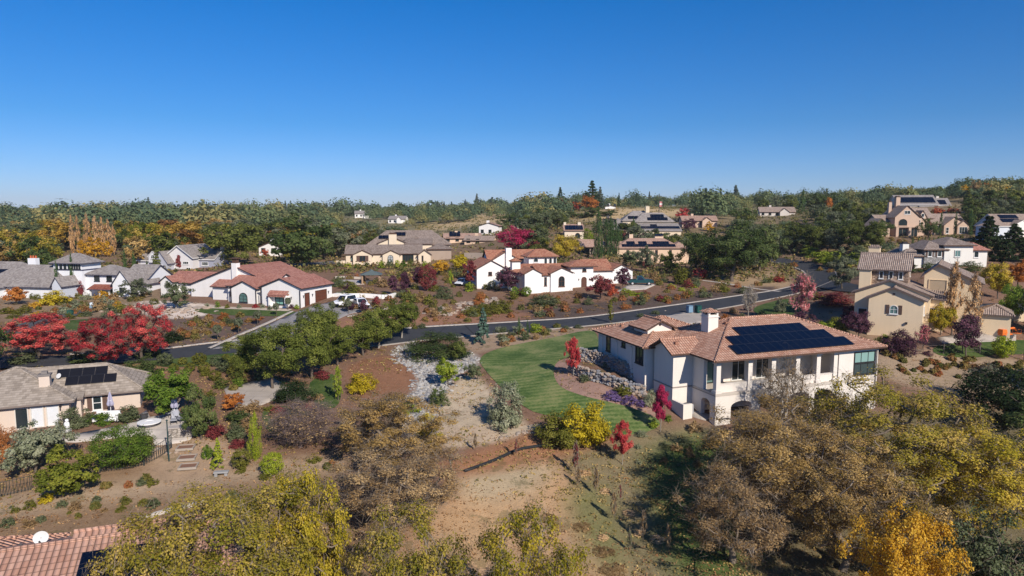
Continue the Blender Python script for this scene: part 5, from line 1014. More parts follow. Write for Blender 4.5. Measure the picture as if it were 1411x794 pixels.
    for x,y in ((118,405),(128,405),(138,404),(146,405),(110,411)): P('bush',x,y,6,12,'lime','shrub','shrub','low yellow-green shrub along the tower house bed','yellow-green shrubs along the tower house bed')
    # --- red maples
    rm=dict(lod=(17000,.0165),twig=1500,tw=.002,clumps=120,rs=.62)
    Q('oak',52,430,85,116,'red','maple_tree',T,'red maple nearest the left edge behind the beige house',seed=41,**rm); Q('oak',140,431,83,100,'red','maple_tree',T,'wider red maple in the middle of the red trio behind the beige house',seed=42,**rm); Q('oak',192,412,87,88,'red','maple_tree',T,'tallest red maple, right end of the trio behind the beige house',seed=43,**rm)
    # --- landmark trees in the middle distance
    P('oak',322,366,62,88,'oak','oak_tree',T,'large round oak behind the hacienda chimney',lod=(7000,.03)); P('oak',420,370,76,98,'dkoak','oak_tree',T,'largest round oak standing over the street left of the tan house',lod=(7000,.03)); Q('broad',365,342,200,12,'redor','maple_tree',T,'small orange-red maple between the two large oaks')
    for i,(x,t,w) in enumerate(((97,296,9),(105,298,9),(118,295,12),(130,296,12),(139,299,10),(148,303,11),(155,311,10))): Q('poplar',x,t,214+i%3*4,w*1.35,'poplar','poplar_tree',T,'tall bare-topped coppery poplar behind the white tower house','row of poplars behind the tower house',twig=600,tw=.006)
    for i,(x,t,w) in enumerate(((112,330,14),(124,326,16),(136,328,16),(147,332,15))): Q('poplar',x,t,210,w*1.6,'gold','poplar_tree',T,'golden leafy poplar filling the lower row behind the tower house','golden poplars behind the tower house')
    # --- small shrubs strewn over mulch slopes
    STREW=[]
    def strew(poly,n,fols,label,group,hw,seed,name='shrub',kind='bush'):
        rg=random.Random(seed); A=np.array(poly,float); k=0
        while k<n:
            x,y=rg.uniform(A[:,0].min(),A[:,0].max()),rg.uniform(A[:,1].min(),A[:,1].max())
            if not inside(poly,np.array([x]),np.array([y]))[0][0]: continue
            k+=1; w=rg.uniform(*hw); STREW.append((w if name=='shrub' else 99,kind,x,y,w*rg.uniform(.45,.85),w,rg.choice(fols),name,label,group))
    strew([(500,425),(530,405),(690,405),(830,410),(980,392),(1040,403),(950,416),(820,432),(640,448),(560,455)],105,['olive','brown','olivebush','burg','rust','olive'],'small shrub on the brown mulch slope between the road and the white villa','shrubs on the mulch slope below the villa',(8,20),5)
    strew([(470,378),(600,372),(660,380),(690,402),(600,400),(520,398),(480,395)],36,['olive','burg','brown','olivebush'],'small shrub on the mulch slope below the tan house','shrubs on the mulch slope below the tan house',(7,16),6)
    for i,x in enumerate((467,480,493,505,515,526,537,548,556,566,574,585)): P('bush',x,368+i%3,8+4*(i>4),11,['olive','lime','green','oak','brown','bright'][i%6],'shrub','shrub','shrub in the row planted along the tan house front','shrubs along the tan house front')
    strew([(5,425),(110,410),(205,405),(190,428),(110,440),(20,445)],30,['brown','olive','rust','sage','olivebush'],'dry little shrub on the slope before the white tower house','dry shrubs before the tower house',(7,16),7)
    strew([(240,440),(380,432),(330,455),(250,475)],28,['burg','olive','brown','olivebush','rust'],'small shrub in the dark bed below the hacienda lawn','shrubs below the hacienda lawn',(8,18),8)
    strew([(1060,448),(1190,455),(1205,480),(1290,490),(1220,492)],14,['plum','olive','brown','rust'],'small shrub on the bank between cream and beige houses','shrubs between the cream and beige houses',(10,22),9)
    strew([(1215,490),(1411,500),(1411,530),(1240,515)],60,['brown','sage','rust'],'tiny dry shrub on the pale terraced slope','dry shrubs on the terraced slope',(6,13),10)
    strew([(10,700),(150,690),(420,660),(400,690),(200,700),(10,735)],22,['olive','brown','olivebush'],'small weed clump on the brown slope above the tiled roof','weeds on the brown slope',(8,22),11,'weed_clump','mound')
    strew([(870,600),(1000,590),(1040,620),(960,650),(880,640)],18,['brown','sage','olive'],'dry weed clump on the slope below the air conditioner','weeds below the cream house',(10,22),12,'weed_clump','bush')
    strew([(885,365),(960,372),(1000,390),(900,398)],16,['brown','olive','burg'],'small shrub on the bank behind the dark teal pickup','shrubs behind the pickup',(8,18),13)
    strew([(990,395),(1085,385),(1085,398),(1000,396)],8,['olive','olivebush','red'],'low shrub along the pale footpath under the big oaks','shrubs along the footpath',(8,18),14)
    strew([(60,415),(205,402),(225,418),(150,440),(20,445)],22,['olive','brown','olivebush','sage','gold'],'mid-sized shrub on the slope between the tower house and the red maples','shrubs above the red maples',(12,26),31)
    strew([(462,392),(560,392),(640,405),(690,412),(600,425),(500,440),(470,430)],30,['olive','olivebush','brown','plum','oak'],'mid-sized shrub on the open slope right of the parking court','shrubs right of the parking court',(12,26),32)
    strew([(205,545),(330,575),(400,612),(460,600),(440,565),(480,505),(345,505),(235,525)],34,['olive','olivebush','oak','brown','burg','green'],'mid-sized shrub in the garden between the patio and the street trees','shrubs between patio and street trees',(12,28),34)
    strew([(20,655),(60,690),(200,655),(420,628),(480,650),(300,680),(80,715)],12,['olive','brown','olivebush'],'low weedy shrub on the dirt slope below the patio fence','weedy shrubs below the patio fence',(10,24),35)
    strew([(640,462),(700,452),(800,448),(810,455),(690,478)],14,['sage','olive','brown'],'low sage-coloured shrub on the verge between road and lawn','sage shrubs between road and lawn',(9,20),33)
    for x,t,w in ((1258,362,24),(1284,360,30),(1312,361,30),(1340,358,34)): Q('bush',x,t,137,w,'dkoak','shrub','shrub','dark green shrub below the white and grey-stone house','dark shrubs below the stone house')
    strew([(1060,362),(1160,378),(1200,385),(1130,372)],8,['rust','burg','brown'],'small dry shrub on the roadside bank at the junction','shrubs at the junction bank',(6,12),15)
    strew([(1195,330),(1335,328),(1340,340),(1240,345),(1200,340)],26,['lime','bright','gold','burg','olive'],'colourful terrace shrub below the tan hillside mansion','terrace shrubs below the mansion',(6,13),16)
    for i,x in enumerate((1275,1281,1287,1293,1300,1258,1266)): Q('cypress',x,326,190,4,'cypress','cypress_tree',T,'tiny cypress in the row on the terrace below the mansion','tiny cypresses below the mansion')
    for x,t,d,w,l in ((1298,292,228,6,'thin cypress before the mansion wing, first of three'),(1318,291,226,6,'thin cypress before the mansion gable, second of three'),(1339,288,222,9,'thick cypress at the right end of the mansion')): Q('cypress',x,t,d,w,'cypress','cypress_tree',T,l)
    Q('oak',1281,300,222,28,'dkoak','oak_tree',T,'dark round oak before the mansion loggia'); Q('conifer',1335,258,262,26,'oak','conifer','tree','tall green conifer on the hilltop right of the mansion'); Q('broad',1292,284,262,16,'redor','maple_tree',T,'orange-red maple above the mansion roof'); Q('broad',1312,286,262,20,'redor','maple_tree',T,'broader orange-red maple above the mansion wing'); Q('bare',1377,266,262,34,'brown','bare_tree',T,'large leafless tree above the pale house with angled panels',lod=(900,.03),twig=3000,tw=.003,bk=bark((.2,.15,.13)))
    Q('conifer',1107,261,330,17,'cypress','conifer','tree','dark pointed evergreen right of the long ridge house'); Q('broad',1143,270,300,14,'orange','maple_tree',T,'orange tree within the dark ridge trees'); Q('bare',1211,276,280,18,'sage','bare_tree',T,'pale leafless tree left of the mansion',lod=(500,.02),twig=1500,tw=.005,bk=BARK_PALE); Q('bush',1230,290,255,20,'plum','tree',T,'maroon tree left of the mansion gable')
    for x,t,w in ((1350,262,26),(1376,248,34),(1404,245,36),(1330,262,22),(1292,256,26),(1262,262,22),(1240,268,22),(1318,262,18),(1425,252,40),(1355,250,24)): Q('oak',x,t,330,w,'dkoak' if x%3 else 'oak','oak_tree',T,'dark green oak crowning the hill above the mansion','oaks crowning the mansion hill')
    for x,t,w,f in ((1345,247,20,'brown'),(1330,254,14,'gold'),(1362,250,13,'orange'),(1386,254,16,'gold')): Q('broad',x,t,318,w,f,'tree',T,'autumn-coloured tree among the dark oaks on the mansion hill','autumn trees on the mansion hill')
    for x,t,w,f in ((1125,264,36,'dkoak'),(1150,265,36,'dkoak'),(1172,269,30,'oak'),(1190,274,26,'oak'),(1133,272,20,'oak'),(1090,268,26,'oak'),(1070,268,24,'greyoak'),(1052,272,22,'oak')): Q('oak',x,t,345,w,f,'oak_tree',T,'dark oak on the ridge beside the long ridge house','ridge oaks beside the long house')
    # pair of dark oaks and autumn tree on the central hill
    Q('conifer',816,249,430,44,'conifer','conifer','tree','tallest pointed conifer on the central hill'); Q('conifer',827,258,440,26,'pinefar','conifer','tree','slimmer conifer right beside the tallest pointed one'); Q('broad',813,268,420,30,'orange','tree',T,'orange tree at the foot of the tallest conifer'); Q('broad',775,272,430,24,'red','maple_tree',T,'red tree on the central hill skyline'); Q('broad',792,277,425,20,'redor','maple_tree',T,'orange-red tree beside the red skyline tree'); Q('conifer',853,266,460,9,'conifer','conifer','tree','small pointed conifer right of the tallest pair')
    for x,t,w in ((722,289,46),(750,284,50),(700,292,40),(772,288,44),(735,296,40),(790,294,34)): Q('oak',x,t,330,w,'oak' if x%2 else 'dkoak','oak_tree',T,'dense dark oak on the central hill left of the tallest conifer','dense oaks on the central hill')
    for x,t,w in ((815,283,30),(838,288,34),(808,292,24)): Q('oak',x,t,318,w,'dkoak','oak_tree',T,'very dark oak below the tallest conifer','very dark oaks below the tallest conifer')
    for x,t,w in ((973,259,16),(993,259,13),(1014,255,16),(1060,268,9),(1075,270,8),(1042,266,9)): Q('pine',x,t,470,w,'pinefar','pine_tree',T,'lanky grey pine on the skyline right of the flagpole','grey pines right of the flagpole')
    for x,t,w in ((204,276,15),(147,287,9),(20,289,16),(393,281,7),(387,283,7),(450,284,8),(462,282,8),(493,284,7),(603,281,8),(612,282,7),(641,279,9),(657,271,11),(677,278,10),(740,278,10),(752,281,8),(895,268,6),(520,286,9)): Q('conifer' if w<12 or x==204 else 'pine',x,t-4,560+(x*37)%120,w*1.5,'pinefar','conifer',T,'blue-green conifer standing up on the distant skyline','conifers on the distant skyline',seed=1+x%3)
    for x,y,h_,w,f,l in ((205,492,18,40,'dkoak','dark shrub standing in for shade under the tallest red maple'),(120,498,16,50,'dkoak','dark low shrub under the wider red maple'),(30,500,16,44,'olive','olive shrub under the red maple nearest the left edge'),(240,470,16,36,'dark','dark shrub standing in for tree shade beside the road below the hacienda bed')): P('bush',x,y,h_,w,f,'shrub','shrub',l)  # the two shade shrubs are added in place of deep maple shadow
    rq=random.Random(4)
    for k,(x,d) in enumerate(((1475,62),(1500,80),(1560,70),(1480,98),(1540,100),(1610,90),(1455,118),(1520,128),(1600,125),(1480,150),(1560,160),(1640,150),(-60,75),(-90,98),(-70,120),(-110,140))):
        b=at_d(x,400,d); z=float(gz(b[0],d)); plant('oak',(b[0],d,z),rq.uniform(7,9.5),rq.uniform(8,12),('dkoak','oak','olive')[k%3],'oak_tree',T,'oak just beyond the edge of the view','oaks beyond the frame edges',lod=(7500,.028),seed=1+k%3)
    STREW.sort(key=lambda q:-q[0]); cut=150; small=[q for q in STREW if q[0]<99]; keep=[q for q in STREW if q[0]==99]+small[:cut]
    for q in keep: P(q[1],q[2],q[3],q[4],q[5],q[6],q[7],'shrub',q[8],q[9],lod=(900,.066) if q[5]>14 else (500,.09))
    rng=np.random.default_rng(9); C=[];NN=[];HU=[]
    for q in small[cut:]:
        b=g(q[2],q[3]); sz=b.y/F_PX; r=rng.normal(size=(150,3)); r/=np.linalg.norm(r,axis=1)[:,None]; r[:,2]=np.abs(r[:,2]); C.append(np.array(b)+r*(rng.uniform(.3,1,150)**.5)[:,None]*np.array([q[5]*sz*.5,q[5]*sz*.5,q[4]*sz])); NN.append(r+[0,0,.3]); HU.append(np.clip(rng.random()*.7+rng.uniform(0,.3,150),0,1))
    me=leaf_mesh('low_plants',np.concatenate(C),np.concatenate(NN),.24,np.concatenate(HU),rng); me.materials.append(LM((72,78,36),(108,96,52),(142,84,56),0,.3)); o=bpy.data.objects.new('low_plants',me); COL.objects.link(o); tag(o,'tiny olive and russet plants dotted over the mulch slopes','plants',kind='stuff')
    forest(); groundcover()
def forest():
    "woods behind the houses: near ones as single trees, the far rest as one mass"
    rg=random.Random(77)
    prot=[(0,345,195,412,132),(183,330,292,378,172),(205,355,470,432,112),(285,300,470,372,185),(468,316,640,370,186),(828,282,946,362,203),(1193,262,1345,330,228),(1355,292,1411,330,198),(1240,330,1355,368,140),(88,293,165,378,222),(1055,352,1150,402,215),(640,300,705,330,262),(600,318,670,342,240),(1042,284,1102,304,330),(935,284,988,318,285),(635,288,708,308,430),(575,300,640,318,420),(790,278,945,300,470),(1150,330,1411,470,100),(640,310,880,405,178),(945,296,1100,390,165),(478,294,500,304,515),(528,302,548,312,465),(350,340,372,360,205),(1100,340,1200,400,150),(770,300,830,350,222),(1230,260,1320,292,285),(820,282,840,296,330)]
    def ok(px,t,b,w,d):
        return not any(d<q[4]+6 and px+w*.5>q[0] and px-w*.5<q[2] and b>q[1] and t<q[3] for q in prot)
    n=0; cand=[]
    for _ in range(9000):
        d=math.exp(rg.uniform(math.log(165),math.log(400))); px=rg.uniform(-60,1470); u=(px-CXP)/F_PX; x=u*d*1.0; cand.append((d,px,x))
    kept=[]; cand.sort()
    zz=gz(np.array([c[2] for c in cand]),np.array([c[0] for c in cand]))
    for (d,px,x),z in zip(cand,zz):
        h=rg.uniform(6.5,10.5)*(1.1 if px<480 else .95); w=rg.uniform(1.05,1.5)*h
        if any((x-k[0])**2+(d-k[1])**2<(.33*(w+k[2]))**2 for k in kept): continue
        _,b=proj((x,d,z)); _,t=proj((x,d,z+h)); wp=w/d*F_PX
        if not ok(px,t,b,wp,d): continue
        if any((x-hx)**2+(d-hy)**2<15**2 for hx,hy in HC): continue
        kept.append((x,d,w,h,z,px,t))
        if len(kept)>=285: break
    for (x,d,w,h,z,px,t) in kept:
        r=rg.random()
        if px<300:
            reg='behind the grey-roofed and tower houses'; f=rg.choice(['yoak','boak','olive','oak','goldf','yoak','greyoak','rustf','boak','golive','olive','dkoak'] if d<270 else ['oak','greyoak','olive','dkoak','greyoak','golive'])
        elif px<660: reg='in the valley woods around the tan house'; f=rg.choice(['oak','olive','greyoak','greyoak','yoak','brown','oak','rustf'])
        elif px<1000: reg='on the central hillside behind the villa'; f=rg.choice(['oak','olive','greyoak','oak','dkoak','olive'])
        else: reg='on the right-hand hillside above the road'; f=rg.choice(['oak','dkoak','greyoak','olive','oak'])
        cn={'goldf':'dull golden','rustf':'russet','boak':'tan-brown','golive':'olive-gold','yoak':'yellow-green','yoak2':'golden-green','olive':'olive-green','oak':'mid-green','gold':'golden','orange':'orange','greyoak':'grey-green','rust':'rust-brown','brown':'brown','dkoak':'dark green'}[f]
        sd=rg.randrange(1,6); nl=3000 if d<260 else 1500
        e=forest_tree(x,d,z,w,h,f,sd,nl); tag(e,f'{cn} woodland tree {reg}','tree',f'{cn} trees {reg}')
    # the far rest as one mass
    rng=np.random.default_rng(5); Cs=[];Ns=[];Vs=[];Sz=[];Hu=[]
    d=np.exp(rng.uniform(math.log(190),math.log(3600),8000)); px=rng.uniform(-250,1660,len(d)); x=(px-CXP)/F_PX*d; z=gz(x,d)
    kk=np.array(kept)
    for i in range(len(d)):
        h=rng.uniform(4.5,9)*(1+.7*(rng.random()<.15)); h*=(.72 if px[i]>1020 and d[i]<900 else 1); w=h*rng.uniform(.9,1.8); 
        if d[i]<640:
            _,b=proj((x[i],d[i],z[i])); _,t=proj((x[i],d[i],z[i]+h))
            if not ok(px[i],t,b,w/d[i]*F_PX,d[i]): continue
            if any((x[i]-q[0])**2+(d[i]-q[1])**2<(.36*(w+q[2]))**2 for q in kept): continue
            if any((x[i]-hx)**2+(d[i]-hy)**2<15**2 for hx,hy in HC): continue
        nl=650 if d[i]<420 else 520 if d[i]<800 else 120 if d[i]<1500 else 50; dd=rng.normal(size=(nl,3)); dd/=np.linalg.norm(dd,axis=1)[:,None]; dd[:,2]=np.abs(dd[:,2])*1.0-.25*(rng.random(nl)<.3)
        rr=(rng.uniform(.3,1,nl)**.4)[:,None]*(1+.25*np.sin(3*np.arctan2(dd[:,1],dd[:,0])+rng.uniform(0,6))[:,None])
        con=rng.random()<.012
        if con: q=rng.random(nl); Lp=np.stack([np.cos(q*99)*(1-q)*w*.25,np.sin(q*99)*(1-q)*w*.25,q*h*1.5],1)
        else: Lp=dd*rr*np.array([w*.5,w*.5,h*.62])+[0,0,h*.38]
        Cs.append(Lp+[x[i],d[i],z[i]]); Ns.append(dd+[0,0,.4]); Sz.append(np.full(nl,w*{650:.062,520:.066,120:.14,50:.2}[nl])); hue=rng.random()**1.8 if not con else -.2; Hu.append(np.clip(hue*.75+rng.uniform(0,.3,nl),0,1))
    C=np.concatenate(Cs); me=leaf_mesh('woodland',C,np.concatenate(Ns),1.0,np.concatenate(Hu),rng)
    s=np.concatenate(Sz); co=np.empty(len(me.vertices)*3,np.float32); me.vertices.foreach_get('co',co); co=co.reshape(-1,4,3); c0=co.mean(1,keepdims=True); co=c0+(co-c0)*s[:,None,None]; me.vertices.foreach_set('co',co.ravel().astype(np.float32)); me.update()
    m=LM((62,78,60),(90,100,66),(130,120,76),0,.25,1.5); me.materials.append(m); o=bpy.data.objects.new('woodland',me); COL.objects.link(o); tag(o,'far-off mixed woods covering the distant hills','woods',kind='stuff')
FT={}
def forest_tree(x,d,z,w,h,f,sd,nl):
    "one mesh: trunk and crown, shared per shape; too small in the picture to show parts"
    key=(sd,nl)
    if key not in FT:
        crown,trunk=proto('oak',nl,round(math.sqrt(4.2/nl),3),sd+50,40)
        n1=len(crown.vertices); n2=len(trunk.vertices); c=np.empty(n1*3,np.float32); crown.vertices.foreach_get('co',c); t=np.empty(n2*3,np.float32); trunk.vertices.foreach_get('co',t)
        f2=np.empty(len(trunk.loops),np.int32); trunk.loops.foreach_get('vertex_index',f2); F=np.concatenate([np.arange(n1).reshape(-1,4),f2.reshape(-1,4)+n1]); me=fastmesh('woodland_tree',np.concatenate([c,t]).reshape(-1,3),F)
        v=np.zeros(len(crown.polygons),np.float32); crown.attributes['v'].data.foreach_get('value',v); a=me.attributes.new('v','FLOAT','FACE'); a.data.foreach_set('value',np.concatenate([v,np.zeros(len(F)-len(v),np.float32)]))
        me.polygons.foreach_set('material_index',np.concatenate([np.zeros(len(v)),np.ones(len(F)-len(v))]).astype(np.int32)); me.materials.append(F_['oak']); me.materials.append(BARK); FT[key]=me
    o=bpy.data.objects.new('woodland_tree',FT[key]); COL.objects.link(o); o.location=(x,d,z-.1); o.scale=(w,w,h); o.rotation_euler=(0,0,(x*7.3+d*3.1)%6.28); o.material_slots[0].link='OBJECT'; o.material_slots[0].material=F_[f]; return o
HC=[]

def groundcover():
    "low things nobody could count: leaf litter, dry tufts, slope cover, undergrowth"
    rng=np.random.default_rng(21)
    def excl(X,Y):
        bad=np.zeros(len(X),bool)
        for w in SHEETS+SINK:
            A=np.array(w); lo,hi=A.min(0),A.max(0); s=(X>lo[0])&(X<hi[0])&(Y>lo[1])&(Y<hi[1])
            if s.any(): bad[s]|=inside(w,X[s],Y[s])[0]
        for o,yaw,h in HOUSES:
            F=Fr(o,yaw); a=(X-F.o[0])*F.F[0]+(Y-F.o[1])*F.F[1]; b=(X-F.o[0])*F.B[0]+(Y-F.o[1])*F.B[1]; q=HB.get(id(h),(0,8,0,8)); bad|=(a>q[0]-.4)&(a<q[1]+.4)&(b>q[2]-.4)&(b<q[3]+.4)
        return bad
    def clumps(name,n,y0,y1,per,rad,leaf,hgt,mat,label,patch,thr,cat):
        Y=np.exp(rng.uniform(math.log(y0),math.log(y1),n)); X=rng.uniform(-.82,.82,n)*Y
        ph=rng.uniform(0,6.28,6); f=np.sin(X*patch+ph[0]+2*np.sin(Y*patch*.7+ph[1]))+np.sin(Y*patch*1.3+ph[2]+1.5*np.sin(X*patch*.6+ph[3])); k=(f>thr+rng.normal(0,.6,n))&~excl(X,Y); X,Y=X[k],Y[k]; m=len(X)
        s=rng.uniform(.5,1.5,m); r=rng.normal(size=(m,per,3)); r[:,:,2]=np.abs(r[:,:,2]); P=np.stack([X,Y,gz(X,Y)],1)[:,None]+r*np.array([rad,rad,hgt])*s[:,None,None]
        hue=np.clip(rng.random(m)[:,None]*.7+rng.uniform(0,.3,(m,per)),0,1).ravel(); C=P.reshape(-1,3); nr=np.tile([0,0,1.0],(len(C),1))+rng.normal(size=(len(C),3))*.5
        me=leaf_mesh(name,C,nr,leaf,hue,rng,1.3); me.materials.append(mat); o=bpy.data.objects.new(name,me); COL.objects.link(o); tag(o,label,cat,kind='stuff')
    clumps('leaf_litter',17000,40,100,5,.25,.13,.02,LM((84,60,42),(134,100,66),(176,142,100),0,.1,1.2),'fallen leaves and dry litter over the bare soil',.35,-.2,'leaf litter')
    clumps('dry_grass',15000,40,110,7,.16,.14,.10,LM((92,92,44),(140,122,72),(184,158,104),0,.2,1.2),'short dry grass tufts on the bare slopes',.22,.25,'grass')
    clumps('ground_cover',3800,92,200,14,.32,.20,.16,LM((58,66,34),(112,84,56),(150,118,76),0,.2,1.25),'low mixed ground cover on the mulch slopes',.12,-.1,'ground cover')
    clumps('undergrowth',7000,160,520,16,.9,.55,.5,LM((62,72,40),(100,98,56),(150,126,78),0,.2,1.2),'rough brush and undergrowth beneath the hillside woods',.05,-1.2,'undergrowth')
# ------------------------------------------------------------------ props
def car(loc,rz,label,paint,L=4.7,W=1.85,H=1.65,kind='suv',name='parked_car',cat='car'):
    e=tag(empty(name,loc,rz),label,cat); pm=plain(paint,.28,.6,.03); dk=plain((.02,.02,.02),.7); gm=glass((.015,.02,.03),.05)
    hb=H*.52; x0,x1=-L/2,L/2; f=.32
    side={'suv':[(x0,.35),(x0,.95),(x0+.12,hb+.05),(x0+.35,H-.08),(x0+.75,H),(x0+L*.55,H),(x0+L*.70,hb+.08),(x1-.25,hb-.08),(x1,hb-.3),(x1,.35)],
          'sedan':[(x0,.35),(x0,.85),(x0+.1,hb+.08),(x0+.75,hb+.14),(x0+1.35,H-.04),(x0+1.8,H),(x0+L*.58,H-.02),(x0+L*.74,hb+.08),(x1-.3,hb-.08),(x1,hb-.28),(x1,.35)],
          'pickup':[(x0,.45),(x0,hb+.05),(x0+.05,hb+.18),(x0+L*.33,hb+.18),(x0+L*.34,hb+.2),(x0+L*.38,H-.03),(x0+L*.42,H),(x0+L*.58,H),(x0+L*.69,hb+.22),(x1-.2,hb+.1),(x1,hb-.1),(x1,.45)]}[kind]
    m=MB(); n=len(side); V=[]
    for y,k in ((-W/2,0),(W/2,0)):
        for x,z in side: ins=max(0,(z-hb)/(H-hb))*.2; V.append((x,y+(ins if y<0 else -ins),z))
    F=[tuple(range(n)),tuple(range(2*n-1,n-1,-1))]+[(i,n+i,n+(i+1)%n,(i+1)%n) for i in range(n)]
    m.mesh(V,F); m.build('body',pm,e,bevel=.05)
    def wy(z,o=.008): return W/2-max(0,(z-hb)/(H-hb))*.2+o
    top=H-.1; wx0,wx1=(x0+.45,x0+L*.64) if kind!='pickup' else (x0+L*.39,x0+L*.64)
    if kind=='sedan': wx0=x0+1.05
    for s in (-1,1):
        q=MB(); pts=[(wx0,hb+.1),(wx1,hb+.1),(wx1-L*.11,top),(wx0+(.5 if kind=='sedan' else .15),top)]; q.poly([(x,s*wy(z),z) for x,z in (pts if s<0 else pts[::-1])]); q.build('side_window',gm,e)
    q=MB(); a=(x0+L*.575,H-.07) if kind!='pickup' else (x0+L*.59,H-.05); b=(x0+L*.70,hb+.12) if kind!='pickup' else (x0+L*.685,hb+.26)
    if kind=='sedan': a,b=(x0+L*.60,H-.06),(x0+L*.73,hb+.13)
    q.poly([(a[0]+.03,-W*.34,a[1]),(a[0]+.03,W*.34,a[1]),(b[0]+.03,W*.42,b[1]),(b[0]+.03,-W*.42,b[1])][::-1]); q.build('windscreen',gm,e)
    q=MB(); ra,rb={'suv':((x0+.37,H-.2),(x0+.14,hb+.16)),'sedan':((x0+1.33,H-.1),(x0+.8,hb+.2)),'pickup':((x0+L*.375,H-.1),(x0+L*.345,hb+.28))}[kind]
    q.poly([(ra[0]-.03,-W*.33,ra[1]),(ra[0]-.03,W*.33,ra[1]),(rb[0]-.03,W*.40,rb[1]),(rb[0]-.03,-W*.40,rb[1])]); q.build('rear_window',gm,e)
    for x in (x0+L*.19,x1-L*.18):
        for s in (-1,1):
            q=MB(); q.tube((x,s*(W/2-.24),.34),(x,s*(W/2+.01),.34),.36,None,18); w=q.build('wheel',dk,e); r=MB(); r.tube((x,s*(W/2+.011),.34),(x,s*(W/2+.025),.34),.21,.17,12); r.build('rim',plain((.5,.5,.52),.3,.5,.02),w)
    for s in (-1,1):
        q=MB().box(x1-.12,x1+.015,s*W*.36-.18,s*W*.36+.18,hb-.34,hb-.2); q.build('headlight',plain((.8,.8,.8),.15,.6,.02),e); q=MB().box(x0-.015,x0+.1,s*W*.40-.12,s*W*.40+.12,.78,1.02); q.build('tail_light',plain((.35,.01,.01),.2,.5,.02),e)
    q=MB().box(x1-.1,x1+.03,-W*.46,W*.46,.36,.55); q.build('bumper',dk,e)
    if kind=='pickup': q=MB(); q.box(x0+.1,x0+L*.33,-W*.42,W*.42,hb+.181,hb+.2); q.build('bed_floor',dk,e)
    return e
def thing(name,loc,label,cat,rz=0,group=None): return tag(empty(name,loc,rz),label,cat,group)
def build_props():
    rg=random.Random(3)
    b=g(475,421); car(b,R(-118),'white SUV parked in the paved court beside the brown garage doors',(.82,.82,.83),4.8,1.95,1.8,'suv'); b=g(497,423); car(b,R(-60),'white sedan parked beside the white SUV at the court wall',(.80,.81,.83),4.8,1.85,1.5,'sedan')
    b=g(882,393); car((b.x,b.y,b.z+.1),R(-4),'dark teal pickup truck parked at the right end of the white villa',(.008,.05,.055),5.6,2.0,1.9,'pickup','pickup_truck','truck'); b=g(637,393); car(b,R(-110),'silver-white car half hidden behind the copper-red pear tree',(.7,.72,.75),4.6,1.85,1.5,'sedan')
    # court wall behind the cars
    def wall_line(pts,h,th,mat,name,label,cat='wall',capm=None,step=6):
        w=catmull([hit(*p)[:2] for p in pts],False,step); e=thing(name,(w[0][0],w[0][1],float(gz(*w[0]))),label,cat); o=np.array(e.location); m=MB();
        for i in range(len(w)-1):
            a,c=w[i],w[i+1]; d=(c-a)/np.linalg.norm(c-a); n=np.array([-d[1],d[0]])*th/2; za,zc=float(gz(*a)),float(gz(*c)); V=[]
            for p,z in ((a,za),(c,zc)):
                for sg in (-1,1): V+=[(p[0]+sg*n[0]-o[0],p[1]+sg*n[1]-o[1],z-.5-o[2]),(p[0]+sg*n[0]-o[0],p[1]+sg*n[1]-o[1],z+h-o[2])]
            m.mesh(V,[(0,1,5,4),(2,6,7,3),(1,3,7,5)]+([(0,2,3,1)] if i==0 else [])+([(4,5,7,6)] if i==len(w)-2 else []))
        m.build('wall_face',mat,e); return e
    wall_line([(468,411),(500,410),(530,412),(545,409)],.75,.35,stucco(WHITE),'court_wall','low white stucco wall behind the two parked white cars'); wall_line([(462,384),(480,384),(498,385)],.5,.3,plain((.5,.45,.38)),'garden_wall','low pale wall edging the terrace beside the gazebo')
    wall_line([(640,356),(672,357),(700,360)],1.6,.3,stucco((.6,.48,.36)),'garden_wall','peach boundary wall left behind the villa'); wall_line([(180,722),(230,706),(285,693)],.25,.25,stucco((.55,.50,.44)),'garden_wall','low pale wall behind the terracotta roof, partly under the oak'); 
    wall_line([(1360,440),(1411,443)],2.0,.3,sb_(),'garden_wall','plain beige garden wall behind the orange lift')
    # ---- stone retaining walls built of rounded rocks
    rocks=[stone((.17,.16,.16),(.28,.27,.27),(.40,.38,.36),1.2,.8),plain((.30,.255,.22),.95,.2,.5),plain((.22,.22,.235),.9,.2,.4),plain((.36,.28,.22),.95,.2,.5)]
    def rockwall(pts,h,label,seed):
        rr=random.Random(seed); w=catmull([hit(*p)[:2] for p in pts],False,8); c=w[len(w)//2]; e=thing('retaining_wall',(c[0],c[1],float(gz(*c))),label,'wall'); o=e.location; m=MB(); L=0; pos=[]
        for i in range(len(w)-1):
            n=max(1,int(np.linalg.norm(w[i+1]-w[i])/.32))
            for k in range(n): pos.append(w[i]+(w[i+1]-w[i])*k/n)
        for p in pos:
            z=0
            while z<h:
                s=rr.uniform(.15,.30); q=p+np.array([rr.uniform(-.08,.08),rr.uniform(-.08,.08)+z*.15]); m.blob((q[0]-o.x,q[1]-o.y,float(gz(*p))+z+.1-o.z),(s*1.25,s,s*.8),1,rr.randrange(4),.35,rr.randrange(9999)); z+=s*1.15
        m.build('stonework',rocks,e)
    rockwall([(800,498),(820,501),(845,510),(865,520),(885,528)],1.5,'upper curved stone retaining wall below the shaded cream wall',1); rockwall([(785,512),(805,522),(835,530),(862,540),(890,548)],1.2,'lower curved stone retaining wall above the purple flowers',2)
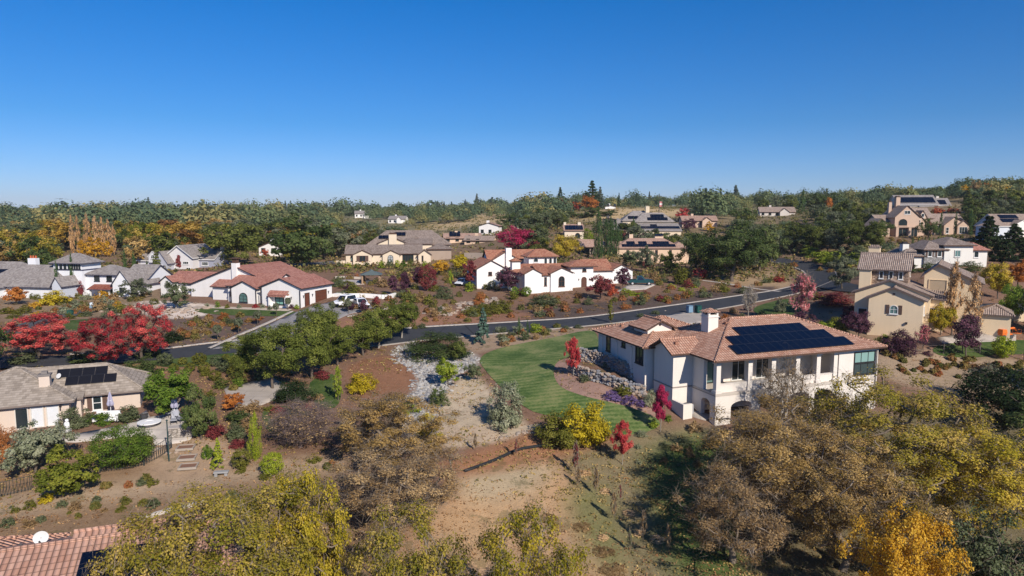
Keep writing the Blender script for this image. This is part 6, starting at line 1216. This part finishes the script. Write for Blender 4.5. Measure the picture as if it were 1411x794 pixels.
    # ---- boulders
    def boulders(poly,n,sz,label,group,seed):
        rr=random.Random(seed); A=np.array(poly,float); protos=[]; k=0
        for i in range(5): m=MB().blob((0,0,.15),(1,.8,.6),2,0,.45,seed*10+i); o=m.build('boulder',rocks[1 if i%2 else 3]); protos.append(o.data); bpy.data.objects.remove(o)
        while k<n:
            x,y=rr.uniform(A[:,0].min(),A[:,0].max()),rr.uniform(A[:,1].min(),A[:,1].max())
            if not inside(poly,np.array([x]),np.array([y]))[0][0]: continue
            k+=1; b=g(x,y); o=bpy.data.objects.new('boulder',protos[k%5]); COL.objects.link(o); s=rr.uniform(*sz); o.location=b; o.scale=(s*rr.uniform(.8,1.3),s,s*rr.uniform(.6,1)); o.rotation_euler=(0,0,rr.uniform(0,6.28)); tag(o,label,'boulder',group)
    boulders([(575,433),(600,426),(650,416),(683,412),(690,420),(660,424),(640,432),(610,436)],60,(.3,.75),'pale boulder in the outcrop on the mulch slope below the villa','boulders of the outcrop below the villa',4)
    boulders([(190,412),(215,424),(290,424),(300,430),(240,432),(205,430)],45,(.25,.6),'pale rock on the bank before the hacienda porch','rocks before the hacienda porch',5); boulders([(130,425),(190,418),(200,432),(150,438)],30,(.25,.6),'pinkish-white rock on the bank behind the red maples','rocks behind the red maples',6)
    boulders([(655,612),(690,600),(745,590),(745,594),(690,606)],16,(.12,.3),'small stone edging the sand lot','stones edging the sand lot',8); boulders([(40,590),(120,608),(215,618),(380,640),(380,645),(200,624)],22,(.12,.28),'small rubble stone on the edge of the patio slope','rubble stones by the patio slope',9)
    boulders([(685,470),(830,438),(1080,402),(1090,398),(1070,410),(830,446)],1,(.2,.25),'single stone at the road edge behind the cream house','stone at the road edge',10)
    # dry creek: countless cobbles
    poly=[(547,480),(575,474),(600,491),(648,486),(658,500),(628,520),(606,552),(585,585),(565,575),(560,555),(580,520),(548,500)]; A=np.array(poly,float); m=MB(); k=0; rr=random.Random(8)
    while k<2300:
        x,y=rr.uniform(A[:,0].min(),A[:,0].max()),rr.uniform(A[:,1].min(),A[:,1].max())
        if not inside(poly,np.array([x]),np.array([y]))[0][0]: continue
        k+=1; b=g(x,y) if k%3==0 or k<3 else lastb+Vector((rr.uniform(-1,1),rr.uniform(-1,1),0)); 
        if k%3==0 or k<3: lastb=b
        b=Vector((b.x,b.y,float(gz(b.x,b.y)))); s=rr.uniform(.07,.21); m.blob((b.x,b.y,b.z+.05),(s*1.3,s,s*.7),1,rr.choice((0,1,2,2)),.3,rr.randrange(999))
    m.build('creek_stones',[plain((.30,.295,.29),.95,.2,.4),plain((.19,.19,.2),.95,.2,.4),plain((.40,.385,.36),.95,.2,.4)],label='grey cobbles filling the dry creek bed',cat='stones',kind='stuff',autouv=False)
    # ---- patio of the beige house
    pat=lambda x,y: g(x,y)+Vector((0,0,.08)); lav=plain((.36,.35,.46),.9,.1,.1); wh=plain((.78,.78,.78),.6,.3,.04); gr=plain((.33,.34,.38),.8,.2,.1); dm=plain((.06,.06,.065),.5,.4,.05)
    def umbrella(b,h,label):
        e=thing('patio_umbrella',b,label,'umbrella'); MB().lathe([(.34,0),(.34,.06),(.08,.12)],14).build('base',dm,e); MB().tube((0,0,.1),(0,0,h),.03).build('pole',wh,e)
        m=MB(); pr=[(.30,h*.38),(.34,h*.45),(.24,h*.62),(.17,h*.8),(.07,h*.97),(.01,h*1.02)]; V=[];F=[];n=16
        for r,z in pr:
            for i in range(n): k=1 if i%2 else .68; V.append((r*k*math.cos(6.283*i/n),r*k*math.sin(6.283*i/n),z))
        for j in range(len(pr)-1):
            for i in range(n): F.append((j*n+i,j*n+(i+1)%n,(j+1)*n+(i+1)%n,(j+1)*n+i))
        m.mesh(V,F).build('canopy',lav,e); MB().lathe([(.2,h*.6),(.21,h*.63)],12).build('tie_band',wh,e)
    umbrella(pat(241,578),3.0,'closed lavender patio umbrella beside the loungers'); umbrella(pat(153,571),2.2,'closed lavender umbrella behind the white patio sofa')
    e=thing('patio_sofa',pat(148,582),'white patio sofa in front of the rose bushes','sofa',R(8)); MB().box(-1.1,1.1,-.45,.45,.12,.42).build('seat',wh,e,bevel=.04); MB().box(-1.1,1.1,.3,.5,.42,.95).build('backrest',wh,e,bevel=.05)
    for s in (-1,1): MB().box(s*1.1-.1,s*1.1+.1,-.45,.45,.1,.68).build('armrest',wh,e,bevel=.03)
    for x in (-.9,.9):
        for y in (-.35,.35): MB().box(x-.04,x+.04,y-.04,y+.04,0,.12).build('leg',dm,e)
    e=thing('fire_table',pat(206,588),'round white fire table on the patio','table'); MB().lathe([(1.0,.34),(1.05,.36),(1.05,.44),(.4,.46),(.38,.42)],28).build('tabletop',wh,e); MB().lathe([(.5,0),(.42,.3),(.5,.34)],18).build('base',plain((.45,.43,.40)),e)
    e=thing('planter',pat(199,580),'dark planter pot on the patio beside the fire table','planter'); MB().lathe([(.24,0),(.36,.6),(.40,.62),(.36,.62),(.33,.5)],16).build('pot',dm,e); MB().lathe([(.32,.5),(.0,.52)],16).build('soil',plain((.05,.035,.025)),e)
    for i,(x,y,a) in enumerate(((240,585,20),(250,583,60),(233,575,-30),(253,578,80))):
        e=thing('patio_chair',pat(x,y),'grey sling patio chair under the closed umbrella','chair',R(a),'sling chairs on the patio'); MB().box(-.3,.3,-.3,.5,.36,.42).build('seat',gr,e)
        MB().prism([(-.3,.5,.4),(.3,.5,.4),(.3,.95,1.05),(-.3,.95,1.05)],(0,.05,-.02)).build('backrest',gr,e)
        for s in (-.28,.28):
            for yy in (-.25,.45): MB().tube((s,yy,0),(s,yy,.38),.025,n=6).build('leg',dm,e)
            MB().box(s-.03,s+.03,-.3,.5,.58,.62).build('armrest',dm,e)
    e=thing('garden_statue',pat(93,596),'small white garden statue beside the rose bush','statue'); MB().box(-.25,.25,-.25,.25,0,.25).build('plinth',plain((.5,.5,.48)),e); m=MB(); m.blob((0,0,.62),(.26,.22,.4),2,0,.2,5); m.blob((.05,-.05,1.08),(.16,.16,.18),2,0,.1,6); m.build('figure',wh,e,smooth=True)
    e=thing('barbecue_island',pat(250,602),'grey stone counter at the edge of the patio','counter',R(15)); MB().box(-1.0,1.0,-.35,.35,0,.85).build('base',stone((.25,.22,.2),(.36,.32,.28),(.45,.41,.37),3.0),e); MB().box(-1.08,1.08,-.42,.42,.85,.93).build('countertop',plain((.42,.38,.35)),e)
    # ---- fences
    def fence(pts,h,label,mat,posts=2.4,pick=.14,name='metal_fence',rails=(.15,.95)):
        w=catmull([hit(*p)[:2] for p in pts],False,8); P=[]; 
        for i in range(len(w)-1):
            n=max(1,int(np.linalg.norm(w[i+1]-w[i])/pick)); P+= [w[i]+(w[i+1]-w[i])*k/n for k in range(n)]
        P.append(w[-1]); A=np.array(P); Z=gz(A[:,0],A[:,1]); e=thing(name,(A[0,0],A[0,1],Z[0]),label,'fence'); o=np.array(e.location); pn=MB(); kk=max(1,int(posts/pick))
        for i,(p,z) in enumerate(zip(A,Z)):
            x,y,zz=p[0]-o[0],p[1]-o[1],z-o[2]
            if i%kk==0: MB().box(x-.05,x+.05,y-.05,y+.05,zz-.2,zz+h+.12).build('post',mat,e)
            elif pick<1: pn.box(x-.014,x+.014,y-.014,y+.014,zz+.08,zz+h)
            if i:
                q=A[i-1]-o[:2]; 
                for r in rails: pn.tube((q[0],q[1],Z[i-1]-o[2]+h*r),(x,y,zz+h*r),.022,n=4,cap=False)
        pn.build('railing',mat,e)
    fm=plain((.035,.045,.045),.5,.4,.05)
    fence([(138,651),(165,649),(195,643),(222,630),(237,618)],1.35,'dark metal picket fence curving below the big patio hedge',fm); fence([(-20,690),(10,684),(45,676)],1.3,'dark metal picket fence at the lower left slope',fm); fence([(1228,492),(1300,488),(1350,488),(1411,497)],1.3,'thin wire fence above the pale terraced slope',plain((.12,.10,.09)),4,1.0,'wire_fence',(.2,.55,.95)); fence([(1245,484),(1272,486)],1.5,'short dark metal gate fence below the beige gable',fm)
    fence([(400,742),(440,748),(480,752)],1.6,'weathered wooden picket fence at the roof end under the oaks',plain((.22,.18,.15)),2.4,.16,'wooden_fence')
    # garden light post
    e=thing('lamp_post',g(233,636),'slim dark green post beside the garden steps','post'); MB().tube((0,0,0),(0,0,3.6),.06,.05).build('pole',plain((.03,.06,.06),.5),e); MB().lathe([(.05,3.6),(.11,3.66),(.03,3.75)],10).build('cap',plain((.03,.06,.06),.5),e)
    # garden steps
    for i,(x,y) in enumerate(((256,618),(258,632),(260,644))):
        b=g(x,y); e=thing('garden_step',(b.x,b.y,b.z-.02),'timber-edged red gravel step on the slope path','step',R(12),'timber garden steps'); m=MB(); m.box(-.75,.75,-.62,-.5,0,.2); m.box(-.75,.75,.5,.62,0,.2); m.box(-.75,-.63,-.499,.499,0,.2); m.box(.63,.75,-.499,.499,0,.2); m.build('timber_edge',plain((.35,.30,.25)),e); MB().box(-.629,.629,-.499,.499,0,.14).build('gravel_fill',plain((.22,.12,.08)),e)
    e=thing('stone_bench',g(305,655),'low grey stone block at the foot of the conical conifer','bench',R(10)); MB().box(-.6,.6,-.25,.25,.22,.36).build('slab',plain((.3,.3,.3)),e,bevel=.03); [MB().box(s-.12,s+.12,-.2,.2,-.1,.22).build('support',plain((.28,.28,.28)),e) for s in (-.4,.4)]
    # ---- air conditioner by the cream house
    M=Fr((20.6,67.4,.6),20); st=stucco((.72,.665,.60)); e=thing('screen_wall',M.w(-1.6,1.6),'short white screen wall at the corner of the cream house','wall',R(20)); MB().box(-.9,.2,.3,.55,-1,1.7).build('wall_face',st,e); MB().box(-.9,-.65,.55,2.4,-1,1.7).build('side_wall',st,e)
    e=thing('air_conditioner',M.w(-1.2,3.0,.1),'grey air conditioner behind the white screen wall','air conditioner',R(20)); MB().box(-.45,.45,-.45,.45,0,1.3).build('casing',plain((.30,.31,.33),.5),e,bevel=.03); MB().lathe([(.36,1.302),(.36,1.34),(.1,1.36)],18).build('fan_grille',dm,e)
    # ---- bins
    for (x,y,c,l) in ((950,432,(.16,.26,.36),'blue-grey wheelie bin at the road edge behind the chimney'),(962,432,(.01,.07,.06),'dark green wheelie bin beside the blue-grey one')):
        e=thing('wheelie_bin',g(x,y)+Vector((0,0,.1)),l,'bin',R(20)); MB().box(-.42,.42,-.42,.42,1.2,.1).build('body',plain(c,.5),e); MB().box(-.46,.46,-.48,.44,1.2,1.3).build('lid',plain(tuple(x*.8 for x in c),.5),e,bevel=.03); [MB().tube((s,.42,.14),(s+.08,.42,.14),.14,n=12).build('wheel',dm,e) for s in (-.44,.36)]
    # ---- gazebo
    b=g(512,391); e=thing('gazebo',b,'small garden gazebo with dark green hip roof on timber posts','gazebo',R(8)); w=1.75; wood=plain((.36,.24,.15))
    for sx in (-1,1):
        for sy in (-1,1): MB().box(sx*w-.16,sx*w+.16,sy*w-.16,sy*w+.16,-.3,2.0).build('post',wood,e)
    m=MB(); c=[(-w-.5,-w-.5,2.0),(w+.5,-w-.5,2.0),(w+.5,w+.5,2.0),(-w-.5,w+.5,2.0)]; t=[(-.3,-.3,2.75),(.3,-.3,2.75),(.3,.3,2.75),(-.3,.3,2.75)]
    for i in range(4): j=(i+1)%4; m.poly([c[i],c[j],t[j],t[i]])
    m.poly(t); m.poly(c[::-1]); rf=m.build('roof',plain((.10,.13,.13)),e); MB().lathe([(.45,2.75),(.25,2.95),(.02,3.05)],4).build('roof_cap',plain((.10,.13,.13)),rf); MB().box(-1.2,1.2,-.4,.4,.0,.75).build('table',dm,e)
    # ---- flagpole
    at=at_d(908,296,320); gzv=float(gz(at[0],320)); e=thing('flagpole',(at[0],320,gzv),'tall dark pole flying a red and white flag on the central hill','flagpole'); top=at_d(908,267,320)[2]-gzv; MB().tube((0,0,-1),(0,0,top),.22,.12).build('pole',plain((.06,.05,.05)),e)
    m=MB(); nx=3
    for i in range(nx):
        for j,(z0,z1,mi) in enumerate(((.0,.33,0),(.33,.66,1),(.66,1,0))):
            y=lambda k: .25*math.sin(k*1.1); m.poly([(.2+i*.4,y(i),top-6.0+2.4*z0),(.2+(i+1)*.4,y(i+1),top-6.0+2.4*z0),(.2+(i+1)*.4,y(i+1),top-6.0+2.4*z1),(.2+i*.4,y(i),top-6.0+2.4*z1)],mi)
    m.build('flag',[plain((.5,.2,.2)),plain((.7,.66,.64))],e)
    # ---- orange lift
    b=g(1384,466); e=thing('boom_lift',b,'orange articulated lift parked by the beige garden wall','lift',R(12)); e.scale=(.62,.62,.62); og=plain((.72,.16,.02),.4,.4,.06)
    m=MB(); m.box(-1.6,1.3,-.9,.9,.75,1.15); m.box(-1.7,.6,-1.0,1.0,1.2,2.2,taper=.12); m.build('body',og,e,bevel=.06)
    m=MB(); m.tube((-.8,0,2.1),(2.6,0,2.35),.26,.22,8); m.tube((2.4,.05,2.35),(3.3,.05,1.7),.18,.16,8); m.build('boom',og,e); m=MB(); m.box(2.9,4.0,-.7,.7,1.0,1.08); [m.tube((x,y,1.05),(x,y,2.1),.03,n=6) for x in (2.95,3.95) for y in (-.65,.65)]; m.box(2.93,3.97,-.67,-.63,2.0,2.1); m.box(2.93,3.97,.63,.67,2.0,2.1); m.build('basket',og,e)
    for x in (-1.15,.9):
        for y in (-1,1): MB().tube((x,y*.7,.45),(x,y*1.05,.45),.48,n=16).build('wheel',dm,e)
    # ---- silt sock
    w=catmull([hit(*p)[:2] for p in ((640,651),(668,641),(690,632),(712,622),(738,617),(756,616))],False,8); e=thing('silt_sock',(w[0][0],w[0][1],float(gz(*w[0]))),'black fabric silt sock laid across the bare lot','erosion sock'); m=MB(); o=np.array(e.location)
    for i in range(len(w)-1): m.tube(np.array([*w[i],float(gz(*w[i]))+.12])-o,np.array([*w[i+1],float(gz(*w[i+1]))+.12])-o,.15,n=8)
    m.build('sock',plain((.02,.022,.025)),e)
    # ---- saplings and straw on the lot
    straw=LM((150,120,84),(190,158,118),(214,190,150),.2,.1)
    for x,y,hp,f in ((711,631,28,'burg'),(793,655,48,'burg'),(821,683,40,'brown'),(855,692,26,'burg'),(846,720,44,'brown'),(886,746,46,'brown'),(921,764,44,'brown'),(797,672,30,'brown'),(868,760,34,'olive'),(655,622,26,'brown')):
        pp('vase',x,y,hp,hp*.32,f,'sapling','tree','thin young sapling planted on the bare lot below the cream house','saplings on the bare lot',lod=(150,.11),twig=260,tw=.02,tl=.18,clumps=24,bk=BARK_GREY)
    for x,y,w in ((806,653,20),(834,678,18),(866,708,20),(906,744,26),(831,742,18),(880,736,18)): pp('mound',x,y,6,w,straw,'straw_pile','straw','pale straw mulch heap beside a sapling on the lot','straw heaps on the lot',lod=(1600,.05))
    for x,y,w in ((755,714,30),(802,726,32),(832,760,36),(845,785,44)): pp('mound',x,y,5,w,'brown','mulch_heap','mulch','low brown mulch heap along the track on the bare lot','mulch heaps on the lot',lod=(1600,.05))
    # ---- utility boxes by the left road
    e=thing('utility_box',g(97,434),'small dark green utility cabinet on the pavement behind the red maples','cabinet'); MB().box(-.4,.4,-.3,.3,0,.75).build('cabinet',plain((.02,.09,.07)),e); MB().box(-.44,.44,-.34,.34,.75,.82).build('lid',plain((.02,.08,.06)),e)
    e=thing('mailbox_stand',g(126,428),'pale blue mailbox stand by the left road','mailbox'); MB().box(-.2,.2,-.18,.18,0,.9).build('post',plain((.25,.33,.40)),e); MB().box(-.15,.6,-.25,.25,.9,1.4).build('box',plain((.62,.70,.74)),e,bevel=.08)
    e=thing('grill_cart',g(392,690),'teal barrel grill beyond the low pale wall under the oaks','grill'); m=MB(); m.tube((-.5,0,.95),(.5,0,.95),.32,n=14); m.build('barrel',plain((.05,.14,.17),.4),e); [MB().tube((x,y,0),(x*.9,y*.7,.75),.03,n=6).build('leg',dm,e) for x in (-.45,.45) for y in (-.3,.3)]
    b=at_d(57,752,35.5); e=thing('satellite_dish',(b[0],b[1],b[2]+.12),'white satellite dish on the terracotta roof ridge','satellite dish',R(25)); e.scale=(.68,.68,.68); m=MB(); V=[];F=[]; n=24
    for j,(r,z) in enumerate(((0,-.10),(.2,-.085),(.38,-.04),(.5,0))):
        for i in range(n): V.append((r*1.1*math.cos(6.283*i/n),z*-1,r*math.sin(6.283*i/n)))
    for j in range(3):
        for i in range(n): F.append((j*n+i,j*n+(i+1)%n,(j+1)*n+(i+1)%n,(j+1)*n+i))
    d=m.mesh(V,F).build('dish',plain((.6,.62,.62),.5),e,smooth=True); d.location=(0,0,.5); d.rotation_euler=(R(-20),0,0); MB().tube((0,.05,-.6),(0,.08,.5),.035).build('mast',plain((.4,.4,.42)),e); m=MB(); m.tube((0,-.05,.1),(0,-.55,.4),.02,n=6); m.box(-.06,.06,-.62,-.52,.36,.48); m.build('receiver_arm',dm,e)
    for x,y,l in ((28,753,'small dark roof vent pipe left of the satellite dish'),(83,746,'dark blue vent pipe right of the satellite dish')): b=at_d(x,y,35.6); e=thing('vent_pipe',(b[0],b[1],b[2]-.5),l,'vent pipe'); MB().tube((0,0,0),(0,0,.55),.09).build('pipe',dm,e); MB().lathe([(.14,.5),(.14,.58),(.05,.66)],10).build('cap',dm,e)
def sb_(): return stucco((.62,.50,.35))
# ------------------------------------------------------------------ light, sky, camera
SUN_EL,SUN_AZ=33.0,30.0   # elevation; degrees to the right of straight behind the camera
def build_light():
    w=bpy.data.worlds.new('World'); sc.world=w; w.use_nodes=True; t=w.node_tree; bg=t.nodes['Background']
    s=t.nodes.new('ShaderNodeTexSky'); s.sky_type='NISHITA'; s.sun_disc=False; s.sun_elevation=R(SUN_EL); s.altitude=200; s.air_density=1.0; s.dust_density=.1; s.ozone_density=1.6
    d=Vector((math.sin(R(SUN_AZ)),-math.cos(R(SUN_AZ)),0)); s.sun_rotation=math.atan2(d.x,d.y)
    h=t.nodes.new('ShaderNodeHueSaturation'); h.inputs['Saturation'].default_value=SKY_SAT; h.inputs['Value'].default_value=1
    tc=t.nodes.new('ShaderNodeTexCoord'); sx=t.nodes.new('ShaderNodeSeparateXYZ'); t.links.new(tc.outputs['Generated'],sx.inputs[0])
    rp=ramp(t,sx.outputs[2],[(0.0,(.40,.56,1.05)),(.12,(.145,.455,.88)),(.30,(.0,.45,.97)),(1.0,(.22,.5,.85))])
    m=mix(t,1.0,s.outputs[0],rp,'MULTIPLY'); h.inputs['Value'].default_value=.93; t.links.new(m,h.inputs['Color']); t.links.new(h.outputs[0],bg.inputs[0]); bg.inputs[1].default_value=SKY_STR
    L=bpy.data.lights.new('Sun','SUN'); L.energy=SUN_E; L.angle=R(.5); L.color=(1,.905,.79); o=bpy.data.objects.new('Sun',L); COL.objects.link(o)
    v=Vector((d.x*math.cos(R(SUN_EL)),d.y*math.cos(R(SUN_EL)),math.sin(R(SUN_EL)))); o.rotation_euler=v.to_track_quat('Z','Y').to_euler(); o.location=(60,-80,90)
    c=bpy.data.cameras.new('Camera'); c.sensor_width=36; c.lens=36*F_PX/1411; c.clip_start=.5; c.clip_end=12000; co=bpy.data.objects.new('Camera',c); COL.objects.link(co); co.location=(0,0,HCAM); co.rotation_euler=(R(90)-PITCH,0,0); sc.camera=co
    sc.view_settings.view_transform='Standard'; sc.view_settings.look='None'; sc.view_settings.gamma=1; sc.view_settings.exposure=EXPO
    sc.cycles.max_bounces=6; sc.cycles.diffuse_bounces=3; sc.cycles.glossy_bounces=2; sc.cycles.transmission_bounces=3; sc.cycles.transparent_max_bounces=4; sc.cycles.use_denoising=True
SKY_SAT,SKY_STR,SUN_E,EXPO=1.0,.098,4.5,0.32
import time; T0=time.time()
def tick(s): print('T',s,round(time.time()-T0,1))
def build_haze():
    V=[(x,y,z) for z in (-30,150) for x,y in ((-6500,-300),(6500,-300),(6500,6500),(-6500,6500))]
    me=bpy.data.meshes.new('haze'); me.from_pydata(V,[],[(0,3,2,1),(4,5,6,7),(0,1,5,4),(1,2,6,5),(2,3,7,6),(3,0,4,7)]); m=bpy.data.materials.new('haze'); m.use_nodes=True; t=m.node_tree; t.nodes.remove(t.nodes['Principled BSDF'])
    v=t.nodes.new('ShaderNodeVolumePrincipled'); v.inputs['Color'].default_value=(.93,.97,1,1); v.inputs['Density'].default_value=HAZE; v.inputs['Anisotropy'].default_value=0; t.links.new(v.outputs[0],t.nodes['Material Output'].inputs['Volume']); me.materials.append(m)
    o=bpy.data.objects.new('haze',me); COL.objects.link(o); tag(o,'thin blue-white haze in the air over the valley','haze',kind='stuff'); sc.cycles.volume_bounces=0
HAZE=.00009
def main():
    build_houses()
    for o,yaw,h in HOUSES:
        F=Fr(o,yaw); c=F.w(5,5); HC.append((c[0],c[1]))
    tick('houses'); build_sheets(); tick('sheets'); build_ground(); tick('ground'); build_props(); tick('props'); build_plants(); tick('plants'); build_light(); build_haze()
main()
